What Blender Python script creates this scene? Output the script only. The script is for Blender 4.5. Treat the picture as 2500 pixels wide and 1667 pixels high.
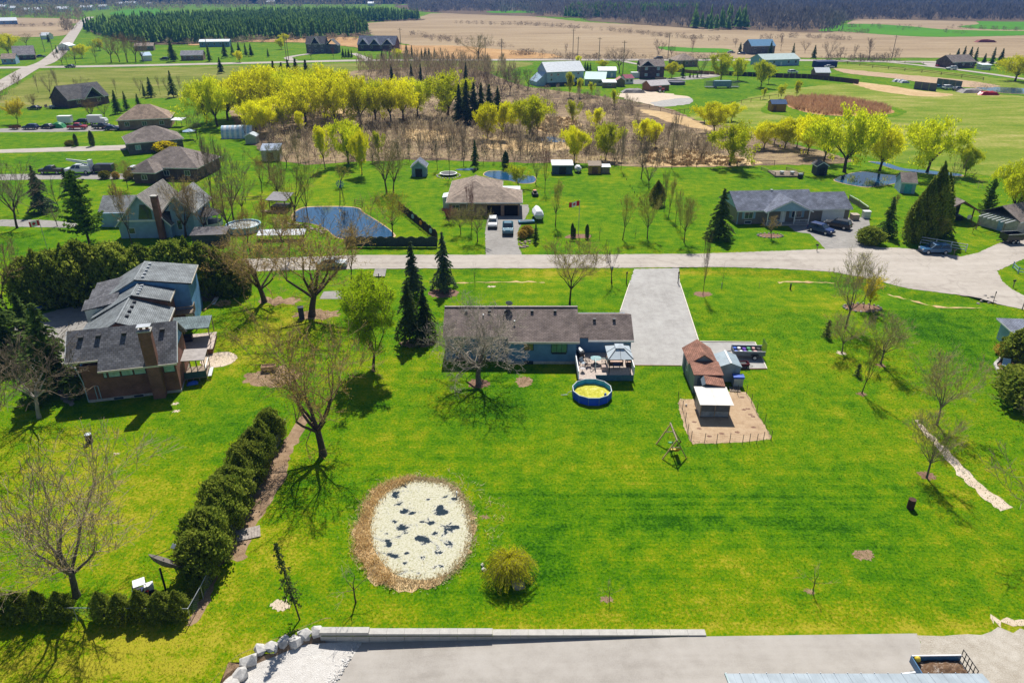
import bpy, bmesh, math, random
import numpy as np
from mathutils import Vector, Matrix
R = math.radians
for o in list(bpy.data.objects): bpy.data.objects.remove(o)
SC = bpy.context.scene
COL = SC.collection
# ------------------------------------------------------------------ camera
F_PX, CX, CY, CAM_H = 1760.0, 1250.0, 833.5, 40.0      # photo 2500 x 1667
TH = math.atan((CY + 35.0) / F_PX)                      # pitch below the horizon
cam = bpy.data.cameras.new('camera'); cam.sensor_width = 36.0; cam.sensor_fit = 'HORIZONTAL'
cam.lens = 36.0 * F_PX / 2500.0; cam.clip_start = 0.5; cam.clip_end = 40000.0
camo = bpy.data.objects.new('camera', cam); COL.objects.link(camo)
camo.location = (0, 0, CAM_H); camo.rotation_euler = (math.pi / 2 - TH, 0, 0)
SC.camera = camo
# ------------------------------------------------------------------ sky and sun
SUN_EL, SUN_AZ = R(53.0), R(1.5)                        # sun ahead of the camera, beyond the houses
W = bpy.data.worlds.new('World'); SC.world = W; W.use_nodes = True
nt = W.node_tree; nt.nodes.clear()
sky = nt.nodes.new('ShaderNodeTexSky'); sky.sky_type = 'NISHITA'; sky.sun_disc = False
sky.sun_elevation = SUN_EL; sky.sun_rotation = SUN_AZ; sky.altitude = 200; sky.dust_density = 0.6; sky.ozone_density = 1.6
bgn = nt.nodes.new('ShaderNodeBackground'); bgn.inputs['Strength'].default_value = 0.068
won = nt.nodes.new('ShaderNodeOutputWorld')
nt.links.new(sky.outputs[0], bgn.inputs[0]); nt.links.new(bgn.outputs[0], won.inputs[0])
sun = bpy.data.lights.new('sun', 'SUN'); sun.energy = 5.0; sun.angle = R(0.53); sun.color = (1.0, 0.955, 0.88)
suno = bpy.data.objects.new('sun', sun); COL.objects.link(suno)
sd = Vector((math.sin(SUN_AZ) * math.cos(SUN_EL), math.cos(SUN_AZ) * math.cos(SUN_EL), math.sin(SUN_EL)))
suno.rotation_euler = sd.to_track_quat('Z', 'Y').to_euler(); suno.location = (0, 200, 150)
SC.view_settings.view_transform = 'Standard'; SC.view_settings.look = 'None'
SC.view_settings.exposure = 0.42; SC.view_settings.gamma = 1.0; SC.view_settings.use_curve_mapping = False

# ------------------------------------------------------------------ picking points on the ground
_s, _c = math.sin(TH), math.cos(TH)
def ray(px, py):
    u, v = (px - CX) / F_PX, (py - CY) / F_PX
    return Vector((u, _c - v * _s, -_s - v * _c))
def G(px, py, z=0.0):
    d = ray(px, py); t = (z - CAM_H) / d.z
    return Vector((t * d.x, t * d.y, z))
def AT(px, py, Y):
    d = ray(px, py); t = Y / d.y
    return Vector((t * d.x, Y, CAM_H + t * d.z))
def frame2(a, b, z=0.0):
    A, B = G(*a, z), G(*b, z); return A, math.atan2(B.y - A.y, B.x - A.x), (B - A).length
K = 2500 / 2352.0

# ditches beside the road: (polyline in world metres, depth, half width)
DITCH = [([G(930, 670).xy, G(1250, 670).xy, G(1525, 674).xy], .28, 1.7),
         ([G(1668, 664).xy, G(1900, 672).xy, G(2010, 682).xy, G(2130, 705).xy, G(2230, 728).xy, G(2330, 738).xy, G(2395, 735).xy], .45, 1.6)]
def ditch_z(X, Y):
    X = np.asarray(X, float); Y = np.asarray(Y, float); z = np.zeros(np.broadcast(X, Y).shape)
    for pl, dep, w in DITCH:
        best = np.full(z.shape, 1e9)
        for a, b in zip(pl[:-1], pl[1:]):
            ab = b - a; L2 = ab.length_squared
            t = np.clip(((X - a.x) * ab.x + (Y - a.y) * ab.y) / L2, 0, 1)
            best = np.minimum(best, np.hypot(X - a.x - t * ab.x, Y - a.y - t * ab.y))
        z = np.minimum(z, -dep * np.exp(-(best / w) ** 2))
    return z
def gz(x, y): return float(ditch_z(x, y))
def GG(px, py):
    p = G(px, py); p.z = gz(p.x, p.y); return p

# ------------------------------------------------------------------ mesh helpers
def uv_box(me):
    nl = len(me.loops)
    if not nl: return
    vi = np.empty(nl, np.int32); me.loops.foreach_get('vertex_index', vi)
    co = np.empty(len(me.vertices) * 3, np.float32); me.vertices.foreach_get('co', co); co = co.reshape(-1, 3)
    nf = len(me.polygons); nm = np.empty(nf * 3, np.float32); me.polygons.foreach_get('normal', nm); nm = nm.reshape(-1, 3)
    lt = np.empty(nf, np.int32); me.polygons.foreach_get('loop_total', lt)
    n = np.repeat(nm, lt, axis=0); p = co[vi]
    u = np.stack([-n[:, 1], n[:, 0], np.zeros(nl)], 1); l = np.linalg.norm(u, axis=1)
    flat = l < 1e-3; u[flat] = (1, 0, 0); l[flat] = 1; u /= l[:, None]
    v = np.cross(n, u)
    uv = np.stack([(p * u).sum(1), (p * v).sum(1)], 1).astype(np.float32)
    lay = me.uv_layers.new(name='UVMap'); lay.data.foreach_set('uv', uv.ravel())

def np_mesh(name, V, Fc, smooth=False, uv=False):
    V = np.asarray(V, np.float32); Fc = np.asarray(Fc, np.int32); k = Fc.shape[1]
    me = bpy.data.meshes.new(name)
    me.vertices.add(len(V)); me.vertices.foreach_set('co', V.ravel())
    me.loops.add(Fc.size); me.loops.foreach_set('vertex_index', Fc.ravel())
    me.polygons.add(len(Fc)); me.polygons.foreach_set('loop_start', np.arange(len(Fc), dtype=np.int32) * k)
    me.update(calc_edges=True)
    if smooth: me.polygons.foreach_set('use_smooth', np.ones(len(Fc), bool))
    if uv: uv_box(me)
    return me

def link(name, me, mat=None, parent=None):
    o = bpy.data.objects.new(name, me); COL.objects.link(o)
    if me is not None and mat is not None and not me.materials: me.materials.append(mat)
    if parent is not None: o.parent = parent
    return o
def setmat(o, mat):
    if not o.data.materials: o.data.materials.append(mat)
    o.material_slots[0].link = 'OBJECT'; o.material_slots[0].material = mat

class MB:
    def __init__(s): s.v = []; s.f = []
    def add(s, vs, fs):
        o = len(s.v); s.v += [tuple(v) for v in vs]; s.f += [tuple(i + o for i in f) for f in fs]; return s
    def box(s, x0, y0, z0, x1, y1, z1):
        return s.add([(x0,y0,z0),(x1,y0,z0),(x1,y1,z0),(x0,y1,z0),(x0,y0,z1),(x1,y0,z1),(x1,y1,z1),(x0,y1,z1)],
                     [(0,3,2,1),(4,5,6,7),(0,1,5,4),(1,2,6,5),(2,3,7,6),(3,0,4,7)])
    def cbox(s, x, y, z, w, d, h): return s.box(x-w/2, y-d/2, z, x+w/2, y+d/2, z+h)
    def bar(s, a, b, w, h=None):
        a, b = Vector(a), Vector(b); h = h or w; d = (b - a).normalized()
        u = d.cross(Vector((0,0,1))); u = Vector((1,0,0)) if u.length < 1e-4 else u.normalized()
        v = u.cross(d); u *= w/2; v *= h/2
        return s.add([a-u-v,a+u-v,a+u+v,a-u+v,b-u-v,b+u-v,b+u+v,b-u+v],
                     [(0,3,2,1),(4,5,6,7),(0,1,5,4),(1,2,6,5),(2,3,7,6),(3,0,4,7)])
    def tube(s, pts, rs, n=6, cap=True):
        pts = [Vector(p) for p in pts]; rs = rs if hasattr(rs, '__len__') else [rs]*len(pts)
        vs = []; fs = []
        for i, p in enumerate(pts):
            d = (pts[min(i+1, len(pts)-1)] - pts[max(i-1, 0)]).normalized()
            u = d.cross(Vector((0,0,1))); u = Vector((1,0,0)) if u.length < 1e-3 else u.normalized(); w = d.cross(u)
            for k in range(n):
                a = 2*math.pi*k/n; vs.append(p + (u*math.cos(a) + w*math.sin(a))*rs[i])
        for i in range(len(pts)-1):
            for k in range(n):
                k2 = (k+1) % n; fs.append((i*n+k, i*n+k2, (i+1)*n+k2, (i+1)*n+k))
        if cap: fs.append(tuple(range(n-1, -1, -1))); fs.append(tuple(range((len(pts)-1)*n, len(pts)*n)))
        return s.add(vs, fs)
    def lathe(s, prof, n=12, c=(0,0), close=True):
        vs = []; fs = []
        for r, z in prof:
            for k in range(n):
                a = 2*math.pi*k/n; vs.append((c[0]+r*math.cos(a), c[1]+r*math.sin(a), z))
        m = len(prof)
        for i in range(m-1):
            for k in range(n):
                k2 = (k+1) % n; fs.append((i*n+k, i*n+k2, (i+1)*n+k2, (i+1)*n+k))
        if close: fs.append(tuple(range(n-1,-1,-1))); fs.append(tuple(range((m-1)*n, m*n)))
        return s.add(vs, fs)
    def prism(s, poly, z0, z1):
        n = len(poly)
        vs = [(p[0],p[1],z0) for p in poly] + [(p[0],p[1],z1) for p in poly]
        return s.add(vs, [tuple(range(n-1,-1,-1)), tuple(range(n,2*n))] + [(i,(i+1)%n,(i+1)%n+n,i+n) for i in range(n)])
    def extr_x(s, prof, x0, x1):       # profile in (y,z) pushed along x
        n = len(prof)
        vs = [(x0,p[0],p[1]) for p in prof] + [(x1,p[0],p[1]) for p in prof]
        return s.add(vs, [tuple(range(n-1,-1,-1)), tuple(range(n,2*n))] + [(i,(i+1)%n,(i+1)%n+n,i+n) for i in range(n)])
    def extr_y(s, prof, y0, y1):       # profile in (x,z) pushed along y
        n = len(prof)
        vs = [(p[0],y0,p[1]) for p in prof] + [(p[0],y1,p[1]) for p in prof]
        return s.add(vs, [tuple(range(n)), tuple(range(2*n-1,n-1,-1))] + [(i,i+n,(i+1)%n+n,(i+1)%n) for i in range(n)])
    def slab(s, quad, t):              # quad (top, counter-clockwise from above) with thickness t below
        q = [Vector(p) for p in quad]; n = len(q)
        nn = (q[1]-q[0]).cross(q[-1]-q[0]).normalized()
        if nn.z < 0: q.reverse(); nn = -nn
        b = [p - nn*t for p in q]
        return s.add(q + b, [tuple(range(n)), tuple(range(2*n-1,n-1,-1))] + [(i,i+n,(i+1)%n+n,(i+1)%n) for i in range(n)])
    def build(s, name, mat, parent=None, smooth=False, uv=True, fixn=True):
        me = bpy.data.meshes.new(name); me.from_pydata(s.v, [], s.f)
        if fixn:
            bm = bmesh.new(); bm.from_mesh(me); bmesh.ops.recalc_face_normals(bm, faces=bm.faces); bm.to_mesh(me); bm.free()
        me.update()
        if smooth: me.polygons.foreach_set('use_smooth', [True]*len(me.polygons))
        if uv: uv_box(me)
        me.materials.append(mat)
        return link(name, me, None, parent)

def tag(o, label=None, cat=None, group=None, kind=None):
    if label: o['label'] = label
    if cat: o['category'] = cat
    if group: o['group'] = group
    if kind: o['kind'] = kind
    return o
def thing(name, label, cat, loc=(0,0,0), rz=0.0, group=None, sc=1.0):
    o = bpy.data.objects.new(name, None); COL.objects.link(o); o.empty_display_size = .3
    o.location = loc; o.rotation_euler = (0, 0, rz); o.scale = (sc, sc, sc) if not hasattr(sc, '__len__') else sc
    return tag(o, label, cat, group)
def copy_tree(o, parent=None):
    c = o.copy(); COL.objects.link(c)
    if parent is not None: c.parent = parent
    for ch in o.children: copy_tree(ch, c)
    return c

# ------------------------------------------------------------------ materials
MATS = {}
def nodes_of(m): return m.node_tree.nodes, m.node_tree.links
def ramp(n, fac, stops):
    r = n.new('ShaderNodeValToRGB'); e = r.color_ramp.elements
    while len(e) < len(stops): e.new(0.5)
    for el, (p, c) in zip(e, stops): el.position = p; el.color = (*c, 1)
    return r
def M(name, col, rough=.85, var=.18, scale=2.0, bump=0.0, bscale=30.0, metal=0.0, spec=.35, col2=None, rnd=0.0, emit=None):
    if name in MATS: return MATS[name]
    m = bpy.data.materials.new(name); m.use_nodes = True; n, l = nodes_of(m); b = n['Principled BSDF']
    b.inputs['Roughness'].default_value = rough; b.inputs['Metallic'].default_value = metal
    b.inputs['Specular IOR Level'].default_value = spec
    c2 = col2 or tuple(min(1, x*(1-var*1.6)) for x in col); c1 = tuple(min(1, x*(1+var)) for x in col)
    g = n.new('ShaderNodeNewGeometry'); t = n.new('ShaderNodeTexNoise'); t.inputs['Scale'].default_value = scale
    t.inputs['Detail'].default_value = 6; t.inputs['Roughness'].default_value = .65
    l.new(g.outputs['Position'], t.inputs['Vector'])
    r = ramp(n, None, [(.3, c2), (.7, c1)]); l.new(t.outputs['Fac'], r.inputs['Fac'])
    out = r.outputs['Color']
    if rnd:
        oi = n.new('ShaderNodeObjectInfo'); hs = n.new('ShaderNodeHueSaturation'); mr = n.new('ShaderNodeMapRange')
        mr.inputs['To Min'].default_value = 1-rnd; mr.inputs['To Max'].default_value = 1+rnd
        l.new(oi.outputs['Random'], mr.inputs['Value']); l.new(mr.outputs[0], hs.inputs['Value']); l.new(out, hs.inputs['Color']); out = hs.outputs['Color']
    l.new(out, b.inputs['Base Color'])
    if bump:
        t2 = n.new('ShaderNodeTexNoise'); t2.inputs['Scale'].default_value = bscale; t2.inputs['Detail'].default_value = 4
        l.new(g.outputs['Position'], t2.inputs['Vector'])
        bp = n.new('ShaderNodeBump'); bp.inputs['Strength'].default_value = bump; bp.inputs['Distance'].default_value = .03
        l.new(t2.outputs['Fac'], bp.inputs['Height']); l.new(bp.outputs[0], b.inputs['Normal'])
    MATS[name] = m; return m
def MBRICK(name, c1, c2, mortar, bw=.23, rh=.075, ms=.012, rough=.9, stain=.35):
    if name in MATS: return MATS[name]
    m = bpy.data.materials.new(name); m.use_nodes = True; n, l = nodes_of(m); b = n['Principled BSDF']
    b.inputs['Roughness'].default_value = rough; b.inputs['Specular IOR Level'].default_value = .25
    uv = n.new('ShaderNodeUVMap'); t = n.new('ShaderNodeTexBrick')
    t.inputs['Color1'].default_value = (*c1,1); t.inputs['Color2'].default_value = (*c2,1); t.inputs['Mortar'].default_value = (*mortar,1)
    t.inputs['Scale'].default_value = 1; t.inputs['Brick Width'].default_value = bw; t.inputs['Row Height'].default_value = rh
    t.inputs['Mortar Size'].default_value = ms; t.inputs['Bias'].default_value = 0
    l.new(uv.outputs[0], t.inputs['Vector'])
    g = n.new('ShaderNodeNewGeometry'); ns = n.new('ShaderNodeTexNoise'); ns.inputs['Scale'].default_value = .8; ns.inputs['Detail'].default_value = 5
    l.new(g.outputs['Position'], ns.inputs['Vector'])
    mr = n.new('ShaderNodeMapRange'); mr.inputs['From Min'].default_value = .3; mr.inputs['From Max'].default_value = .7
    mr.inputs['To Min'].default_value = 1-stain; mr.inputs['To Max'].default_value = 1+stain*.6; l.new(ns.outputs['Fac'], mr.inputs['Value'])
    hs = n.new('ShaderNodeHueSaturation'); l.new(t.outputs['Color'], hs.inputs['Color']); l.new(mr.outputs[0], hs.inputs['Value'])
    l.new(hs.outputs['Color'], b.inputs['Base Color'])
    bp = n.new('ShaderNodeBump'); bp.inputs['Strength'].default_value = .5; bp.inputs['Distance'].default_value = .02; bp.invert = True
    l.new(t.outputs['Fac'], bp.inputs['Height']); l.new(bp.outputs[0], b.inputs['Normal'])
    MATS[name] = m; return m
def MSHINGLE(name, c, k=.75, rough=.9, rh=.2): return MBRICK(name, tuple(x*1.12 for x in c), tuple(x*k for x in c), tuple(x*.45 for x in c), bw=.4, rh=rh, ms=.022, rough=rough)
def MLINES(name, c, pitch, dark=.6, axis='v', rough=.6, metal=0., width=.08, spec=.4):
    """siding laps / metal ribs: shallow grooves every pitch metres along the u or v of the face"""
    if name in MATS: return MATS[name]
    m = bpy.data.materials.new(name); m.use_nodes = True; n, l = nodes_of(m); b = n['Principled BSDF']
    b.inputs['Roughness'].default_value = rough; b.inputs['Metallic'].default_value = metal; b.inputs['Specular IOR Level'].default_value = spec
    uv = n.new('ShaderNodeUVMap'); sx = n.new('ShaderNodeSeparateXYZ'); l.new(uv.outputs[0], sx.inputs[0])
    d = n.new('ShaderNodeMath'); d.operation = 'DIVIDE'; d.inputs[1].default_value = pitch; l.new(sx.outputs['Y' if axis == 'v' else 'X'], d.inputs[0])
    fr = n.new('ShaderNodeMath'); fr.operation = 'FRACT'; l.new(d.outputs[0], fr.inputs[0])
    lt = n.new('ShaderNodeMath'); lt.operation = 'LESS_THAN'; lt.inputs[1].default_value = width; l.new(fr.outputs[0], lt.inputs[0])
    g = n.new('ShaderNodeNewGeometry'); ns = n.new('ShaderNodeTexNoise'); ns.inputs['Scale'].default_value = 1.2; ns.inputs['Detail'].default_value = 6
    l.new(g.outputs['Position'], ns.inputs['Vector'])
    r = ramp(n, None, [(.3, tuple(x*.82 for x in c)), (.7, tuple(min(1, x*1.1) for x in c))]); l.new(ns.outputs['Fac'], r.inputs['Fac'])
    mx = n.new('ShaderNodeMix'); mx.data_type = 'RGBA'; l.new(lt.outputs[0], mx.inputs[0]); l.new(r.outputs[0], mx.inputs[6]); mx.inputs[7].default_value = (*(x*dark for x in c), 1)
    l.new(mx.outputs[2], b.inputs['Base Color'])
    bp = n.new('ShaderNodeBump'); bp.inputs['Strength'].default_value = .6; bp.inputs['Distance'].default_value = .02; l.new(fr.outputs[0], bp.inputs['Height']); l.new(bp.outputs[0], b.inputs['Normal'])
    MATS[name] = m; return m
def MLEAF(name, c1, c2, trans=.45, rnd=.12, scale=.35):
    """leaf faces: colour differs leaf by leaf, light comes through"""
    if name in MATS: return MATS[name]
    m = bpy.data.materials.new(name); m.use_nodes = True; n, l = nodes_of(m); n.remove(n['Principled BSDF'])
    g = n.new('ShaderNodeNewGeometry'); r = ramp(n, None, [(.0, c1), (1., c2)])
    ns = n.new('ShaderNodeTexNoise'); ns.inputs['Scale'].default_value = scale; l.new(g.outputs['Position'], ns.inputs['Vector'])
    mx = n.new('ShaderNodeMath'); mx.operation = 'MULTIPLY_ADD'; mx.inputs[1].default_value = .6; l.new(g.outputs['Random Per Island'], mx.inputs[0])
    sb = n.new('ShaderNodeMath'); sb.operation = 'MULTIPLY_ADD'; sb.inputs[1].default_value = 1.2; sb.inputs[2].default_value = -.4; l.new(ns.outputs['Fac'], sb.inputs[0])
    l.new(sb.outputs[0], mx.inputs[2]); l.new(mx.outputs[0], r.inputs['Fac'])
    oi = n.new('ShaderNodeObjectInfo'); hs = n.new('ShaderNodeHueSaturation'); mr = n.new('ShaderNodeMapRange')
    mr.inputs['To Min'].default_value = 1-rnd; mr.inputs['To Max'].default_value = 1+rnd
    l.new(oi.outputs['Random'], mr.inputs['Value']); l.new(mr.outputs[0], hs.inputs['Value']); l.new(r.outputs['Color'], hs.inputs['Color'])
    d = n.new('ShaderNodeBsdfDiffuse'); t = n.new('ShaderNodeBsdfTranslucent'); a = n.new('ShaderNodeMixShader'); a.inputs[0].default_value = trans
    l.new(hs.outputs[0], d.inputs[0]); l.new(hs.outputs[0], t.inputs[0]); l.new(d.outputs[0], a.inputs[1]); l.new(t.outputs[0], a.inputs[2])
    l.new(a.outputs[0], n['Material Output'].inputs[0])
    MATS[name] = m; return m
def MGLASS(name, c=(.02,.03,.04), rough=.05, spec=.8):
    if name in MATS: return MATS[name]
    return M(name, c, rough=rough, var=.3, scale=1.5, spec=spec)

def MGROUND(name, stops, big=.05, mid=.5, fine=9.0, w=(.55,.3,.25), bump=.5, streak=None, attr=None, mow=False, crack=0., rough=.95, bdist=.05, stretch=(1,1,1)):
    """ground cover: three sizes of noise over a colour ramp; streak=(scale_x, scale_y, strength) adds mowing lines"""
    m = bpy.data.materials.new(name); m.use_nodes = True; n, l = nodes_of(m); b = n['Principled BSDF']
    b.inputs['Roughness'].default_value = rough; b.inputs['Specular IOR Level'].default_value = .04
    g = n.new('ShaderNodeNewGeometry'); mp = n.new('ShaderNodeMapping'); mp.inputs['Scale'].default_value = stretch; l.new(g.outputs['Position'], mp.inputs[0]); acc = None
    def term(sc, wt, vec, det=5, dis=0.):
        nonlocal acc
        t = n.new('ShaderNodeTexNoise'); t.inputs['Scale'].default_value = sc; t.inputs['Detail'].default_value = det; t.inputs['Roughness'].default_value = .6
        t.inputs['Distortion'].default_value = dis
        l.new(vec, t.inputs['Vector'])
        k = n.new('ShaderNodeMath'); k.operation = 'MULTIPLY_ADD'; k.inputs[1].default_value = wt*2; k.inputs[2].default_value = -wt; l.new(t.outputs['Fac'], k.inputs[0])
        if acc is None: acc = k.outputs[0]
        else:
            s = n.new('ShaderNodeMath'); l.new(acc, s.inputs[0]); l.new(k.outputs[0], s.inputs[1]); acc = s.outputs[0]
        return t
    term(big, w[0], mp.outputs[0], 4, .6); term(mid, w[1], mp.outputs[0]); tf = term(fine, w[2], g.outputs['Position'], 8)
    if streak:
        m2 = n.new('ShaderNodeMapping'); m2.inputs['Scale'].default_value = (streak[0], streak[1], 1); l.new(g.outputs['Position'], m2.inputs[0]); term(1.0, streak[2], m2.outputs[0], 3)
    if mow:
        m3 = n.new('ShaderNodeMapping'); m3.inputs['Scale'].default_value = (.02,1.9,1); m3.inputs['Rotation'].default_value = (0,0,.02); l.new(g.outputs['Position'], m3.inputs[0])
        t3 = n.new('ShaderNodeTexNoise'); t3.inputs['Scale'].default_value = 1.; t3.inputs['Detail'].default_value = 2; l.new(m3.outputs[0], t3.inputs['Vector'])
        k3 = n.new('ShaderNodeMath'); k3.operation = 'SUBTRACT'; k3.inputs[1].default_value = .5; l.new(t3.outputs['Fac'], k3.inputs[0])
        a3 = n.new('ShaderNodeAttribute'); a3.attribute_name = 'mow'; p3 = n.new('ShaderNodeMath'); p3.operation = 'MULTIPLY'; l.new(k3.outputs[0], p3.inputs[0]); l.new(a3.outputs['Fac'], p3.inputs[1])
        s3 = n.new('ShaderNodeMath'); l.new(acc, s3.inputs[0]); l.new(p3.outputs[0], s3.inputs[1]); acc = s3.outputs[0]
    if attr:
        at = n.new('ShaderNodeAttribute'); at.attribute_name = attr; s = n.new('ShaderNodeMath'); l.new(acc, s.inputs[0]); l.new(at.outputs['Fac'], s.inputs[1]); acc = s.outputs[0]
    a = n.new('ShaderNodeMath'); a.inputs[1].default_value = .5; l.new(acc, a.inputs[0])
    r = ramp(n, None, stops); l.new(a.outputs[0], r.inputs['Fac']); colr = r.outputs['Color']
    if crack:
        nz = n.new('ShaderNodeTexNoise'); nz.inputs['Scale'].default_value = .8; nz.inputs['Detail'].default_value = 4; l.new(g.outputs['Position'], nz.inputs['Vector'])
        mv = n.new('ShaderNodeVectorMath'); mv.operation = 'MULTIPLY_ADD'; mv.inputs[1].default_value = (2.2,2.2,0); l.new(nz.outputs['Color'], mv.inputs[0]); l.new(g.outputs['Position'], mv.inputs[2])
        vo = n.new('ShaderNodeTexVoronoi'); vo.feature = 'DISTANCE_TO_EDGE'; vo.inputs['Scale'].default_value = crack; l.new(mv.outputs[0], vo.inputs['Vector'])
        mr = n.new('ShaderNodeMapRange'); mr.inputs['From Max'].default_value = .02; mr.inputs['To Min'].default_value = .86; mr.inputs['To Max'].default_value = 1.; l.new(vo.outputs['Distance'], mr.inputs['Value'])
        hs = n.new('ShaderNodeHueSaturation'); l.new(colr, hs.inputs['Color']); l.new(mr.outputs[0], hs.inputs['Value']); colr = hs.outputs['Color']
    l.new(colr, b.inputs['Base Color'])
    bp = n.new('ShaderNodeBump'); bp.inputs['Strength'].default_value = bump; bp.inputs['Distance'].default_value = bdist
    l.new(tf.outputs['Fac'], bp.inputs['Height']); l.new(bp.outputs[0], b.inputs['Normal'])
    MATS[name] = m; return m
# ------------------------------------------------------------------ ground materials
LAWN = MGROUND('lawn', [(.05,(.015,.072,.001)),(.30,(.050,.148,.001)),(.54,(.098,.192,.001)),(.75,(.172,.220,.002)),(.98,(.30,.275,.02))], big=.08, mid=.6, fine=4.2, w=(.40,.56,.74), streak=(.05,.9,.16), bump=.7, bdist=.06, attr='dry', mow=True)
LAWN_DRY = MGROUND('dry lawn', [(.1,(.090,.190,.006)),(.45,(.190,.270,.010)),(.72,(.300,.310,.025)),(.95,(.36,.31,.07))], big=.06, mid=.7, fine=7., w=(.5,.4,.4), bump=.7, bdist=.06)
MEADOW = MGROUND('meadow', [(.1,(.090,.170,.010)),(.42,(.165,.220,.020)),(.66,(.270,.270,.06)),(.9,(.40,.34,.14))], big=.025, mid=.14, fine=1.2, w=(.55,.55,.5), bump=.4, stretch=(.6,1.6,1))
OLIVE = MGROUND('olive meadow', [(.1,(.090,.125,.012)),(.5,(.165,.190,.030)),(.9,(.29,.25,.09))], big=.025, mid=.15, fine=1.0, w=(.55,.55,.5), bump=.3, stretch=(.6,1.6,1))
MARSH = MGROUND('marsh floor', [(.05,(.060,.045,.030)),(.35,(.135,.098,.066)),(.55,(.250,.180,.110)),(.75,(.36,.27,.155)),(.95,(.19,.20,.05))], big=.045, mid=.3, fine=2., w=(.55,.5,.45), bump=.8, bdist=.2, stretch=(.7,1.4,1))
STRAW = MGROUND('dry straw', [(.1,(.30,.19,.09)),(.5,(.50,.35,.18)),(.9,(.62,.49,.29))], big=.08, mid=.6, fine=3., w=(.4,.4,.4), bump=.8, bdist=.1)
RUST = MGROUND('rust grass', [(.1,(.22,.12,.05)),(.5,(.42,.25,.11)),(.9,(.55,.37,.19))], big=.03, mid=.3, fine=1., w=(.4,.4,.4), bump=.6, bdist=.1)
FIELD = MGROUND('stubble field', [(.05,(.19,.135,.075)),(.45,(.305,.225,.135)),(.9,(.40,.31,.195))], big=.006, mid=.04, fine=.4, w=(.55,.5,.4), streak=(.01,.12,.25), bump=.3, stretch=(.5,2.,1))
CROP = MGROUND('green crop', [(.1,(.045,.17,.006)),(.7,(.08,.23,.008)),(1.,(.25,.27,.08))], big=.01, mid=.06, fine=.4, w=(.4,.3,.2), bump=.2)
ROAD = MGROUND('old asphalt', [(.1,(.29,.255,.22)),(.5,(.40,.358,.31)),(.9,(.48,.435,.385))], big=.12, mid=.9, fine=14., w=(.4,.35,.35), streak=(.02,.6,.45), bump=.15, rough=.9, crack=.12)
GRAVEL = MGROUND('grey gravel', [(.1,(.25,.238,.222)),(.5,(.365,.352,.333)),(.9,(.46,.448,.425))], big=.2, mid=1.2, fine=14., w=(.45,.35,.55), streak=(.9,.06,.2), bump=.8, bdist=.04)
DRIVE = MGROUND('grey driveway', [(.1,(.20,.185,.17)),(.5,(.28,.265,.245)),(.9,(.36,.34,.315))], big=.2, mid=1.2, fine=9., w=(.4,.4,.4), bump=.3, crack=.2)
PADM = MGROUND('paved yard', [(.1,(.28,.255,.225)),(.5,(.36,.332,.297)),(.9,(.41,.38,.345))], big=.2, mid=1.0, fine=12., w=(.5,.4,.35), streak=(.08,.8,.4), bump=.08, rough=.85)
DIRT = MGROUND('bare dirt', [(.1,(.26,.17,.10)),(.5,(.42,.30,.19)),(.9,(.52,.40,.27))], big=.3, mid=1.5, fine=9., w=(.4,.4,.35), bump=.7)
SAND = MGROUND('pale sand', [(.1,(.42,.33,.24)),(.5,(.56,.46,.35)),(.9,(.66,.57,.46))], big=.4, mid=2., fine=14., w=(.35,.35,.35), bump=.4)
PGRAV = MGROUND('pale gravel', [(.1,(.27,.23,.18)),(.5,(.40,.36,.30)),(.9,(.52,.48,.42))], big=.3, mid=1.5, fine=12., w=(.4,.4,.5), bump=.7)
MULCH = MGROUND('bark mulch', [(.1,(.10,.05,.035)),(.5,(.22,.13,.09)),(.9,(.36,.25,.18))], big=.8, mid=4., fine=18., w=(.3,.3,.5), bump=.9)
LITTER = MGROUND('leaf litter', [(.1,(.10,.065,.04)),(.5,(.27,.18,.11)),(.9,(.42,.31,.21))], big=.5, mid=2., fine=14., w=(.35,.4,.5), bump=.9)
WOODFLOOR = MGROUND('wood floor', [(.1,(.06,.045,.03)),(.6,(.14,.10,.06)),(1.,(.22,.16,.09))], big=.02, mid=.2, fine=1., bump=.4)

# ------------------------------------------------------------------ the sheet of ground
PADY = G(1250, 1544).y                                   # line of the retaining wall
PAD_L, PAD_R = G(784, 1540).x, G(1722, 1545).x
def pad_z(x):                                            # the yard below the wall climbs to lawn level at its right end
    t = min(1, max(0, (x - PAD_L) / (PAD_R - 1.5 - PAD_L))); return -.75 + .756 * t
def axis_pts(lo, a, b, hi, step, g=1.16):
    mid = list(np.arange(a, b + step*.5, step)); up = []; d = step; x = b
    while x < hi: d *= g; x += d; up.append(x)
    dn = []; d = step; x = a
    while x > lo: d *= g; x -= d; dn.append(x)
    return np.array(dn[::-1] + mid + up)
xs = axis_pts(-16000, -60, 84, 16000, .7); ys = axis_pts(-400, 27, 128, 26000, .7)
XX, YY = np.meshgrid(xs, ys); ZZ = ditch_z(XX, YY)
V = np.stack([XX.ravel(), YY.ravel(), ZZ.ravel()], 1); nx = len(xs)
ii, jj = np.meshgrid(np.arange(len(ys)-1), np.arange(nx-1), indexing='ij')
q = np.stack([ii*nx+jj, ii*nx+jj+1, (ii+1)*nx+jj+1, (ii+1)*nx+jj], -1).reshape(-1, 4)
qc = V[q].mean(1)
def boulder_line(x):                                     # far edge of the stone bed left of the wall
    return PADY + .2 - max(0, (PAD_L - x)) * .62 - max(0, PAD_L - 5.2 - x) * 1.6
cut = np.array([(PAD_R - 1.2 > c[0] > PAD_L - 8 and c[1] < (PADY - .15 if c[0] > PAD_L else boulder_line(c[0]) + .25)) and c[1] > -60 for c in qc])
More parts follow.
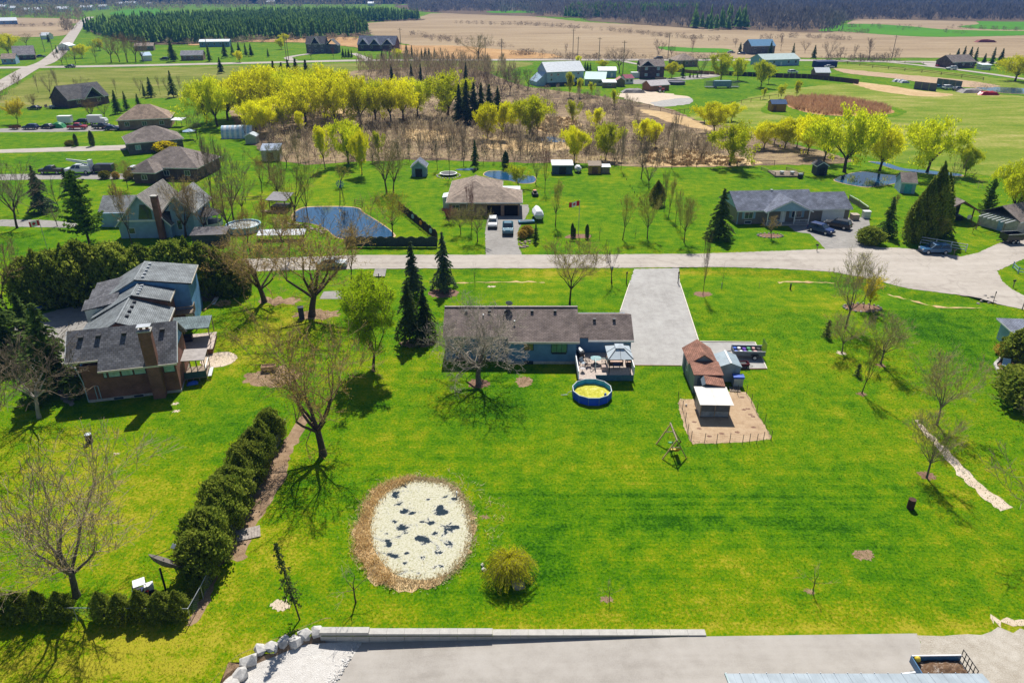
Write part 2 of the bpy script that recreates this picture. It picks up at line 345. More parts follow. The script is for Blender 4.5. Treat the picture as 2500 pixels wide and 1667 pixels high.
ground = link('ground', np_mesh('ground', V, q[~cut], smooth=True), LAWN); tag(ground, kind='structure')
DRY = [(250,1280,9,9,.32),(60,1150,7,8,.25),(150,1620,10,3,.35),(420,1580,6,3,.3),(650,800,7,7,.34),(560,900,5,4,.2),(700,1330,3,4,.25),(690,1120,3,4,.2),(930,1090,4,3,.22),(900,930,5,4,.12),(1490,1130,4,3,.18),(1300,1500,14,2.5,.10),(1500,1535,16,1.0,.2),(2050,740,4,3,.2),(2130,830,4,8,.2),(2200,980,3,7,.2),(2330,1200,3,4,.2),(2010,880,3,5,.12),(1400,665,14,1.5,.28),(1700,662,8,1.2,.3),(2000,668,10,1.6,.2),(1900,1500,14,3,.05),(2350,1350,5,5,.15),(1100,990,4,4,.05),(1000,690,6,2,.1),(700,470,10,12,.16),(1520,430,8,8,.1),(2400,1535,8,1.,.3),
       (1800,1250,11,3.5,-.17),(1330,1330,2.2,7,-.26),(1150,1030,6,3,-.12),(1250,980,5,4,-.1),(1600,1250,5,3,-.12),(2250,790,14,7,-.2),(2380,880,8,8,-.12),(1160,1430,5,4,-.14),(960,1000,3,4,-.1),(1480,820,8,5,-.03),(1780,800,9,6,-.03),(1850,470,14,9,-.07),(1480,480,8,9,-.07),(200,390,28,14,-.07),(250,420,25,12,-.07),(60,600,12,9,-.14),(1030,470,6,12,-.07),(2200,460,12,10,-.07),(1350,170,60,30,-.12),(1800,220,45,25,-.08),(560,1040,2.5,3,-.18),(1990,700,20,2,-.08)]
def dry_at(X, Y):
    d = np.zeros(len(X))
    for px, py, rx, ry, st in DRY:
        c = G(px, py); d += st*np.exp(-((X-c.x)/rx)**2 - ((Y-c.y)/ry)**2)
    return d
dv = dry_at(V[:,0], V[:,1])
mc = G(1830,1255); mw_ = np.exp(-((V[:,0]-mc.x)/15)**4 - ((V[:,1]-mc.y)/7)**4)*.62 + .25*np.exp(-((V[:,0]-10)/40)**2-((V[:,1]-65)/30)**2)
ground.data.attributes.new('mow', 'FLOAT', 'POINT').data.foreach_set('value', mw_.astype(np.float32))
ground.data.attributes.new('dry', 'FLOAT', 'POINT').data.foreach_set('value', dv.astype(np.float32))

vs, fs = [], []
for i in range(25):
    x = PAD_L + .4 - 8.6*i/24; y = boulder_line(min(x, PAD_L-.05)); vs += [(x, y+1.15, .006), (x, y+.1, -.12), (x-.1, y-.75, -.74)]
    if i: k = 3*i; fs += [(k-3, k, k+1, k-2), (k-2, k+1, k+2, k-1)]
bank_v, bank_f = vs, fs
def smooth_poly(P, n=5, closed=True):
    out = []; m = len(P)
    for i in range(m if closed else m-1):
        p0, p1, p2, p3 = (P[(i-1) % m] if closed or i else P[i]), P[i], P[(i+1) % m], (P[(i+2) % m] if closed or i < m-2 else P[i+1])
        for k in range(n):
            t = k/n; out.append(.5*((2*p1) + (p2-p0)*t + (2*p0-5*p1+4*p2-p3)*t*t + (3*p1-p0-3*p2+p3)*t**3))
    if not closed: out.append(P[-1])
    return out
prng = random.Random(5)
def patch(name, pts, mat, z=.004, sm=True, jit=0., k=1.0, world=False, kind='structure', parent=None, n=5):
    P = [Vector(p[:2]) if world else G(p[0]*k, p[1]*k).xy for p in pts]
    if sm: P = smooth_poly(P, n)
    if jit:
        Q = []
        for i, p in enumerate(P):
            a = P[(i+1) % len(P)]; m = max(1, min(40, int((a-p).length / max(.3, jit*3.5)))); nr = Vector((a.y-p.y, p.x-a.x)); nr = nr.normalized() if nr.length else nr
            for j in range(m): Q.append(p.lerp(a, j/m) + nr*max(-2*jit, min(2*jit, prng.gauss(0, jit))))
        P = Q
    me = bpy.data.meshes.new(name); me.from_pydata([(p.x, p.y, z) for p in P], [], [list(range(len(P)))]); me.update()
    if me.polygons[0].normal.z < 0: me.flip_normals()
    o = link(name, me, mat, parent)
    if parent is None: tag(o, kind=kind)
    return o
def strip(name, pts, width, mat, z=.006, k=1.0, sm=True, jit=0.):
    P = [G(p[0]*k, p[1]*k).xy for p in pts]
    if sm: P = smooth_poly(P, 6, False)
    L, Rr = [], []
    for i, p in enumerate(P):
        d = (P[min(i+1, len(P)-1)] - P[max(i-1, 0)]).normalized(); nrm = Vector((-d.y, d.x))
        w = (width[0] + (width[1]-width[0])*i/(len(P)-1)) if hasattr(width, '__len__') else width
        L.append(p + nrm*(w/2 + prng.gauss(0, jit))); Rr.append(p - nrm*(w/2 + prng.gauss(0, jit)))
    vs = [(*p, z) for p in L] + [(*p, z) for p in Rr]; m = len(P)
    me = bpy.data.meshes.new(name); me.from_pydata(vs, [], [(i, i+m, i+1+m, i+1) for i in range(m-1)]); me.update()
    if me.polygons[0].normal.z < 0: me.flip_normals()
    return tag(link(name, me, mat), kind='structure')

# far land
patch('stubble_field', [(845,60),(1000,50),(1050,34),(1180,30),(1260,36),(1420,54),(1690,68),(1870,74),(2040,77),(2090,46),(2270,50),(2700,53),(2700,142),(1950,142),(1560,145),(1240,146),(1000,143),(1010,112),(930,95),(905,84)], FIELD, z=.10, sm=False, jit=1.5)
patch('stubble_field', [(-120,64),(150,60),(172,72),(150,88),(0,92),(-120,92)], FIELD, z=.10, jit=1.)
patch('stubble_field', [(-120,44),(120,45),(200,50),(190,58),(-120,60)], FIELD, z=.10, jit=1.)
patch('rust_grass', [(905,100),(1000,112),(1100,112),(1200,120),(1300,128),(1370,140),(1240,145),(1040,143),(985,132),(860,116),(780,106),(640,104),(560,104),(480,112),(470,108),(640,98),(840,92)], RUST, z=.18, jit=1.)
patch('green_crop', [(2056,61),(2130,60),(2230,66),(2330,74),(2620,79),(2620,84),(2330,91),(2200,88),(2060,78),(2000,76)], CROP, z=.2, jit=1.)
patch('green_crop', [(2385,53),(2460,54),(2640,55),(2640,73),(2430,73),(2340,66),(2390,60)], CROP, z=.2, jit=1.)
patch('green_crop', [(1612,115),(1690,118),(1778,121),(1775,130),(1660,127),(1615,121)], CROP, z=.2, jit=.5)
patch('green_crop', [(268,36),(294,27),(365,20),(398,30),(392,38),(330,40)], CROP, z=.3, jit=1.)
patch('green_crop', [(1190,29),(1260,27),(1330,29),(1300,32),(1210,33)], CROP, z=.3)
patch('wood_floor', [(215,72),(330,58),(640,44),(800,40),(960,42),(1035,50),(840,56),(890,68),(905,84),(840,92),(640,101),(480,108),(370,109),(290,95)], WOODFLOOR, z=.15, jit=1.5)
patch('wood_floor', [(1690,70),(1860,76),(2045,78),(2095,48),(2620,52),(2620,14),(2100,14),(1500,14),(1000,12),(1040,30),(1400,44),(1440,52)], WOODFLOOR, z=.15, jit=1.5)
patch('olive_meadow', [(20,225),(75,190),(115,172),(300,168),(640,160),(1000,152),(1250,151),(1300,158),(1130,185),(880,190),(640,215),(500,236),(430,240),(250,244),(0,270)], OLIVE, z=.02, jit=.8)
patch('marsh', [(560,262),(640,225),(760,200),(880,172),(1130,165),(1260,205),(1330,218),(1500,240),(1560,252),(1640,268),(1700,292),(1790,312),(1890,338),(1990,366),(2060,384),(2080,396),(1990,402),(1900,405),(1640,409),(1560,408),(1400,399),(1200,396),(1010,391),(830,398),(700,398),(610,345)], MARSH, z=.035, jit=.5)
for P in ([(1320,285),(1400,290),(1420,315),(1370,330),(1310,318)], [(1590,362),(1680,368),(1800,385),(1850,402),(1640,407),(1570,400)], [(1560,268),(1660,282),(1740,318),(1640,300)], [(1180,336),(1290,340),(1400,360),(1300,372),(1190,360)], [(1000,318),(1100,322),(1080,345),(990,340)], [(760,265),(870,270),(850,285),(760,280)]):
    patch('dry_straw', P, STRAW, z=.05, jit=.5)
patch('meadow', [(1700,318),(1680,285),(1760,262),(1900,222),(2070,206),(2250,218),(2700,262),(2700,430),(2330,420),(2240,405),(2120,384),(2010,362),(1880,335)], MEADOW, z=.025, jit=.8)
patch('meadow', [(1990,160),(2130,160),(2330,178),(2520,206),(2520,218),(2330,205),(2150,182),(2030,168)], MEADOW, z=.03, jit=.5)
patch('dry_straw', [(2040,168),(2150,178),(2350,196),(2440,212),(2330,212),(2180,192),(2070,180)], DIRT, z=.06, jit=.4)
patch('dry_straw', [(2080,200),(2140,206),(2250,222),(2330,232),(2250,236),(2140,222),(2090,208)], STRAW, z=.04, jit=.5)
patch('dry_straw', [(1810,258),(1860,240),(2000,236),(2120,244),(2210,262),(2235,280),(2160,298),(2000,302),(1900,290),(1810,280),(1762,262)], MEADOW, z=.04, jit=.5)
patch('grass_ring', [(1862,262),(1900,244),(2010,240),(2110,248),(2190,264),(2212,278),(2150,290),(2010,296),(1920,284),(1862,276)], LAWN, z=.07, jit=.3)
patch('reed_bed', [(1915,244),(1990,238),(2090,248),(2170,266),(2176,278),(2100,284),(2010,282),(1940,268),(1918,254)], RUST, z=.09, jit=.3)
patch('bare_earth', [(1530,226),(1570,220),(1640,230),(1690,240),(1660,256),(1600,258),(1540,245),(1510,232)], SAND, z=.045, jit=.8)
patch('bare_earth', [(1595,250),(1680,240),(1690,252),(1620,262)], GRAVEL, z=.06, jit=.5)
patch('farm_yard', [(1548,195),(1625,192),(1740,180),(1760,186),(1700,194),(1620,199),(1550,206)], DRIVE, z=.03)
# roads
strip('road', [(-160,168),(220,163),(640,154),(892,148.5),(1260,147),(1566,147),(1952,148),(2160,151),(2700,157)], 11, ROAD, z=.12)
strip('road', [(-60,240),(16,201),(73,168),(118,150),(152,120),(174,90),(201,55),(222,42)], 9, ROAD, z=.11)
strip('driveway', [(2160,152),(2260,162),(2420,182),(2600,210)], 5, ROAD, z=.13)
strip('driveway', [(718,149),(705,141),(760,132),(800,131)], 5, ROAD, z=.14)
strip('driveway', [(905,149),(880,138),(862,131)], 5, ROAD, z=.14)
strip('driveway', [(1012,148),(1025,140),(1010,134)], 5, ROAD, z=.14)
strip('driveway', [(1700,190),(1742,184),(1700,176),(1640,170),(1560,158),(1520,150)], 4, ROAD, z=.13)
strip('driveway', [(2264,153),(2290,163)], 9, ROAD, z=.14)
patch('road', [(560,636),(596,633),(870,623),(1400,622),(1700,620),(1900,613),(2021,608),(2123,604),(2200,606),(2244,610),(2346,627),(2385,618),(2442,593),(2500,566),(2600,530),(2600,590),(2500,632),(2434,662),(2448,687),(2467,705),(2500,722),(2600,760),(2600,800),(2500,756),(2435,742),(2388,727),(2330,719),(2219,705),(2123,681),(2034,664),(1900,656),(1760,652),(1650,653),(1400,655),(930,656),(700,660),(560,665),(300,672),(300,640)], ROAD, z=.03, sm=False, jit=.06)
patch('driveway', [(1548,657),(1658,655),(1660,692),(1706,834),(1664,893),(1546,892),(1490,830),(1514,761),(1537,692)], GRAVEL, z=.022, sm=False, jit=.06)
patch('driveway', [(1186,624),(1275,624),(1264,596),(1266,560),(1292,516),(1290,500),(1196,500),(1190,530),(1184,570)], DRIVE, z=.02, sm=False, jit=.06)
patch('driveway', [(2016,610),(2000,592),(1977,571),(1942,566),(1925,552),(1940,535),(2072,532),(2121,530),(2124,551),(2097,573),(2104,590),(2160,608)], DRIVE, z=.02, sm=False, jit=.06)
patch('driveway', [(-40,315),(60,313),(300,306),(312,318),(200,322),(-40,324)], DRIVE, z=.02, sm=False, jit=.1)
patch('driveway', [(-40,367),(313,354),(306,367),(-40,375)], ROAD, z=.02, sm=False, jit=.06)
patch('driveway', [(-40,426),(200,424),(345,424),(345,438),(150,438),(-40,441)], DRIVE, z=.02, sm=False, jit=.06)
patch('driveway', [(-40,536),(100,537),(180,543),(205,557),(150,556),(-40,552)], DRIVE, z=.02, sm=False, jit=.06)
patch('parking_court', [(100,768),(180,748),(265,738),(280,760),(200,850),(178,990),(120,930),(60,880),(30,800)], DRIVE, z=.02, jit=.1)
patch('stepping_pad', [(916,655),(944,655),(940,675),(910,675)], DRIVE, z=.034, sm=False)
patch('concrete_slab', [(790,712),(845,709),(842,730),(780,730)], DRIVE, z=.02, sm=False)
# gravel beside the driveway and by the sheds
patch('gravel_pad', [(1704,833),(1843,836),(1872,901),(1790,902),(1740,895)], GRAVEL, z=.018, sm=False)
patch('chicken_run', [(1656,981),(1684,1075),(1712,1082),(1800,1080),(1870,1074),(1881,1064),(1850,1010),(1820,958),(1760,958),(1690,975)], DIRT, z=.012, jit=.05, n=3)
# beds and bare places in the lawns
def disc(name, px, py, rx, ry, mat, z=.01, jit=.12, rz=0.):
    c = G(px, py).xy; P = []
    for i in range(18):
        a = 2*math.pi*i/18; x, y = rx*math.cos(a), ry*math.sin(a); P.append((c.x + x*math.cos(rz) - y*math.sin(rz), c.y + x*math.sin(rz) + y*math.cos(rz)))
    return patch(name, P, mat, z, True, jit, world=True, n=2)
disc('mulch_bed', 1170, 936, 1.25, 1.1, MULCH); disc('mulch_bed', 1280, 932, 1.0, 1.2, LITTER); disc('mulch_bed', 1083, 716, 2.2, 1.7, MULCH)
disc('mulch_bed', 1018, 838, 2.2, 1.2, LITTER); disc('mulch_bed', 1716, 718, 1.3, 1.0, MULCH); disc('mulch_bed', 2104, 962, .55, .5, MULCH)
disc('mulch_bed', 2151, 892, .5, .5, MULCH); disc('mulch_bed', 2054, 862, .55, .5, SAND); disc('mulch_bed', 2263, 1160, .7, .6, MULCH)
disc('bare_patch', 2108, 1354, .85, .55, LITTER); disc('bare_patch', 1481, 1462, .4, .3, LITTER); disc('bare_patch', 1978, 1444, .3, .25, LITTER)
disc('bare_patch', 687, 1476, .65, .5, SAND, jit=.1); disc('bare_patch', 430, 985, .3, .25, SAND); disc('bare_patch', 430, 1003, .35, .2, SAND); disc('bare_patch', 284, 1108, .2, .15, SAND)
disc('bare_patch', 1185, 1262, .3, .25, LITTER); disc('bare_patch', 1200, 700, .6, .3, SAND); disc('garden_bed', 665, 920, 3.0, 2.4, LITTER, jit=.3); disc('bare_patch', 680, 735, 3.0, 1.4, LITTER, jit=.4); disc('bare_patch', 775, 768, 3.2, 1.6, LITTER, jit=.4)
disc('sand_circle', 534, 878, 2.1, 2.0, SAND, z=.03, jit=.03)
strip('sandy_path', [(2237,1025),(2262,1055),(2300,1095),(2350,1150),(2400,1200),(2460,1242)], (.3, 1.5), SAND, z=.01, jit=.1)
patch('gravel_yard', [(2233,1543),(2330,1548),(2420,1540),(2700,1545),(2900,1900),(2300,1900),(2285,1667)], PGRAV, z=.012, sm=False, jit=.2)
strip('sandy_path', [(2420,1512),(2480,1518),(2600,1522)], .5, SAND, z=.014, jit=.12)
patch('leaf_litter', [(738,1010),(752,1030),(725,1080),(705,1120),(700,1160),(670,1210),(640,1260),(610,1320),(600,1365),(548,1372),(520,1440),(495,1500),(470,1525),(462,1512),(530,1400),(560,1330),(600,1250),(650,1150),(690,1080)], LITTER, z=.008, jit=.12)
# stepping-stone streaks along the ditches
strip('stone_line', [(1060,693),(1150,690),(1260,688),(1330,690)], .3, STRAW, z=.012, jit=.16)
strip('stone_line', [(2165,718),(2230,735),(2300,750),(2400,752)], .3, STRAW, z=.012, jit=.16)
strip('stone_line', [(1900,690),(1960,688),(2040,692)], .3, STRAW, z=.012, jit=.16)
# the yard below the retaining wall
def low_sheet(name, P, mat, dz):
    xsn = sorted(P); 
    me = bpy.data.meshes.new(name); me.from_pydata([(x, y, pad_z(x) + dz) for x, y in P], [], [list(range(len(P)))]); me.update()
    if me.polygons[0].normal.z < 0: me.flip_normals()
    return tag(link(name, me, mat), kind='structure')
gx_edge = [(G(876, 1580, -.75).x, PADY + .1), (G(820, 1760, -.75).x, G(820, 1760, -.75).y), (G(790, 2100, -.7).x, -30)]
def pad_strips(name, xa, xb, mat, dz, y0=-60, y1=None, n=20):
    vs, fs = [], []
    for i in range(n+1):
        x = xa + (xb-xa)*i/n; vs += [(x, y0, pad_z(x)+dz), (x, (y1 if y1 is not None else PADY), pad_z(x)+dz)]
        if i: fs.append((2*i-2, 2*i, 2*i+1, 2*i-1))
    me = bpy.data.meshes.new(name); me.from_pydata(vs, [], fs); me.update()
    return tag(link(name, me, mat), kind='structure')
pad_strips('paved_yard', PAD_L - 9, PAD_R, PADM, 0)
padR = G(2236, 1542)
me = bpy.data.meshes.new('paved_yard'); me.from_pydata([(PAD_R-.01, PADY-.3, .006), (PAD_R-.01, -60, .006), (G(2300,1700).x, -60, .006), (G(2300,1700).x, G(2300,1700).y, .006), (padR.x, PADY-.05, .006)], [], [(0,1,2,3,4)]); me.update(); tag(link('paved_yard', me, PADM), kind='structure')
WHITEBED = MGROUND('pale stone bed', [(.1,(.40,.37,.33)),(.5,(.60,.57,.53)),(.9,(.74,.72,.69))], big=.3, mid=2., fine=16., w=(.2,.3,.5), bump=1., bdist=.08)
gbl = [Vector((PAD_L+.2, PADY-.1)), Vector((PAD_L+2.9, PADY-.1)), Vector((PAD_L+1.5, PADY-4)), Vector((PAD_L+.4, PADY-10)), Vector((PAD_L-9, PADY-10)), Vector((PAD_L-9, PADY-6))]
def lowz(x): return pad_z(x)+.012
me = bpy.data.meshes.new('stone_bed'); me.from_pydata([(p.x, p.y, lowz(p.x)) for p in gbl] + [(PAD_L-5.5, boulder_line(PAD_L-5.5)+.2, -.3), (PAD_L-2, boulder_line(PAD_L-2)+.2, -.3)], [], [list(range(8))]); me.update()
if me.polygons[0].normal.z < 0: me.flip_normals()
tag(link('stone_bed', me, WHITEBED), kind='structure')
me = bpy.data.meshes.new('earth_bank'); me.from_pydata(bank_v, [], bank_f); me.update()
if me.polygons[0].normal.z < 0: me.flip_normals()
tag(link('earth_bank', me, LITTER), kind='structure')
# ------------------------------------------------------------------ vegetation: meshes made once, shared by the trees
def seg_mesh(segs, n):
    """tapered n-sided stubs from (p0,p1,r0,r1) rows"""
    S = np.array(segs, np.float64).reshape(-1, 8); p0, p1, r0, r1 = S[:, :3], S[:, 3:6], S[:, 6], S[:, 7]
    d = p1 - p0; L = np.linalg.norm(d, axis=1, keepdims=True); L[L == 0] = 1; d /= L; p1 = p1 + d*r1[:, None]*.3
    ref = np.where(np.abs(d[:, 2:3]) > .9, np.array([[1., 0, 0]]), np.array([[0, 0, 1.]]))
    u = np.cross(d, ref); u /= np.linalg.norm(u, axis=1, keepdims=True); w = np.cross(d, u)
    a = np.arange(n)*2*np.pi/n; ca, sa = np.cos(a), np.sin(a)
    ring = u[:, None, :]*ca[None, :, None] + w[:, None, :]*sa[None, :, None]
    A = p0[:, None, :] + ring*r0[:, None, None]; B = p1[:, None, :] + ring*r1[:, None, None]
    V = np.concatenate([A, B], 1).reshape(-1, 3); m = len(S); k = np.arange(n); k2 = (k+1) % n
    q = np.stack([k, k2, k2+n, k+n], 1)[None] + (np.arange(m)*2*n)[:, None, None]
    return V, q.reshape(-1, 4)
def leaf_mesh(C, D, wid, ln, rng, N=None):
    """one small quad (diamond) per leaf: centre C, axis D, half width, half length"""
    m = len(C); D = D/np.maximum(1e-6, np.linalg.norm(D, axis=1, keepdims=True))
    ref = rng.normal(size=(m, 3)); u = np.cross(D, ref); u /= np.maximum(1e-6, np.linalg.norm(u, axis=1, keepdims=True))
    wid = np.broadcast_to(wid, (m,))[:, None]; ln = np.broadcast_to(ln, (m,))[:, None]
    V = np.stack([C - D*ln, C + u*wid, C + D*ln, C - u*wid], 1).reshape(-1, 3)
    return V, np.arange(m*4).reshape(-1, 4)
def unit(v): return v/np.maximum(1e-9, np.linalg.norm(v))

def grow(rng, H=10., split=.28, nl=5, ang=.6, depth=5, r0=.17, up=.10, wob=.16, shr=.74, side=2, lean=(0,0), kids=(2,3), upright=False, minr=.015):
    trunk, fine, tips = [], [], []
    def rec(p, d, L, r, lev):
        n = 3 if lev < 3 else 2; rr = r
        for i in range(n):
            d = unit(d + rng.normal(size=3)*wob + np.array([0, 0, up])); q = p + d*L/n; r2 = max(minr, rr*(.86 if lev < 2 else .78))
            (trunk if lev <= 1 else fine).append((*p, *q, rr, r2)); p, rr = q, r2
            if lev >= 1 and lev < depth and i < n-1:
                for _ in range(side if lev > 1 else 1):
                    if rng.random() < .7:
                        dd = unit(d + rng.normal(size=3)*.75 + np.array([0, 0, .1])); rec(p, dd, L*.5*rng.uniform(.7, 1.1), max(minr, rr*.45), min(depth, lev+2))
        if lev < depth:
            for _ in range(rng.integers(kids[0], kids[1]+1)):
                dd = unit(d + rng.normal(size=3)*ang*.55 + np.array([0, 0, up])); rec(p, dd, L*shr*rng.uniform(.8, 1.15), max(minr, rr*.72), lev+1)
        else: tips.append((*p, *d))
    # the trunk
    p = np.zeros(3); d = unit(np.array([lean[0], lean[1], 1.])); L = H*split; rr = r0; p = p - np.array([0, 0, .15])
    for i in range(4):
        d = unit(d + rng.normal(size=3)*wob*.35 + np.array([0, 0, .05])); q = p + d*(L+.15*(i == 0))/4; trunk.append((*p, *q, rr*(1.25 if i == 0 else 1), rr*.93)); p = q; rr *= .93
    a0 = rng.uniform(0, 6.28)
    for k in range(nl):
        a = a0 + k*2*math.pi/nl + rng.normal()*.25; t = ang*rng.uniform(.65, 1.15)
        dd = np.array([math.cos(a)*math.sin(t), math.sin(a)*math.sin(t), math.cos(t)])
        rec(p - d*rng.uniform(0, L*.18), dd, H*.24*rng.uniform(.85, 1.15), rr*.62, 1)
    rec(p, d, H*.25, rr*.75, 1)
    if upright:                                      # a leader with whorls of thin side limbs
        pass
    t = np.array(tips); s = H/max(1e-3, t[:, 2].max()); T = np.array(trunk); Fi = np.array(fine)
    for A in (T, Fi): A[:, :6] *= s
    t[:, :3] *= s
    return T, Fi, t

PROTO = {}
def proto(key, h, **parts): PROTO[key] = (h, parts)
def bare_proto(key, seed, H=10., buds=0, bsize=.05, droop=0., leaf=None, **kw):
    rng = np.random.default_rng(seed); T, Fi, tips = grow(rng, H, **kw)
    parts = {'trunk': np_mesh('trunk', *seg_mesh(T, 6), smooth=True)}
    Vt, Ft = seg_mesh(Fi, 3); parts['twigs'] = np_mesh('twigs', Vt, Ft)
    if buds:
        ends = np.concatenate([Fi[:, 3:6], tips[:, :3], tips[:, :3]]); C = ends[rng.integers(0, len(ends), buds)] + rng.normal(size=(buds, 3))*bsize*2.6
        D = rng.normal(size=(buds, 3))
        if droop: C[:, 2] -= np.abs(rng.normal(size=buds))*droop; D = np.array([0, 0, -1.]) + rng.normal(size=(buds, 3))*.35
        parts['crown'] = np_mesh('crown', *leaf_mesh(C, D, bsize*rng.uniform(.5, 1.1, buds), bsize*rng.uniform(1., 2.2, buds)*(1.6 if droop else 1), rng))
    proto(key, H, **parts)

# bare spring trees, with and without buds
bare_proto('bareA', 1, 10, split=.26, nl=6, ang=.75, depth=5, r0=.20)
bare_proto('bareB', 2, 10, split=.22, nl=5, ang=.60, depth=5, r0=.17)
bare_proto('bareC', 3, 10, split=.30, nl=4, ang=.55, depth=5, r0=.15)
bare_proto('bareT', 4, 12, split=.38, nl=4, ang=.42, depth=5, r0=.14, up=.2)
bare_proto('bareU', 5, 12, split=.30, nl=5, ang=.38, depth=5, r0=.13, up=.25)
bare_proto('bareD', 21, 10, split=.18, nl=6, ang=.70, depth=6, r0=.18, buds=1200, bsize=.03, shr=.74, side=2, minr=.009, wob=.12)
bare_proto('bigbare', 22, 11, split=.20, nl=8, ang=1.0, depth=6, r0=.30, shr=.74, up=.08, wob=.24, side=3, minr=.011)
bare_proto('budA', 6, 10, split=.22, nl=6, ang=.72, depth=6, r0=.22, buds=3200, bsize=.03, shr=.75, side=2, minr=.009, wob=.12)
bare_proto('budB', 7, 10, split=.28, nl=6, ang=.62, depth=6, r0=.15, buds=3500, bsize=.035, side=2, minr=.010)
bare_proto('budC', 8, 9, split=.34, nl=5, ang=.48, depth=5, r0=.12, up=.16, buds=1600, bsize=.04, side=1, minr=.012)
bare_proto('bushy', 9, 6, split=.05, nl=9, ang=.55, depth=5, r0=.07, buds=1200, bsize=.05)
bare_proto('sapling', 10, 4, split=.42, nl=3, ang=.6, depth=3, r0=.045, side=1, minr=.006)
bare_proto('smalltree', 13, 6, split=.34, nl=5, ang=.6, depth=5, r0=.10, buds=900, bsize=.04, side=1)
# yellow willows and young leafing trees
bare_proto('willowA', 11, 14, split=.22, nl=7, ang=.78, depth=5, r0=.36, buds=10500, bsize=.11, droop=.7, kids=(2,3))
bare_proto('willowB', 12, 14, split=.20, nl=5, ang=.60, depth=5, r0=.32, buds=9500, bsize=.115, droop=.6)
bare_proto('willowC', 14, 12, split=.16, nl=6, ang=.55, depth=5, r0=.25, buds=10000, bsize=.105, droop=.35)
bare_proto('willowT', 15, 12, split=.26, nl=5, ang=.40, depth=5, r0=.18, up=.2, buds=6000, bsize=.09, droop=.2)
bare_proto('leafy', 16, 11, split=.22, nl=7, ang=.46, depth=6, r0=.17, up=.2, buds=38000, bsize=.055, shr=.70)
bare_proto('leafyS', 17, 7, split=.20, nl=6, ang=.5, depth=5, r0=.09, buds=7000, bsize=.06)

def conifer_proto(key, seed, H=9., R0=2.3, nb=150, base=.08, droop=.35, size=.16, dens=7, power=.85, rt=.14, gap=0.):
    rng = np.random.default_rng(seed); br, C, D = [], [], []
    for i in range(nb):
        t = (i+rng.random())/nb; z = H*(base + (1-base)*t*.985); L = R0*(1-t)**power*rng.uniform(.72, 1.12)+.10; a = i*2.399 + rng.normal()*.3
        if gap and rng.random() < gap: L *= .45
        d = np.array([math.cos(a), math.sin(a), 0]); m = max(2, int(L*dens))
        s = (np.arange(m)+.6)/m; zz = z + L*(.18*s - droop*s*s*1.3); P = d[None]*(L*s)[:, None]; P[:, 2] = zz
        br.append((0, 0, z, *(P[-1]*np.array([.9, .9, 1])), .03, .008))
        per = np.array([-d[1], d[0], 0]); k = 5
        for _ in range(k):
            wdt = (1-s*.6)*L*.24
            C.append(P + per[None]*(rng.normal(size=m)*wdt)[:, None] + rng.normal(size=(m, 3))*.05)
            D.append(d[None]*.8 + per[None]*rng.normal(size=(m, 1))*.8 + np.array([[0, 0, -.45]]) + rng.normal(size=(m, 3))*.3)
    C = np.concatenate(C); D = np.concatenate(D); n = len(C)
    tr = seg_mesh([(0, 0, -.15, 0, 0, H*.35, rt, rt*.7), (0, 0, H*.35, 0, 0, H*.75, rt*.7, rt*.35), (0, 0, H*.75, 0, 0, H*.98, rt*.35, .015)] + br, 5)
    proto(key, H, trunk=np_mesh('trunk', *tr, smooth=True), crown=np_mesh('crown', *leaf_mesh(C, D, size*rng.uniform(.45, .9, n), size*rng.uniform(1., 1.9, n), rng)))
conifer_proto('spruceA', 31, nb=95, gap=.22, size=.15); conifer_proto('spruceB', 32, R0=2.8, droop=.45, nb=85, gap=.25, size=.16); conifer_proto('spruceC', 33, H=8, R0=1.7, nb=80, size=.13, gap=.2)
conifer_proto('spruceDroop', 34, H=9.5, R0=2.9, nb=80, droop=.8, size=.16, base=.12, gap=.35)
conifer_proto('pine', 35, H=13, R0=4.0, nb=95, droop=-.12, size=.22, base=.14, power=.6, rt=.24, gap=.3, dens=5)
conifer_proto('thinspruce', 36, H=5, R0=.85, nb=46, droop=.9, size=.075, base=.24, gap=.45, rt=.06, dens=5)
conifer_proto('baby', 37, H=2, R0=.55, nb=40, droop=.2, size=.07, base=.05, rt=.04)

def cedar_proto(key, seed, H=4., R0=1.2, n=5200, size=.09, shape='cone'):
    rng = np.random.default_rng(seed); t = rng.random(n)**.8; a = rng.random(n)*6.283
    if shape == 'cone': prof = np.where(t < .15, .75 + t*1.6, 1.) * np.clip((1-t)*1.9, 0, 1)**.75
    elif shape == 'column': prof = np.where(t < .12, .8 + t*1.6, 1.) * np.clip((1-t)*3.2, 0, 1)**.6
    else: prof = np.sqrt(np.clip(1-(2*t-.85)**2/1.35, .02, 1))
    lobes = 1 + .18*np.sin(a*3 + seed + t*5) + .16*np.sin(a*6 + t*14 + seed*2) + .10*np.sin(a*11 - t*23)
    rr = R0*prof*lobes*(1 - .45*rng.random(n)**2.2)*np.where(rng.random(n) < .14, 1+.28*rng.random(n), 1.); C = np.stack([rr*np.cos(a), rr*np.sin(a), t*H*.97+.08], 1)
    C[:, 2] += np.where(rng.random(n) < .10, rng.random(n)*H*.06, 0.)
    D = np.stack([np.cos(a)*.5, np.sin(a)*.5, np.full(n, .75)], 1) + rng.normal(size=(n, 3))*.45
    core = []
    for i in range(6):
        b = i*1.05; core.append((0, 0, -.1, .45*R0*math.cos(b), .45*R0*math.sin(b), H*.6, .05, .02))
    proto(key, H, trunk=np_mesh('trunk', *seg_mesh(core + [(0, 0, -.1, 0, 0, H*.85, .08, .02)], 5)), crown=np_mesh('crown', *leaf_mesh(C, D, size*rng.uniform(.5, 1.1, n), size*rng.uniform(.9, 2., n), rng)))
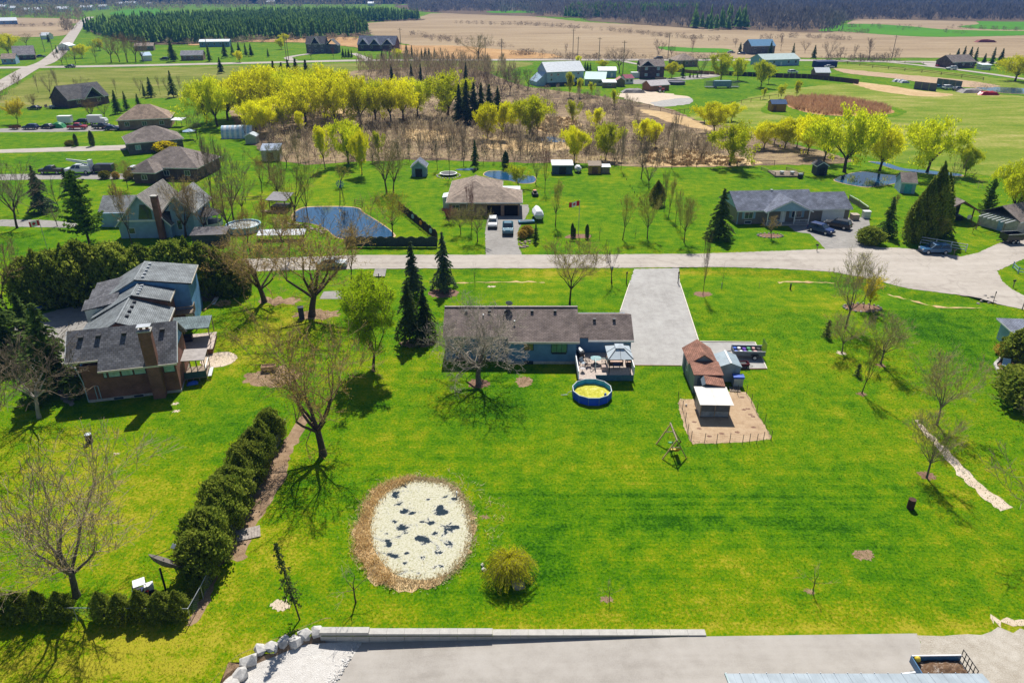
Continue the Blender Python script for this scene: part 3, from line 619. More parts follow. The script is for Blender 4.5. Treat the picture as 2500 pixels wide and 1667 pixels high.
cedar_proto('cedarA', 41); cedar_proto('cedarB', 42, H=4.5, R0=1.4, n=6500); cedar_proto('cedarCol', 43, H=4, R0=.55, n=2600, shape='column', size=.08)
cedar_proto('hedgeA', 44, H=4.2, R0=1.7, n=9000, shape='column', size=.10); cedar_proto('hedgeB', 45, H=4.0, R0=1.8, n=9000, shape='round', size=.10)
cedar_proto('bush', 46, H=1.6, R0=1.0, n=3000, shape='round', size=.07)
cedar_proto('tallcedar', 47, H=9, R0=1.8, n=9000, size=.13, shape='cone')

# leaf and wood colours
WOOD = M('bark brown', (.085,.060,.042), var=.35, scale=6., bump=.6, bscale=25)
WOOD_G = M('bark grey', (.150,.125,.100), var=.35, scale=6., bump=.6, bscale=25)
WOOD_D = M('bark dark', (.045,.032,.024), var=.35, scale=6.)
TW_TAN = M('twig tan', (.300,.205,.090), var=.3, scale=3., rnd=.15); TW_GREY = M('twig grey', (.225,.170,.110), var=.3, scale=3., rnd=.15)
TW_PALE = M('twig pale', (.330,.255,.165), var=.3, scale=3., rnd=.1); TW_RED = M('twig red', (.235,.085,.065), var=.3, scale=3.); TW_OLIVE = M('twig olive', (.260,.220,.060), var=.3, scale=3., rnd=.12)
TW_BROWN = M('twig brown', (.150,.100,.065), var=.3, scale=3., rnd=.15)
L_WILLOW = MLEAF('willow yellow', (.560,.600,.010), (.880,.820,.010), .6, rnd=.2); L_WILLOWG = MLEAF('willow green', (.380,.470,.012), (.700,.700,.014), .6, rnd=.2)
L_YOUNG = MLEAF('young leaf', (.260,.420,.010), (.580,.680,.020), .55); L_BUD = MLEAF('bud gold', (.330,.220,.040), (.600,.430,.080), .45); L_BUDG = MLEAF('bud olive', (.360,.360,.040), (.620,.580,.090), .45)
L_BUDR = MLEAF('bud red', (.230,.060,.040), (.400,.130,.090), .4)
L_SPRUCE = MLEAF('spruce needle', (.045,.095,.018), (.180,.250,.060), .35); L_BLUE = MLEAF('blue spruce', (.050,.090,.045), (.165,.210,.110), .28); L_DARK = MLEAF('dark spruce', (.036,.070,.020), (.140,.180,.055), .35)
L_PINE = MLEAF('pine needle', (.050,.130,.012), (.220,.330,.040), .35); L_CEDAR = MLEAF('cedar', (.085,.155,.014), (.390,.430,.060), .45); L_CEDARY = MLEAF('cedar gold', (.090,.110,.012), (.320,.290,.045), .32)
L_GOLD = MLEAF('gold leaf', (.480,.420,.010), (.820,.660,.015), .55)
trng = random.Random(77)
def tree(key, px, py, h, label, cat='tree', name='bare_tree', group=None, w=1.0, wood=None, twig=None, leaf=None, loc=None, rz=None, tilt=None):
    H, parts = PROTO[key]; p = loc if loc is not None else GG(px, py); s = h/H
    e = thing(name, label, cat, p, trng.uniform(0, 6.28) if rz is None else rz, group, (s*w, s*w, s))
    if tilt: e.rotation_euler = (tilt[0], tilt[1], e.rotation_euler.z)
    for pn, me in parts.items():
        o = bpy.data.objects.new(pn, me); COL.objects.link(o); o.parent = e
        m = {'trunk': wood or WOOD, 'twigs': twig or TW_GREY, 'crown': leaf or L_BUD}[pn]
        setmat(o, m)
    return e
# ------------------------------------------------------------------ building helpers
WHITE = M('white paint', (.72,.73,.74), rough=.55, var=.06); TRIM = M('cream trim', (.62,.56,.47), rough=.6, var=.08); DARKM = M('dark metal', (.025,.026,.03), rough=.5, var=.2)
GLASS = MGLASS('window glass', (.03,.05,.07)); GLASS_SKY = MGLASS('sky reflection glass', (.24,.44,.52), rough=.12); STEEL = M('galvanised steel', (.45,.47,.49), rough=.45, metal=.6, var=.15)  # sky's reflection is put into the second glass as a blue base colour
CONC = M('concrete', (.42,.40,.37), var=.2, scale=3., bump=.3); WOODP = M('weathered wood', (.27,.21,.155), var=.3, scale=4.); WOODB = M('brown wood', (.20,.10,.05), var=.3, scale=3.)
TAN_WOOD = M('fresh wood', (.46,.31,.15), var=.25, scale=3.); BLACKP = M('black plastic', (.02,.02,.022), rough=.45, var=.3); BLUEP = M('blue plastic', (.02,.10,.50), rough=.4, var=.2); REDP = M('red paint', (.42,.02,.02), rough=.4, var=.2)
GREYP = M('grey plastic', (.35,.37,.39), rough=.5); ORANGE = M('orange paint', (.60,.20,.03), rough=.5); YELLOW = M('yellow plastic', (.70,.52,.05), rough=.4); GREENP = M('green plastic', (.04,.28,.10), rough=.5)
RUBBER = M('tyre rubber', (.018,.018,.018), rough=.9, var=.3); RIM = M('alloy rim', (.55,.56,.58), rough=.35, metal=.5)
def gable_wall(e, x0, x1, y0, y1, h, zr, axis, mat, z0=-.1, name='wall'):
    b = MB()
    if axis == 'x':
        ym = (y0+y1)/2; b.extr_x([(y0,z0),(y1,z0),(y1,h),(ym,zr),(y0,h)], x0, x1)
    elif axis == 'y':
        xm = (x0+x1)/2; b.extr_y([(x0,z0),(x1,z0),(x1,h),(xm,zr),(x0,h)], y0, y1)
    else: b.box(x0, y0, z0, x1, y1, h)
    return b.build(name, mat, e)
def gable_roof(e, x0, x1, y0, y1, ze, zr, axis, mat, ov=.4, og=.3, t=.16, trim=None, name='roof'):
    """two sloping slabs; ze is the height at the wall line"""
    b = MB(); f = MB()
    if axis == 'x':
        ym = (y0+y1)/2; s = (zr-ze)/(ym-y0); X0, X1 = x0-og, x1+og; a = (X0,y0-ov,ze-s*ov+t), (X1,y0-ov,ze-s*ov+t); r = (X1,ym,zr+t), (X0,ym,zr+t); c = (X1,y1+ov,ze-s*ov+t), (X0,y1+ov,ze-s*ov+t)
        b.slab([a[0],a[1],r[0],r[1]], t-.02); b.slab([r[1],r[0],c[0],c[1]], t-.02)
        for yy in (y0-ov-.03, y1+ov): f.box(X0, yy, ze-s*ov-.08, X1, yy+.03, ze-s*ov+t-.02)
    else:
        xm = (x0+x1)/2; s = (zr-ze)/(xm-x0); Y0, Y1 = y0-og, y1+og; a = (x0-ov,Y0,ze-s*ov+t), (x0-ov,Y1,ze-s*ov+t); r = (xm,Y1,zr+t), (xm,Y0,zr+t); c = (x1+ov,Y1,ze-s*ov+t), (x1+ov,Y0,ze-s*ov+t)
        b.slab([a[0],r[1],r[0],a[1]], t-.02); b.slab([r[1],c[1],c[0],r[0]], t-.02)
        for xx in (x0-ov-.03, x1+ov): f.box(xx, Y0, ze-s*ov-.08, xx+.03, Y1, ze-s*ov+t-.02)
        f.bar((x0-ov,Y0-.02,ze-s*ov), (xm,Y0-.02,zr), .03, .2); f.bar((xm,Y0-.02,zr), (x1+ov,Y0-.02,ze-s*ov), .03, .2)
    o = b.build(name, mat, e)
    if trim: f.build('fascia', trim, o)
    return o
def hip_roof(e, x0, x1, y0, y1, ze, zr, mat, ov=.45, t=.16, trim=None, axis=None, name='roof'):
    X0, X1, Y0, Y1 = x0-ov, x1+ov, y0-ov, y1+ov; w, d = X1-X0, Y1-Y0
    if axis is None: axis = 'x' if w >= d else 'y'
    if axis == 'x': r = min(d/2, w/2*.98); A, B = (X0+r, (Y0+Y1)/2, zr), (X1-r, (Y0+Y1)/2, zr)
    else: r = min(w/2, d/2*.98); A, B = ((X0+X1)/2, Y0+r, zr), ((X0+X1)/2, Y1-r, zr)
    v = [(X0,Y0,ze),(X1,Y0,ze),(X1,Y1,ze),(X0,Y1,ze),A,B] + [(X0,Y0,ze-t),(X1,Y0,ze-t),(X1,Y1,ze-t),(X0,Y1,ze-t)]
    f = ([(0,1,5,4),(1,2,5),(2,3,4,5),(3,0,4)] if axis == 'x' else [(0,1,4),(1,2,5,4),(2,3,5),(3,0,4,5)]) + [(9,8,7,6)]
    o = MB().add(v, f).build(name, mat, e, fixn=True)
    fa = MB()
    for a, c in (((X0,Y0-.03),(X1,Y0)), ((X0,Y1),(X1,Y1+.03)), ((X0-.03,Y0),(X0,Y1)), ((X1,Y0),(X1+.03,Y1))): fa.box(a[0], a[1], ze-t-.03, c[0], c[1], ze-.015)
    fa.build('fascia', trim or mat, o)
    return o
def window(e, x, y, z, w, h, face='S', frame=None, pane=None, mull=1, bar=.07, name='window'):
    fr = MB(); p = MB(); d = .05
    def bx(b, u0, z0, u1, z1, dd):
        if face == 'S': b.box(x+u0, y-dd, z0, x+u1, y+.02, z1)
        elif face == 'N': b.box(x+u0, y-.02, z0, x+u1, y+dd, z1)
        elif face == 'E': b.box(x-.02, y+u0, z0, x+dd, y+u1, z1)
        else: b.box(x-dd, y+u0, z0, x+.02, y+u1, z1)
    bx(fr, -w/2-bar, z-bar, w/2+bar, z, d); bx(fr, -w/2-bar, z+h, w/2+bar, z+h+bar, d); bx(fr, -w/2-bar, z, -w/2, z+h, d); bx(fr, w/2, z, w/2+bar, z+h, d)
    for i in range(1, mull+1):
        u = -w/2 + w*i/(mull+1); bx(fr, u-.025, z, u+.025, z+h, d)
    bx(p, -w/2, z, w/2, z+h, .022)
    o = fr.build(name, frame or WHITE, e); p.build('pane', pane or GLASS, o); return o
def door(e, x, y, z, w, h, face='S', mat=None, panels=1, name='door', win=None):
    b = MB(); 
    if face == 'S': b.box(x-w/2, y-.05, z, x+w/2, y+.02, z+h)
    elif face == 'E': b.box(x-.02, y-w/2, z, x+.05, y+w/2, z+h)
    elif face == 'N': b.box(x-w/2, y-.02, z, x+w/2, y+.05, z+h)
    else: b.box(x-.05, y-w/2, z, x+.02, y+w/2, z+h)
    o = b.build(name, mat or WHITE, e)
    if face == 'S' and panels > 1:
        for i in range(panels):
            zz = z + h*i/panels; MB().box(x-w/2+.06, y-.075, zz+.04, x+w/2-.06, y-.05, zz+h/panels-.04).build('panel', mat or WHITE, o)
    elif face == 'S': MB().box(x+w/2-.14, y-.10, z+h*.46, x+w/2-.08, y-.05, z+h*.5).build('handle', STEEL, o)
    return o
def roof_vents(e, pts, mat=None, s=.3):
    for x, y, z in pts: MB().box(x-s/2, y-s/2, z-.15, x+s/2, y+s/2, z+.12).box(x-s*.62, y-s*.62, z+.12, x+s*.62, y+s*.62, z+.17).build('roof_vent', mat or DARKM, e)
def chimney(e, x, y, z0, z1, w, d, mat, cap=None):
    o = MB().box(x-w/2, y-d/2, z0, x+w/2, y+d/2, z1).build('chimney', mat, e); MB().box(x-w/2-.08, y-d/2-.08, z1, x+w/2+.08, y+d/2+.08, z1+.12).build('cap', cap or CONC, o); return o

# ------------------------------------------------------------------ the blue bungalow
SH_BROWN = MSHINGLE('brown shingles', (.235,.185,.165)); SIDE_BLUE = MLINES('blue siding', (.11,.235,.40), .11, dark=.75, rough=.7)
X0, Y0 = -7.75, 75.1
bung = thing('bungalow', 'blue sided bungalow with a long brown shingle roof and attached garage', 'house', (X0, Y0, 0))
rd = 79.6 - Y0; zr = 5.3; sl = .51
MB().box(0,.7,.35,7.27,9,3.25).box(7.27,0,.35,15.25,9,2.95).build('wall', SIDE_BLUE, bung)
MB().extr_x([(.7,3.2),(9,2.95),(4.5,5.2)], .01, .12).build('gable', SIDE_BLUE, bung); MB().extr_x([(.1,2.9),(9,2.95),(4.5,5.2)], 15.13, 15.24).build('gable', SIDE_BLUE, bung)
MB().box(-.03,.66,-.1,7.3,9.02,.345).box(7.24,-.04,-.1,15.29,9.02,.345).build('foundation', CONC, bung)
b = MB(); t = .16
b.slab([(-.35,.5,3.2+t),(7.27,.5,3.2+t),(7.27,4.5,zr+t-.09),(-.35,4.5,zr+t-.09)], .14); b.slab([(7.27,-.2,2.83+t),(15.62,-.2,2.83+t),(15.62,4.5,zr+t-.09),(7.27,4.5,zr+t-.09)], .14)
b.slab([(-.35,4.5,zr+t-.09),(15.62,4.5,zr+t-.09),(15.62,9.4,2.83+t),(-.35,9.4,2.83+t)], .14)
rf = b.build('roof', SH_BROWN, bung)
MB().box(-.35,.46,3.1,7.27,.5,3.35).box(7.27,-.24,2.75,15.62,-.2,2.98).build('fascia', TRIM, rf); MB().bar((-.35,4.5,zr+t-.05),(15.62,4.5,zr+t-.05),.3,.05).build('ridge_cap', M('ridge shingle',(.30,.25,.24)), rf)
roof_vents(bung, [(AT(px, py, 79.0).x-X0, 78.9-Y0, 5.05) for px, py in ((1138,758),(1195,759),(1235,759),(1299,760),(1355,761))])
for px, py, yy, h in ((1180,766,3.2,.3),(1230,777,2.9,.6),(1256,790,2.2,.45)): MB().lathe([(.07,0),(.07,h),(.1,h+.02),(.1,h+.1)],8,(AT(px,py,Y0+yy).x-X0,yy)).build('vent_pipe', DARKM if h > .5 else STEEL, bung).location = (0,0,2.95+yy*.5)
dsh = MB().lathe([(.02,-.12),(.25,-.08),(.42,.02),(.44,.03),(.25,-.05),(.02,-.09)],14).build('satellite_dish', GREYP, bung, smooth=True); dsh.location = (AT(1243,753,79.3).x-X0, 4.2, 5.95); dsh.rotation_euler = (R(-60),R(15),0)
MB().bar((0,0,0),(0,0,.9),.05).build('dish_mast', DARKM, bung).location = (AT(1240,760,79.3).x-X0, 4.2, 5.1)
WFR = M('dark green frame', (.03,.045,.05)); PANE_G = MGLASS('green glass', (.06,.20,.15), rough=.1)
window(bung, AT(1291,842,Y0).x-X0, 0, 1.85, 1.0, 1.0, 'S', WFR, MGLASS('gold glass',(.16,.15,.05)), 1)
o = window(bung, AT(1365,850,Y0).x-X0, 0, 1.55, 1.75, 1.3, 'S', WFR, PANE_G, 2); MB().box(-.85,-.1,0,.85,.02,.16).build('sill', WFR, o).location = (AT(1365,850,Y0).x-X0, 0, 1.33)
for px in (1120, 1190): window(bung, AT(px,838,Y0+.7).x-X0, .7, 1.9, 1.1, .9, 'S', WHITE, PANE_G, 1)
window(bung, AT(1291,880,Y0).x-X0, -.04, .05, .9, .28, 'S', DARKM, GLASS, 0)
for px in (1120, 1180): window(bung, AT(px,880,Y0+.66).x-X0, .66, .05, .9, .28, 'S', DARKM, GLASS, 0)
MB().box(-.06,-.06,0,.06,.02,2.7).build('downspout', WHITE, bung).location = (-.02,.62,.3)
# garage wing
GX = 15.25; gy = 76.7 - Y0
MB().box(GX,gy,.3,21.9,9,2.6).build('garage_wall', SIDE_BLUE, bung); MB().box(GX,gy-.03,-.1,21.93,9,.295).build('garage_foundation', CONC, bung)
MB().extr_x([(gy+.1,2.55),(9,2.6),(4.5,4.35)], 21.75, 21.88).build('gable', SIDE_BLUE, bung)
b = MB(); b.slab([(16.75,1.15,2.5),(22.15,1.15,2.5),(22.15,4.5,4.4),(16.75,4.5,4.4)], .14); b.slab([(15.63,1.5,2.7),(16.75,1.5,2.7),(16.75,4.5,4.4),(15.63,4.5,4.4)], .139); b.slab([(15.63,4.5,4.4),(22.15,4.5,4.4),(22.15,9.4,2.4),(15.63,9.4,2.4)], .14)
grf = b.build('garage_roof', SH_BROWN, bung); MB().box(16.75,1.1,2.28,22.15,1.15,2.5).build('gutter', WHITE, grf)
roof_vents(bung, [(AT(px, py, 79).x-X0, 3.7, 4.0) for px, py in ((1451,775),(1499,775))])

# deck, gazebo, pool and what stands on the deck
DECKT = M('pale deck boards', (.52,.43,.37), var=.2, scale=5.); DZ = .75
deck = thing('deck', 'pale timber deck with teal board skirt behind the bungalow', 'deck', (7.35, 70.1, 0))
for i in range(14): MB().box(.01+i*.145, 0, DZ-.05, .145*(i+1)-.01, 6.5, DZ).build('board', DECKT, deck)
for i in range(31): MB().box(2.04+i*.14, .95, DZ-.05, 2.04+.14*(i+1)-.012, 6.5, DZ-.004).build('board', DECKT, deck)
MB().box(.05,.1,0,2.0,6.4,DZ-.06).box(2.0,1.0,0,6.35,6.4,DZ-.06).build('base', DARKM, deck)
TEAL = M('teal skirt', (.10,.21,.24), var=.15)
for i in range(30): MB().box(2.08+i*.143, .90, .02, 2.08+i*.143+.12, .94, DZ).build('skirt_board', TEAL, deck)
for i in range(13): MB().box(.05+i*.15, -.04, .02, .05+i*.15+.125, -.005, DZ-.02).build('skirt_board', M('navy skirt', (.03,.06,.12)), deck)
def railing(e, pts, h, mat, top=.10, step=.13, z=DZ, baluster=True):
    for a, c in zip(pts[:-1], pts[1:]):
        A, B = Vector((*a, z)), Vector((*c, z)); L = (B-A).length; up = Vector((0,0,h))
        MB().bar(A+up, B+up, top, .05).build('rail', mat, e); MB().bar(A+Vector((0,0,.12)), B+Vector((0,0,.12)), .05, .05).build('rail', mat, e)
        for P in (A, B): MB().bar(P, P+up*1.04, .09).build('post', mat, e)
        if baluster:
            n = int(L/step); bb = MB()
            for i in range(1, n): q = A.lerp(B, i/n); bb.bar(q+Vector((0,0,.13)), q+up*.97, .025)
            bb.build('balusters', mat, e)
railing(deck, [(.04,.05),(.04,4.2)], .95, WHITE); railing(deck, [(2.15,2.2),(2.15,3.1),(3.6,3.1)], .95, M('pale green rail',(.45,.55,.52)), baluster=False); railing(deck, [(6.36,1.0),(6.36,3.0)], .95, WHITE)
gaz = thing('gazebo', 'grey hardtop gazebo with two tier roof on the deck', 'gazebo', (12.1, 72.6, DZ))
GAZT = M('gazebo panel', (.46,.52,.56), rough=.5, var=.08)
for sx in (-1, 1):
    for sy in (-1, 1): MB().bar((sx*1.2,sy*1.5,0),(sx*1.2,sy*1.5,2.05),.09).build('post', DARKM, gaz)
E4 = [(-1.4,-1.75,2.05),(1.4,-1.75,2.05),(1.4,1.75,2.05),(-1.4,1.75,2.05)]; T4 = [(-.42,-.5,2.75),(.42,-.5,2.75),(.42,.5,2.75),(-.42,.5,2.75)]
for i in range(4): 
    j = (i+1) % 4; MB().slab([E4[i],E4[j],T4[j],T4[i]], .03).build('roof_panel', GAZT, gaz); MB().bar(Vector(E4[i])+Vector((0,0,.03)),Vector(T4[i])+Vector((0,0,.03)),.05).build('hip_rib', DARKM, gaz); MB().bar((Vector(E4[i])+Vector(E4[j]))/2+Vector((0,0,.02)),(Vector(T4[i])+Vector(T4[j]))/2+Vector((0,0,.02)),.035).build('seam_rib', DARKM, gaz)
MB().box(-.40,-.48,2.7,.40,.48,2.86).build('vent_band', DARKM, gaz)
T5 = [(-.5,-.6,2.86),(.5,-.6,2.86),(.5,.6,2.86),(-.5,.6,2.86)]
for i in range(4): MB().slab([T5[i],T5[(i+1)%4],(0,0,3.15)], .02).build('top_panel', GAZT, gaz)
def chair(loc, rz, label, mat, fr, group=None):
    e = thing('chair', label, 'chair', loc, rz, group)
    MB().box(-.24,-.24,.38,.24,.24,.44).build('seat', mat, e); MB().slab([(-.24,.2,.44),(.24,.2,.44),(.24,.36,.95),(-.24,.36,.95)], .04).build('backrest', mat, e)
    for sx in (-.22,.22):
        for sy in (-.22,.22): MB().bar((sx,sy,0),(sx,sy,.4),.03).build('leg', fr, e)
        MB().bar((sx*1.15,-.2,.62),(sx*1.15,.26,.62),.04).build('armrest', fr, e)
    return e
BEIGE = M('beige cushion', (.50,.40,.33), var=.1); PINKC = M('tan cushion', (.55,.38,.30), var=.12)
tb = thing('patio_table', 'square teal glass patio table among beige chairs on the deck', 'table', (G(1455,874,1.45).x, G(1455,874,1.45).y, DZ))
MB().prism([(.55*math.cos(a)*k,.5*math.sin(a)*k) for a, k in [(R(x), 1.25 if x % 90 == 45 else 1.18) for x in (20,45,70,110,135,160,200,225,250,290,315,340)]], .68, .71).build('tabletop', M('teal glass',(.30,.46,.47), rough=.15), tb); MB().lathe([(.04,0),(.04,.68)],8).lathe([(.3,0),(.05,.06)],10).build('base', DARKM, tb)
tx, ty = tb.location.x, tb.location.y
for dx, dy, rz in ((-.95,.15,R(90)),(-.85,-.65,R(100)),(.95,.15,R(-90)),(.75,-.75,R(-110))): chair((tx+dx,ty+dy,DZ), rz, 'beige sling chair round the teal glass table', BEIGE, DARKM, 'sling chairs round the patio table')
p = G(1423,893,DZ); chair((p.x,p.y,DZ), R(40), 'pale blue grey swivel chair by the white deck rail', M('pale blue sling',(.40,.47,.52)), DARKM); p = G(1422,908,DZ)
bt = thing('bistro_table', 'small round glass side table near the deck steps', 'table', (p.x,p.y,DZ)); MB().lathe([(.3,.48),(.3,.5)],14).build('tabletop', M('clear table glass',(.5,.47,.45),rough=.1), bt); MB().lathe([(.2,0),(.02,.05),(.02,.48)],8).build('base', DARKM, bt)
p = G(1418,882,DZ); gr = thing('barbecue_grill', 'black gas barbecue with silver lid against the blue wall', 'barbecue', (p.x,75.2,DZ), R(-70)); MB().box(-.5,-.28,.1,.5,.28,.85).build('cabinet', BLACKP, gr); MB().extr_x([(-.28,.85),(.28,.85),(.28,1.05),(.1,1.2),(-.2,1.1)],-.42,.42).build('lid', STEEL, gr); MB().box(-.8,-.2,.8,-.5,.2,.84).build('side_shelf', STEEL, gr)
p = G(1448,905,DZ); fr_ = thing('folding_frame', 'dark folding metal frame lying on the pale deck boards', 'frame', (p.x,p.y,DZ+.02)); MB().bar((-.3,-.4,.05),(-.3,.4,.05),.04).bar((.3,-.4,.05),(.3,.4,.05),.04).bar((-.3,-.4,.05),(.3,.4,.05),.04).bar((-.3,.4,.05),(.3,.4,.05),.04).build('frame_bars', DARKM, fr_)
for px, py, rz, lb in ((1503,882,0,'wicker sofa with tan cushions under the gazebo'),(1535,886,R(-90),'wicker armchair with tan cushions at the gazebo edge')):
    p = G(px,py,DZ+.3); w_ = .85 if rz == 0 else .45; sf = thing('patio_sofa', lb, 'sofa', (p.x,p.y,DZ), rz)
    MB().box(-w_,-.35,0,w_,.35,.3).build('base', M('dark wicker',(.07,.045,.035)), sf); MB().box(-w_,.25,.3,w_,.45,.75).build('backrest', PINKC, sf); MB().box(-w_+.1,-.33,.3,w_-.1,.25,.42).build('seat_cushion', PINKC, sf)
    for s_ in (-1,1): MB().box(min(s_*w_,s_*(w_-.1)),-.35,.3,max(s_*w_,s_*(w_-.1)),.3,.6).build('armrest', M('dark wicker',(.07,.045,.035)), sf)
p = G(1505,890,DZ+.3); ct = thing('coffee_table', 'low navy coffee table before the wicker sofa', 'table', (p.x,p.y-.1,DZ)); MB().box(-.4,-.28,.35,.4,.28,.4).build('tabletop', M('navy top',(.03,.05,.12)), ct)
for sx in (-.35,.35):
    for sy in (-.23,.23): MB().bar((sx,sy,0),(sx,sy,.35),.05).build('leg', DARKM, ct)
p = G(1470,905,DZ); rg = MB().box(-.35,-.3,0,.35,.3,.5).build('storage_box', MBRICK('woven mat',(.45,.33,.28),(.22,.10,.14),(.5,.42,.35),bw=.16,rh=.09,ms=.02)); rg.location = (p.x+.3,p.y+.25,DZ); tag(rg, 'patterned woven box beside the green deck rail', 'box')

# frame pool: twelve panels
pc = G(1445.5, 948, .92); PR = 2.13
pool = thing('frame_pool', 'round blue frame pool with yellow green algae water by the deck', 'pool', (pc.x, pc.y, 0))
PBLUE = M('pool blue wall', (.015,.085,.70), rough=.5, var=.1); PLIN = M('pool liner', (.03,.33,.62), rough=.5, var=.12, scale=3.); PRIM = M('pool rim', (.62,.68,.72), rough=.4)
pv = [(PR*math.cos(R(15+30*i)), PR*math.sin(R(15+30*i))) for i in range(12)]
for i in range(12):
    a, c = pv[i], pv[(i+1) % 12]; 
    MB().add([(*a,0),(*c,0),(*c,.9),(*a,.9)],[(0,1,2,3)]).build('wall_panel', PBLUE, pool, fixn=False)
    a2, c2 = (a[0]*.975,a[1]*.975), (c[0]*.975,c[1]*.975); MB().add([(*a2,.2),(*c2,.2),(*c2,.9),(*a2,.9)],[(3,2,1,0)]).build('liner_panel', PLIN, pool, fixn=False)
    MB().tube([(*a,.92),(*c,.92)], .045, 6).build('rim_rail', PRIM, pool); MB().tube([(a[0]*1.012,a[1]*1.012,0),(a[0]*1.012,a[1]*1.012,.9)], .025, 6).build('leg', M('leg blue',(.2,.3,.6)), pool)
ALGAE = MGROUND('algae water', [(.1,(.16,.15,.02)),(.45,(.42,.40,.03)),(.62,(.55,.52,.10)),(.85,(.60,.62,.42))], big=.5, mid=2.5, fine=9., w=(.3,.45,.4), bump=.1, rough=.3)
MB().add([(x*.974,y*.974,.36) for x, y in pv],[tuple(range(12))]).build('algae_water', ALGAE, pool)
sk = MB(); sk.tube([(-PR-.1,-.3,.75),(-PR-.45,-.15,.5),(-PR-.5,0,.15),(-PR-1.2,.1,.03)],.04,6); hs = sk.build('pool_hose', PRIM, pool); MB().lathe([(.12,.3),(.14,.5),(.08,.62)],8,(1.4,-.5)).build('skimmer', BLUEP, pool)

# ------------------------------------------------------------------ sheds, run and trailers beside the drive
SH_RED = MSHINGLE('rust shingles', (.33,.16,.11)); SH_GREYS = MLINES('grey shed siding', (.24,.27,.31), .15, dark=.7)
s1 = thing('garden_shed', 'grey shed with rust brown shingle roof and lower front lean-to', 'shed', (19.75, 68.3, 0), R(-1.5))
gable_wall(s1, 0, 2.9, 2.6, 6.2, 2.35, 3.35, 'y', SH_GREYS); gable_roof(s1, 0, 2.9, 2.6, 6.2, 2.35, 3.35, 'y', SH_RED, ov=.22, og=.2, t=.12)
MB().box(.02,0,-.1,2.88,2.58,2.35).build('front_wall', SH_GREYS, s1); MB().slab([(-.15,-.25,2.42),(3.05,-.25,2.42),(3.05,2.45,2.66),(-.15,2.45,2.66)], .1).build('front_roof', SH_RED, s1)
door(s1, .8, 0, 0, .9, 1.9, 'S', M('shed door', (.10,.13,.19))); window(s1, -.02, 3.6, 1.0, .5, .9, 'W', WHITE, GLASS, 0); door(s1, 0, 4.9, 0, .9, 1.9, 'W', M('shed door', (.10,.13,.19)))
s2 = thing('metal_shed', 'small blue grey metal shed with low ribbed gable roof', 'shed', (23.15, 70.8, 0), R(-2))
MSH = MLINES('blue grey ribs', (.30,.37,.41), .3, dark=.8, axis='u', rough=.4)
gable_wall(s2, 0, 2.35, 0, 2.9, 1.95, 2.4, 'y', MLINES('pale ribs', (.36,.41,.45), .2, dark=.85, axis='u')); r_ = gable_roof(s2, 0, 2.35, 0, 2.9, 1.95, 2.4, 'y', MSH, ov=.12, og=.1, t=.05); MB().bar((1.175,-.12,2.47),(1.175,3.02,2.47),.2,.03).build('ridge_cap', WHITE, r_)
for xx in (.6, 1.75): MB().box(xx-.02,-.04,0,xx+.02,-.005,1.95).build('door_edge', GREYP, s2)
coop = thing('chicken_coop', 'low coop with rust brown lean-to roof between shed and run', 'coop', (20.5, 66.45, 0), R(-6))
MB().box(.1,.25,-.1,1.95,1.75,2.05).build('wall', M('dark blue board', (.05,.07,.10)), coop); MB().slab([(0,-.1,2.3),(2.05,-.1,2.05),(2.05,2.1,2.15),(0,2.1,2.4)], .08).build('roof', SH_RED, coop); MB().slab([(-.35,-.1,2.0),(-.01,-.1,2.29),(-.01,2.1,2.39),(-.35,2.1,2.1)], .06).build('side_flap', M('slate board',(.10,.13,.16)), coop); MB().box(.5,.2,.3,1.1,.24,.9).build('hatch', WOODP, coop)
bx = MB().box(0,0,0,1.1,.5,.55).box(-.04,-.04,.55,1.14,.54,.62).build('storage_chest', M('chest grey',(.14,.17,.20))); bx.location = (19.95, 67.75, 0); tag(bx, 'grey lidded storage chest against the shed front', 'chest')
dog = thing('run_shelter', 'wire sided shelter with flat white board roof inside the dirt run', 'shelter', (19.4, 63.35, 0), R(-2))
for x in (0, 1.45, 2.9):
    for y in (0, 2.6): MB().bar((x,y,-.1),(x,y,1.75),.09).build('post', WOODP, dog)
WMESH = M('tarp mesh', (.24,.27,.29), rough=.5, var=.25, scale=2.)
for x0, x1 in ((.05,1.4),(1.5,2.85)): MB().box(x0,-.02,.1,x1,.01,.75).build('lower_panel', WMESH, dog); MB().box(x0,-.015,.78,x1,.005,1.6).build('mesh_panel', M('dark mesh',(.11,.12,.13)), dog)
for x in (-.02, 2.9): MB().box(x,.05,.05,x+.02,2.55,1.6).build('side_panel', WMESH, dog)
MB().box(0,2.58,.05,2.9,2.62,1.6).build('back_panel', WMESH, dog)
for i in range(2):
    for j in range(2): MB().slab([(-.25+i*1.72,-.45+j*1.75,1.78+j*.08),(-.25+(i+1)*1.72-.01,-.45+j*1.75,1.78+j*.08),(-.25+(i+1)*1.72-.01,-.45+(j+1)*1.75-.01,1.78+(j+1)*.08),(-.25+i*1.72,-.45+(j+1)*1.75-.01,1.78+(j+1)*.08)], .04).build('roof_panel', M('white board',(.60,.57,.52),rough=.6,var=.08,scale=4.), dog)
run = thing('wire_fence', 'thin wire fence on black stakes round the dirt run', 'fence', (0,0,0))
stk = [(1655,978),(1666,1000),(1673,1030),(1679,1058),(1687,1076),(1720,1081),(1749,1083),(1781,1081),(1812,1085),(1829,1082),(1847,1083),(1863,1078),(1882,1075),(1867,1034),(1847,1008),(1834,985),(1822,962),(1800,962)]
prev = None
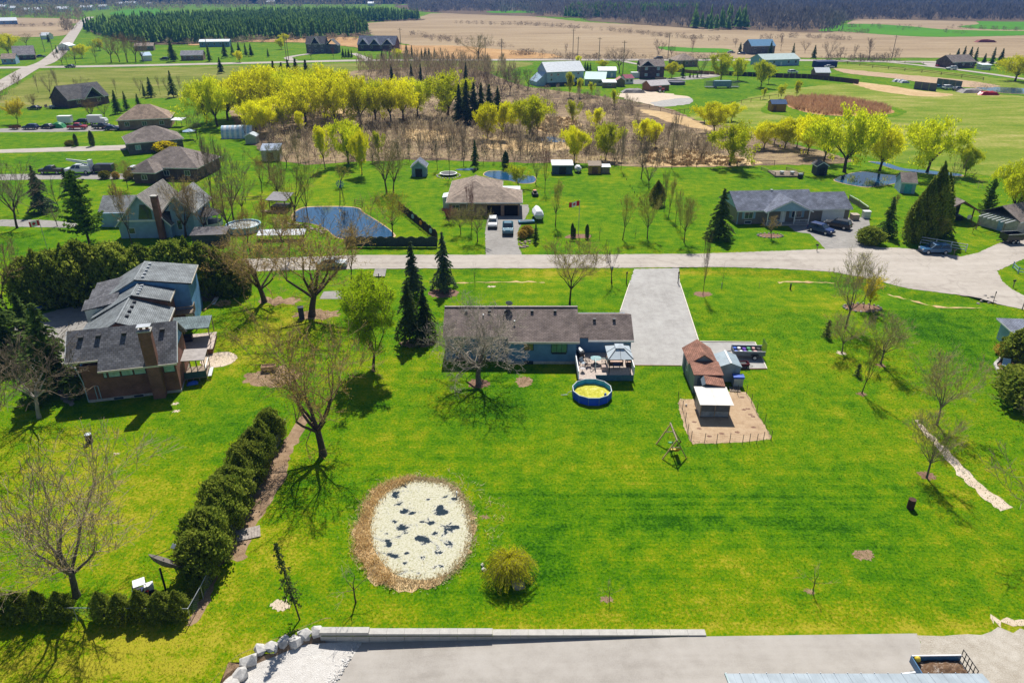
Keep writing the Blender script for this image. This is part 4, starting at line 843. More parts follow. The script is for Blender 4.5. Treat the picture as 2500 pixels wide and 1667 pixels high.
for px, py in stk:
    p = G(px, py); MB().tube([p, p+Vector((0,0,1.15))], .03, 5).build('stake', DARKM, run)
    if prev is not None:
        w = MB()
        for z in (.05,.3,.55,.8,1.05): w.tube([prev+Vector((0,0,z)), p+Vector((0,0,z))], .006, 3)
        w.build('wire', DARKM, run)
    prev = p
for i, (px, py) in enumerate([(1695,1030),(1707,1046),(1762,1058),(1732,1065),(1800,1055),(1816,1000),(1812,970),(1826,998),(1832,1012),(1840,1043),(1838,1017)]): disc('dug_hole', px, py, .25, .18, MULCH, z=.018, jit=.03)
ball = MB().lathe([(.01,-.12),(.09,-.08),(.12,0),(.09,.08),(.01,.12)],10).build('ball', M('white ball',(.7,.66,.62)), None, True); p = G(1675,991); ball.location = (p.x,p.y,.13); tag(ball, 'white ball lying in the dirt run', 'ball')
ibc = thing('water_tank', 'caged white water tank with blue lid behind the metal shed', 'tank', (25.1, 70.0, 0), R(-3)); MB().box(-.5,-.45,.12,.5,.45,1.1).build('tank_body', M('milky tank',(.42,.52,.56),rough=.3), ibc); MB().box(-.55,-.5,0,.55,.5,.12).build('pallet', WOODP, ibc); MB().extr_x([(-.5,1.1),(.5,1.1),(.42,1.25),(0,1.32),(-.42,1.25)],-.6,.6).build('tarp', BLUEP, ibc)
for i in range(5):
    x = -.5+i*.25; MB().box(x-.012,-.475,.12,x+.012,-.452,1.1).build('cage_bar', STEEL, ibc); z = .2+i*.2; MB().box(-.51,-.49,z-.012,.51,-.476,z+.012).build('cage_bar', STEEL, ibc)
pl_ = MB()
for i in range(6): pl_.box(-.6+i*.2,-.5,.08,-.6+i*.2+.15,.5,.11)
pl_.box(-.6,-.5,0,.55,-.4,.08).box(-.6,.4,0,.55,.5,.08); o = pl_.build('pallet', WOODP); o.location = (24.6,69.0,0); tag(o, 'wooden pallet on the grass beside the coop', 'pallet'); o.rotation_euler = (0,0,R(-8))
def wheel(e, x, y, r=.32, w=.2, z=None):
    o = MB().lathe([(r*.62,-w/2),(r*.95,-w/2),(r,-w*.3),(r,w*.3),(r*.95,w/2),(r*.62,w/2)],14,close=False).build('wheel', RUBBER, e); o.rotation_euler = (R(90),0,0); o.location = (x, y, r if z is None else z)
    MB().lathe([(.01,-w*.42),(r*.62,-w*.42),(r*.64,0),(r*.62,w*.42),(.01,w*.42)],12).build('rim', RIM, o); return o
tr = thing('utility_trailer', 'grey mesh sided utility trailer loaded with coloured tubs on gravel pad', 'trailer', (28.3, 77.0, 0), R(-3))
TRG = M('trailer steel', (.16,.18,.20), rough=.5)
MB().box(-1.8,-.85,.5,1.8,.85,.58).build('floor', WOODP, tr)
for y in (-.86,.82): MB().box(-1.8,y,.5,1.8,y+.04,1.05).build('side_panel', TRG, tr); MB().bar((-1.82,y+.02,1.08),(1.82,y+.02,1.08),.07).build('side_rail', M('pale rail',(.5,.52,.55)), tr)
MB().box(-1.84,-.82,.5,-1.8,.82,1.05).build('front_panel', TRG, tr)
gt = MB()
for i in range(9): gt.bar((0,-.85+i*.21,0),(0,-.85+i*.21,1.5),.025)
for i in range(5): gt.bar((0,-.85,i*.37),(0,.85,i*.37),.03)
gt.build('ramp_gate', DARKM, tr).location = (1.85,0,.55)
for y in (-.98,.98): wheel(tr, .6, y); 
for y in (-1.0,.86): MB().extr_y([(.1,.62),(.2,.74),(1.0,.74),(1.1,.62)], y, y+.14).build('fender', DARKM, tr)
MB().bar((-1.8,-.5,.5),(-3.0,0,.45),.08).bar((-1.8,.5,.5),(-3.0,0,.45),.08).build('tongue', DARKM, tr)
lrng = random.Random(3)
for i in range(12):
    c = [BLUEP, WHITE, M('purple plastic',(.12,.05,.35)), GREENP, M('pink plastic',(.6,.35,.33)), BLACKP][i % 6]; x, y = -1.5+.55*(i % 6)+lrng.uniform(-.06,.06), -.4 + .8*(i//6)+lrng.uniform(-.1,.1); s_ = lrng.uniform(.17,.25)
    o = MB().lathe([(s_*.7,0),(s_,.3),(s_,.36)],9).build('tub', c); o.location = tr.matrix_basis @ Vector((x,y,.585)); tag(o, ['blue','white','purple','green','pink','black'][i % 6] + ' plastic tub among the load in the utility trailer', 'tub', ['blue','white','purple','green','pink','black'][i % 6] + ' tubs in the trailer')
cart = thing('garden_cart', 'small dark red garden cart on the gravel corner', 'cart', (27.0, 74.3, 0), R(5)); MB().box(-.6,-.4,.3,.6,.4,.38).box(-.6,-.42,.38,.6,-.38,.62).box(-.6,.38,.38,.6,.42,.62).box(-.62,-.4,.38,-.58,.4,.62).box(.58,-.4,.38,.62,.4,.62).build('tray', M('dark red',(.16,.02,.03)), cart)
for x in (-.4,.4):
    for y in (-.45,.45): wheel(cart, x, y, .18, .1)
MB().box(-.4,-.25,.39,.3,.2,.55).build('load', DARKM, cart); MB().bar((.6,0,.3),(1.2,0,.1),.04).build('handle', DARKM, cart)
# timber edging of the gravel
def edge(pts, label, w=.12, h=.1, mat=None):
    e = thing('timber_edging', label, 'edging', (0,0,0)); P = [G(*p) for p in pts]
    for a, c in zip(P[:-1], P[1:]):
        n = max(1, int((c-a).length/2.4))
        for i in range(n): MB().bar(a.lerp(c,i/n)+Vector((0,0,h/2)), a.lerp(c,(i+.985)/n)+Vector((0,0,h/2)), w, h).build('timber', mat or TRIM, e)
edge([(1537,692),(1514,761)], 'pale timber edging along the drive beside the garage'); edge([(1660,692),(1706,834),(1843,836),(1872,901)], 'pale timber edging from the drive round the trailer pad'); edge([(1872,901),(1790,902)], 'dark timber edging below the trailer pad', mat=WOODB); edge([(1546,892),(1663,893)], 'dark timber edging at the foot of the gravel drive', mat=WOODB, h=.06)
# swing set
sw = thing('swing_set', 'timber A-frame swing set with coloured swings on the lawn', 'swing set', (0,0,0))
a1, a2 = G(1602,1084), G(1617,1121); 
LA, RA, LB, RB = G(1602,1084), G(1662,1078), G(1617,1121), G(1676,1119); T1 = (LA+RA)/2+Vector((0,0,2.15)); T2 = (LB+RB)/2+Vector((0,0,2.15))
for p, q in ((LA,T1),(RA,T1),(LB,T2),(RB,T2)): MB().bar(p, q, .1).build('leg', TAN_WOOD, sw)
MB().bar(T1+Vector((0,.2,.03)), T2-Vector((0,.2,-.03)), .12).build('top_beam', WOODP, sw)
for p, q, t_ in ((LA,RA,T1),(LB,RB,T2)): MB().bar(p.lerp(t_,.6), q.lerp(t_,.6), .07).build('crossbar', WOODP, sw)
for k, (m_, hh) in enumerate(((GREENP,.55),(YELLOW,.5))):
    c = T1.lerp(T2, .3+.4*k); sb = MB().box(c.x-.25,c.y-.12,hh,c.x+.25,c.y+.12,hh+.08).build('swing_seat', m_, sw); rp = MB()
    for dx in (-.23,.23): rp.bar((c.x+dx,c.y,hh),(c.x+dx*.8,c.y,c.z),.02)
    rp.build('rope', YELLOW, sb)
sl_ = MB().slab([T2+Vector((.1,-.1,-.9)), T2+Vector((.5,-.1,-.9)), T2+Vector((.5,.9,-1.9)), T2+Vector((.1,.9,-1.9))], .05).build('glider', ORANGE, sw)
# ------------------------------------------------------------------ the brick house on the left
BRICKR = MBRICK('red brick', (.255,.098,.062), (.180,.068,.044), (.22,.16,.13)); SH_DARK = MSHINGLE('charcoal shingles', (.165,.165,.178), k=.62, rh=.26); SH_GREY = MSHINGLE('grey shingles', (.215,.235,.245), k=.85)
BLUE_W = MLINES('sky blue boards', (.13,.30,.56), 1.2, dark=.7, axis='u', width=.03)
lh = thing('brick_house', 'large red brick house with stepped charcoal and grey roofs and tall chimney', 'house', (-45.2, 66.3, 0), R(14.5))
MB().box(0,0,.3,9.2,6.4,4.3).build('wall', BRICKR, lh); MB().box(-.03,-.03,-.1,9.23,6.4,.295).build('foundation', CONC, lh); MB().extr_x([(.2,4.25),(6.2,4.25),(3.0,6.8)], .02, .2).build('gable', BLUE_W, lh); MB().extr_x([(.2,4.25),(6.2,4.25),(3.0,6.8)], 9.0, 9.18).build('gable', BLUE_W, lh)
b = MB(); b.slab([(-1.2,.05,4.86),(1.9,.05,4.86),(1.9,3.0,7.2),(-1.2,3.0,7.2)], .16); b.slab([(1.9,-1.0,4.02),(9.6,-1.0,4.02),(9.6,3.0,7.2),(1.9,3.0,7.2)], .16); b.slab([(-1.2,3.0,7.2),(9.6,3.0,7.2),(9.6,6.9,4.2),(-1.2,6.9,4.2)], .16)
rr = b.build('roof', SH_DARK, lh); MB().box(1.9,-1.05,3.82,9.6,-1.0,4.02).build('fascia', TRIM, rr); MB().box(-1.2,.0,4.66,1.9,.05,4.86).build('fascia', TRIM, rr); MB().bar((9.65,-.9,4.0),(9.65,3.0,7.1),.06,.2).build('rake_board', WHITE, rr); MB().bar((-1.25,.1,4.75),(-1.25,3.0,7.1),.06,.2).build('rake_board', WHITE, rr)
chimney(lh, 7.15, -.55, -.1, 7.9, 1.2, .95, BRICKR)
for x in (6.85, 7.45): MB().lathe([(.17,0),(.15,.35)],8,(x,-.55)).build('chimney_pot', M('clay pot',(.35,.14,.08)), lh).location.z = 8.1
MB().box(6.5,-1.0,8.45,7.85,-.1,8.5).build('chimney_cap', STEEL, lh)
roof_vents(lh, [(x, 2.2, 6.62) for x in (.2, 1.9, 4.4, 8.2)], s=.42)
for i, x in enumerate((2.35, 3.1, 4.35, 5.6)): window(lh, x if i else 2.2, -.0, 2.75, (.28 if i == 0 else 1.08), .85, 'S', DARKM, GLASS_SKY, 0, .05)
window(lh, 8.5, -.0, 2.6, 1.05, .95, 'S', DARKM, GLASS_SKY, 0, .05)
for x in (2.9, 4.9): window(lh, x, -.03, .02, .95, .25, 'S', CONC, GLASS, 0, .06)
for y, z in ((1.1,2.8),(1.1,.9),(3.6,2.8)): window(lh, 0, y, z, 1.1, 1.2, 'W', WHITE, GLASS_SKY, 0)
MB().tube([(.9,-.08,.2),(.9,-.08,1.9),(1.25,-.08,1.9),(1.25,-.08,.2)], .04, 5).build('pipe_loop', M('pale teal pipe',(.35,.5,.55)), lh)
MB().tube([(-.9,.1,4.75),(-.3,-.1,4.1),(-.05,-.06,2.5),(-.05,-.06,.1)], .05, 6).build('downspout', M('pale teal pipe',(.35,.5,.55)), lh)
# three wings stepping back behind it
def asym(e, xl, xr, xm, y0, y1, zl, zr, zm, wall, nm, og=.25):
    MB().extr_y([(xl+.4,-.1),(xr-.4,-.1),(xr-.4,zr-.1),(xm,zm-.16),(xl+.4,zl)], y0, y1).build(nm+'_wall', wall, e)
    o = MB().slab([(xl,y0-og,zl),(xm,y0-og,zm),(xm,y1+.1,zm),(xl,y1+.1,zl)], .12).slab([(xm,y0-og,zm),(xr,y0-og,zr),(xr,y1+.1,zr),(xm,y1+.1,zm)], .12).build(nm+'_roof', SH_GREY, e)
    MB().bar((xm,y0-og-.02,zm-.08),(xr,y0-og-.02,zr-.08),.04,.18).build('fascia', DARKM, o); MB().bar((xr+.03,y0-og,zr-.08),(xr+.03,y1,zr-.08),.05,.2).build('gutter', TRIM, o); MB().bar((xm,y0-og,zm+.02),(xm,y1,zm+.02),.18,.04).build('ridge_cap', M('ridge grey',(.25,.27,.28)), o)
asym(lh, -2.8, 7.3, 2.6, 6.6, 13.8, 3.4, 4.4, 6.3, BRICKR, 'rear'); asym(lh, -2.2, 7.0, 2.9, 13.9, 17.6, 4.0, 5.4, 6.6, BRICKR, 'middle'); asym(lh, -2.5, 9.0, 2.6, 17.9, 24.6, 4.3, 6.0, 7.1, BLUE_W, 'back')
MB().box(5.5,17.72,-.1,8.65,17.79,2.4).build('brick_base', BRICKR, lh); door(lh, 8.0, 17.72, 0, .9, 2.0, 'S', WHITE)
roof_vents(lh, [(3.35, y, 6.05) for y in (8.4,9.8,11.2,12.6)], DARKM, .3); roof_vents(lh, [(3.5, y, 6.45) for y in (14.4,15.2,16.0,16.9)], GREYP, .28); roof_vents(lh, [(3.4, y, 7.0) for y in (18.6,19.8,21,22.2,23.4)], GREYP, .28)
for y, w in ((15.3,1.9),(18.6,2.3),(20.9,2.3)):      # dormer hoods on the far slope
    MB().box(-3.1,y,2.6,-.6,y+w,4.6).build('dormer_wall', WHITE, lh); MB().slab([(-3.4,y-.2,4.6),(.6,y-.2,5.3),(.6,y+w+.1,5.8),(-3.4,y+w+.1,5.1)], .12).build('dormer_roof', SH_DARK, lh)
MB().box(5.6,16.3,2.35,8.9,17.7,2.5).build('balcony_floor', WOODP, lh)
for a, c in (((5.6,16.3),(8.9,16.3)),((8.9,16.3),(8.9,17.7))):
    MB().bar((*a,3.4),(*c,3.4),.09).build('balcony_rail', WOODP, lh); bb = MB(); n = int(math.dist(a,c)/.14)
    for i in range(n+1): q_ = Vector((*a,2.5)).lerp(Vector((*c,2.5)), i/n); bb.bar(q_, q_+Vector((0,0,.9)), .03)
    bb.build('balusters', WOODP, lh)
for i in range(7): MB().box(5.0,16.2-.32*(i+1),2.3-.3*(i+1),5.9,16.2-.32*i,2.36-.3*(i+1)).build('step', WOODP, lh)
for x in (5.7, 8.8): MB().bar((x,16.4,0),(x,16.4,2.4),.12).build('balcony_post', WOODP, lh)
# covered porch, deck and screened lean-to on its right side
pd = thing('porch', 'raised side deck with blue grey flat canopy joined to the brick house', 'porch', lh.matrix_basis @ Vector((9.25, 8.9, 0)), R(14.5))
MB().box(-1.6,-.2,0,2.3,4.6,.7).build('base', WOODB, pd)
for i in range(28): MB().box(-1.65+i*.145,-.25,.7,-1.65+i*.145+.13,4.65,.75).build('deck_board', DECKT, pd)
MB().slab([(-2.4,1.4,3.0),(2.1,1.4,2.85),(2.1,5.2,2.85),(-2.4,5.2,3.0)], .12).build('canopy', MSHINGLE('canopy felt',(.16,.21,.22)), pd)
for x, y in ((2.0,1.5),(2.0,5.1),(-1.5,5.1)): MB().bar((x,y,.7),(x,y,2.85),.11).build('post', WOODP, pd)
MB().bar((2.25,-.2,1.6),(2.25,1.5,1.6),.08).build('rail', WOODP, pd); MB().box(-1.3,2.4,.75,-.2,3.2,1.5).build('counter', DARKM, pd)
ln = thing('lean_to', 'open sided lean-to with pale felt roof beside brick house', 'lean-to', lh.matrix_basis @ Vector((9.25, 2.0, 0)), R(14.5))
MB().slab([(.05,0,2.75),(2.5,0,2.6),(2.5,3.0,2.6),(.05,3.0,2.75)], .08).build('roof', M('pale felt',(.33,.30,.28)), ln); MB().box(.05,0,.4,2.4,2.9,.5).build('floor', WOODP, ln)
for x in (.3,.95,1.6,2.4): MB().bar((x,.05,0),(x,.05,2.6),.08).build('post', WOODP, ln); MB().bar((x,2.9,0),(x,2.9,2.6),.08).build('post', WOODP, ln)
MB().box(.1,-.04,.5,2.4,0,1.25).build('half_wall', M('dark teal board',(.05,.10,.11)), ln); MB().bar((2.4,0,1.5),(2.4,2.9,1.5),.1).build('rail', WHITE, ln)
for i in range(9): MB().box(2.5,.1+i*.24,.45-.0*i,2.9,.1+i*.24+.17,.5).build('step_slat', WHITE, ln)
def tarp(name, label, cat, px, py, w, d, h, mat, rz=0.):
    p = G(px, py); rg_ = random.Random(int(px)); b = MB(); n = 6; vs = []; fs = []
    for i in range(n+1):
        for j in range(n+1):
            u, v = i/n-.5, j/n-.5; e_ = max(abs(u), abs(v))*2; vs.append((u*w, v*d, max(0.01, h*(1-e_**3)+rg_.uniform(-.12,.12)*h)))
    for i in range(n):
        for j in range(n): fs.append((i*(n+1)+j, (i+1)*(n+1)+j, (i+1)*(n+1)+j+1, i*(n+1)+j+1))
    o = b.add(vs, fs).build(name, mat); o.location = (p.x, p.y, gz(p.x, p.y)); o.rotation_euler.z = rz; return tag(o, label, cat)
tarp('tarp', 'crumpled blue tarp on the grass by the lean-to steps', 'tarp', 470, 937, 1.2, .7, .3, BLUEP, R(20)); tarp('tarp', 'turquoise tarp heap under the side porch', 'tarp', 453, 850, .9, .6, .4, M('turquoise',(.03,.35,.38)))
p = G(160, 940); bench = thing('garden_bench', 'orange timber garden bench under the spruce by the brick house', 'bench', (p.x,p.y,0), R(15)); MB().box(-.6,-.25,.4,.6,.25,.46).build('seat', ORANGE, bench); MB().slab([(-.6,.22,.5),(.6,.22,.5),(.6,.4,1.0),(-.6,.4,1.0)], .04).build('backrest', ORANGE, bench)
for x in (-.55,.55):
    for y in (-.22,.22): MB().bar((x,y,0),(x,y,.4),.06).build('leg', ORANGE, bench)
p = G(162, 922); fp = thing('barbecue_grill', 'black kettle barbecue beside the orange bench', 'barbecue', (p.x,p.y+.6,0)); MB().lathe([(.05,.45),(.3,.55),(.38,.75),(.36,.8),(.25,.98),(.04,1.05)],12).build('bowl', BLACKP, fp, True)
for i in range(3): a = i*2.1; MB().bar((.3*math.cos(a),.3*math.sin(a),0),(.2*math.cos(a),.2*math.sin(a),.6),.03).build('leg', STEEL, fp)
p = G(98, 757); bo = thing('rowing_boat', 'small white boat with blue cover on the parking court', 'boat', (p.x,p.y,0), R(75)); hull = MB(); pr_ = [(-1.6,.0,.7),(-1.5,.6,.65),(0,.75,.6),(1.2,.55,.7),(1.9,0,.9)]
tp = [Vector(q) for q in pr_] + [Vector((x,-y,z)) for x,y,z in pr_[1:-1][::-1]]; bt_ = [Vector((v.x*.85,v.y*.5,.15)) for v in tp]; n = len(tp)
hull.add(tp+bt_, [tuple(range(n,2*n))]+[(i,(i+1)%n,(i+1)%n+n,i+n) for i in range(n)]).build('hull', WHITE, bo); MB().add([v+Vector((0,0,.02)) for v in tp]+[Vector((0,0,.95))], [(i,(i+1)%n,n) for i in range(n)]).build('cover', BLUEP, bo)
# brush heap, planks, offcuts
def brush(name, label, cat, px, py, r, h, n, mat, seed, ln=1.4, th=.025):
    g_ = np.random.default_rng(seed); a = g_.random(n)*6.283; q_ = np.sqrt(g_.random(n))*r; c = np.stack([q_*np.cos(a), q_*np.sin(a), np.maximum(.04, h*(1-(q_/r)**2)*g_.random(n))], 1)
    d = g_.normal(size=(n,3))*np.array([1,1,.45]); d /= np.linalg.norm(d,axis=1,keepdims=True); L = ln*g_.uniform(.3,1,n)[:,None]/2; p0, p1 = c-d*L, c+d*L; p0[:,2] = np.maximum(.02,p0[:,2]); p1[:,2] = np.maximum(.02,p1[:,2])
    S = np.concatenate([p0,p1,np.full((n,1),th),np.full((n,1),th*.5)],1); o = link(name, np_mesh(name, *seg_mesh(S,4)), mat); p = G(px,py); o.location = p; return tag(o, label, cat, None, 'stuff')
brush('brush_heap', 'heap of cut brown branches behind the brick house balcony', 'brush heap', 488, 722, 2.6, 2.2, 1500, TW_PALE, 8, 2.2)
brush('firewood_heap', 'scattered heap of split firewood by the white plank', 'firewood', 545, 742, 1.1, .5, 70, TAN_WOOD, 9, .5, .09)
for px, py, w, d, h, m_, lb, rz in ((525,735,.5,2.6,.08,WHITE,'white painted plank lying by the firewood heap',R(8)),(512,748,.14,3.4,.12,TAN_WOOD,'brown timber beam lying along the firewood heap',R(-5)),(590,708,1.3,.7,.6,M('blue grey crate',(.25,.33,.42)),'blue grey crate beside the hedge end',0.),(737,777,.7,.7,1.6,M('dark playhouse',(.06,.06,.08)),'small dark playhouse post under the budding maple',.3)):
    p = G(px,py); o = MB().box(-w/2,-d/2,0,w/2,d/2,h).box(-w/2-.03,-d/2-.03,h+.002,w/2+.03,d/2+.03,h+.05).build('timber' if 'plank' in lb or 'beam' in lb else 'crate', m_); o.location = p; o.rotation_euler.z = rz; tag(o, lb, 'timber' if 'plank' in lb or 'beam' in lb else 'crate')
p = G(657, 905); rb = thing('raised_bed', 'raised timber planter box in the round garden bed', 'planter', (p.x,p.y,0), R(12))
for a in ((-.8,-.4,.8,-.33),(-.8,.33,.8,.4),(-.8,-.32,-.73,.32),(.73,-.32,.8,.32)): MB().box(a[0],a[1],.35,a[2],a[3],.7).build('side_board', TAN_WOOD, rb)
MB().box(-.72,-.32,.3,.72,.32,.6).build('soil', MULCH, rb)
for x in (-.75,.75):
    for y in (-.36,.36): MB().bar((x,y,0),(x,y,.36),.08).build('leg', TAN_WOOD, rb)
def post(px, py, h, r, mat, label, cat='post', name='post', cap=None, sq=False):
    p = GG(px, py); e = thing(name, label, cat, p)
    (MB().box(-r,-r,-.1,r,r,h) if sq else MB().lathe([(r,-.1),(r,h)],8)).build('shaft', mat, e)
    if cap: MB().lathe([(r*1.2,h),(r*1.8,h+.12),(r*1.8,h+.28),(r*.4,h+.4)],8).build('lantern', cap, e)
    return e
for px, lb in ((1529,'black lamp post left of the gravel drive mouth'),(1655,'black lamp post right of the gravel drive mouth')): post(px, 692, 1.5, .07, DARKM, lb, 'lamp post', 'lamp_post', BLACKP)
post(1492, 690, 2.2, .06, WOODB, 'brown pole with blue bird box by the drive', 'pole', 'pole', M('bird box blue',(.10,.25,.40))); post(1761, 705, .9, .05, STEEL, 'thin grey stake in the lawn near drive', 'stake', 'stake'); post(1929, 707, .95, .12, BLACKP, 'short black bollard in the lawn by the ditch', 'bollard', 'bollard'); post(1853, 702, .8, .03, STEEL, 'thin bare marker rod on the lawn by the court', 'stake', 'stake')
post(1115, 1213, .6, .06, WHITE, 'white topped stake at the algae pond rim', 'stake', 'stake'); post(905, 680, 1.2, .07, DARKM, 'dark gatepost left of the stepping pad', 'post'); post(925, 682, 1.0, .07, DARKM, 'dark gatepost right of the stepping pad', 'post')
def mailbox(px, py, label, rz=0., mat=None):
    p = GG(px, py); e = thing('mailbox', label, 'mailbox', p, rz); MB().bar((0,0,-.1),(0,0,1.05),.09).build('post', WOODP, e); MB().bar((-.3,0,.95),(.3,0,.95),.07).build('arm', WOODP, e)
    MB().extr_x([(-.1,1.0),(.1,1.0),(.1,1.15),(.05,1.22),(-.05,1.22),(-.1,1.15)], -.28, .1).build('box', mat or BLACKP, e); return e
mailbox(2473, 702, 'black mailbox on a leaning post by the court bulb', R(20)); mailbox(1994, 613, 'black mailbox on post at grey house drive corner', 0); mailbox(2328, 624, 'dark mailbox beside the white rail fence', R(10))
post(2424, 740, 1.6, .04, DARKM, 'thin black light pole by the culvert stones', 'light', 'light_pole', BLACKP); post(2495, 757, 1.8, .06, DARKM, 'black light pole at the neighbour drive edge', 'light', 'light_pole', BLACKP)
# ------------------------------------------------------------------ foreground: wall, boulders, yard
WB = MB; BLK = M('pale wall block', (.44,.42,.385), var=.1, scale=2.5, bump=.25, bscale=18)
wall = thing('retaining_wall', 'stepped retaining wall of pale concrete blocks above the paved yard', 'wall', (0,0,0))
segs_ = [(PAD_L, G(903,1540).x, .32), (G(903,1540).x, G(1203,1543).x, .2), (G(1203,1543).x, PAD_R, .1)]
for xa, xb, top in segs_:
    n = max(1, round((xb-xa)/1.25))
    for i in range(n):
        u0, u1 = xa+(xb-xa)*i/n+.006, xa+(xb-xa)*(i+1)/n-.006; zb = pad_z((u0+u1)/2)
        MB().box(u0, PADY-.28, top-.16, u1, PADY+.22, top).build('coping_block', BLK, wall)
        z = top-.17; k_ = 0
        while z > zb+.02:
            z0 = max(zb-.05, z-.3); s_ = (u1-u0)/2 if k_ % 2 else 0
            MB().box(u0+.004, PADY-.24, z0, u1-.004, PADY+.2, z-.006).build('wall_block', BLK, wall); z -= .3; k_ += 1
rkrng = random.Random(12)
def rock_mesh(seed, n=22, flat=.8):
    r_ = random.Random(seed); bm = bmesh.new()
    for _ in range(n):
        v = Vector((r_.gauss(0,1), r_.gauss(0,1), r_.gauss(0,1))).normalized()*r_.uniform(.8,1.05); v.z *= flat; v.x = max(-.85, min(.85, v.x)); v.y = max(-.8, min(.8, v.y)); bm.verts.new(v)
    bmesh.ops.convex_hull(bm, input=bm.verts)
    for v in [v for v in bm.verts if not v.link_faces]: bm.verts.remove(v)
    me = bpy.data.meshes.new('rock'); bm.to_mesh(me); bm.free(); return me
ROCKS = [rock_mesh(i) for i in range(8)]; LIME = M('white limestone', (.50,.48,.45), var=.22, scale=3., bump=.5, bscale=12); GREYR = M('grey rock', (.30,.27,.25), var=.3, scale=3., bump=.5)
def rock(px, py, s, label, cat='boulder', z=-.12, mat=None, group=None, name='boulder', loc=None):
    o = link(name, ROCKS[rkrng.randrange(8)]); p = loc or G(px, py); o.location = (p.x, p.y, z + s*.35 + gz(p.x,p.y)); o.scale = (s*rkrng.uniform(.85,1.15), s*rkrng.uniform(.8,1.), s*rkrng.uniform(.75,1.)); o.rotation_euler.z = rkrng.uniform(0,6.28); setmat(o, mat or LIME); return tag(o, label, cat, group)
bl = ['white boulder butting against the end of the block wall','broad white boulder second along from the wall end','shaded boulder with a white top under the crooked spruce','blocky white boulder beside the spruce shadow','flat topped white boulder midway along the stone bed','low white boulder leaning on the flat topped one','long white boulder at the bend of the stone bed','tall white boulder near the lower end of the stone edge','last white boulder where the stone edge leaves the lawn']
for (px, py), lb in zip([(773,1540),(744,1545),(719,1563),(692,1565),(661,1577),(634,1585),(607,1610),(587,1643),(568,1672)], bl): rock(px, py, .62, lb, z=-.3)
g_ = np.random.default_rng(4); n = 6500; sx = PAD_L + g_.uniform(-8.5, 3.2, n); sy = PADY - g_.uniform(.2, 9., n)
keep = np.array([y < (boulder_line(x) - .5 if x < PAD_L else PADY-.3) and x < PAD_L + 2.9 - (PADY-y)*.32 for x, y in zip(sx, sy)]); sx, sy = sx[keep], sy[keep]; n = len(sx)
oc = np.array([(1,0,0),(-1,0,0),(0,1,0),(0,-1,0),(0,0,1),(0,0,-1)], float); ofc = np.array([(0,2,4),(2,1,4),(1,3,4),(3,0,4),(2,0,5),(1,2,5),(3,1,5),(0,3,5)])
def stones(sx, sy, sz, lo, hi, g_):
    n = len(sx); sc_ = g_.uniform(lo, hi, (n,1,1))*g_.uniform(.6,1.2,(n,1,3)); a = g_.random(n)*6.28; ca, sa = np.cos(a), np.sin(a); v = oc[None]*sc_ + g_.normal(size=(n,6,3))*lo*.25
    x = v[...,0]*ca[:,None]-v[...,1]*sa[:,None]; y = v[...,0]*sa[:,None]+v[...,1]*ca[:,None]; V = np.stack([x+sx[:,None], y+sy[:,None], v[...,2]*.8+sz[:,None]],-1).reshape(-1,3)
    return V, (ofc[None]+np.arange(n)[:,None,None]*6).reshape(-1,3)
tag(link('gravel_stones', np_mesh('gravel_stones', *stones(sx, sy, np.array([pad_z(x) for x in sx])+.04, .05, .11, g_)), M('white stone', (.62,.60,.57), var=.3, scale=9.)), 'loose white stones filling the bed below the boulders', 'gravel', None, 'stuff')
# metal roofed building below
mb_ = thing('metal_building', 'long pale blue metal roofed building beside the paved yard', 'building', (12.85, 30.0, 0))
MB().box(.3,-9,-.9,14.9,-.3,2.75).build('wall', MLINES('pale ribs2', (.42,.46,.5), .3, dark=.8, axis='u'), mb_); MET = MLINES('metal roof', (.31,.36,.395), .42, dark=.8, axis='u', rough=.4, width=.05)
for i in range(19): MB().slab([(.0+i*.81,0,3.0),(.81*(i+1)-.012,0,3.0),(.81*(i+1)-.012,-9,4.6),(i*.81,-9,4.6)], .06).build('roof_sheet', MET, mb_); MB().box(i*.81-.02,-.0,2.9,i*.81+.02,.03,3.06).build('seam_end', WHITE, mb_)
MB().box(0,.0,2.84,15.4,.02,2.93).build('gutter', DARKM, mb_); MB().bar((-.05,0,3.0),(-.05,-9,4.6),.1,.12).build('rake_trim', M('pale teal trim',(.4,.5,.5)), mb_)
dt = thing('dump_trailer', 'blue dump trailer with brown soil load and gate on gravel', 'trailer', (27.6, 32.2, 0), R(1)); TB = M('trailer blue', (.06,.16,.30), rough=.4)
MB().box(-1.6,-.75,.45,1.6,.75,.52).build('floor', TB, dt)
for y in (-.8,.75): MB().box(-1.6,y,.45,1.6,y+.05,.98).build('side_panel', TB, dt); MB().bar((-1.62,y+.025,1.0),(1.62,y+.025,1.0),.08).build('side_rail', WHITE, dt)
MB().box(-1.66,-.8,.45,-1.6,.8,.98).build('front_panel', TB, dt)
gt = MB()
for i in range(6): gt.bar((0,-.8+i*.32,0),(.0,-.8+i*.32,1.0),.04)
for i in range(3): gt.bar((0,-.8,i*.48),(0,.8,i*.48),.04)
gt.build('tail_gate', DARKM, dt).location = (1.66,0,.5)
for y in (-.95,.95): wheel(dt,.2,y,.3)
MB().bar((-1.6,0,.45),(-2.6,-.1,.4),.1).build('tongue', WHITE, dt)
vs, fs = [], []; r_ = random.Random(2)
for i in range(13):
    for j in range(8): u, v = i/12, j/7; vs.append((-1.55+3.1*u, -.72+1.44*v, .55+.22*math.sin(u*3.1)*math.sin(v*3.1)+r_.uniform(0,.09)))
for i in range(12):
    for j in range(7): fs.append((i*8+j,(i+1)*8+j,(i+1)*8+j+1,i*8+j+1))
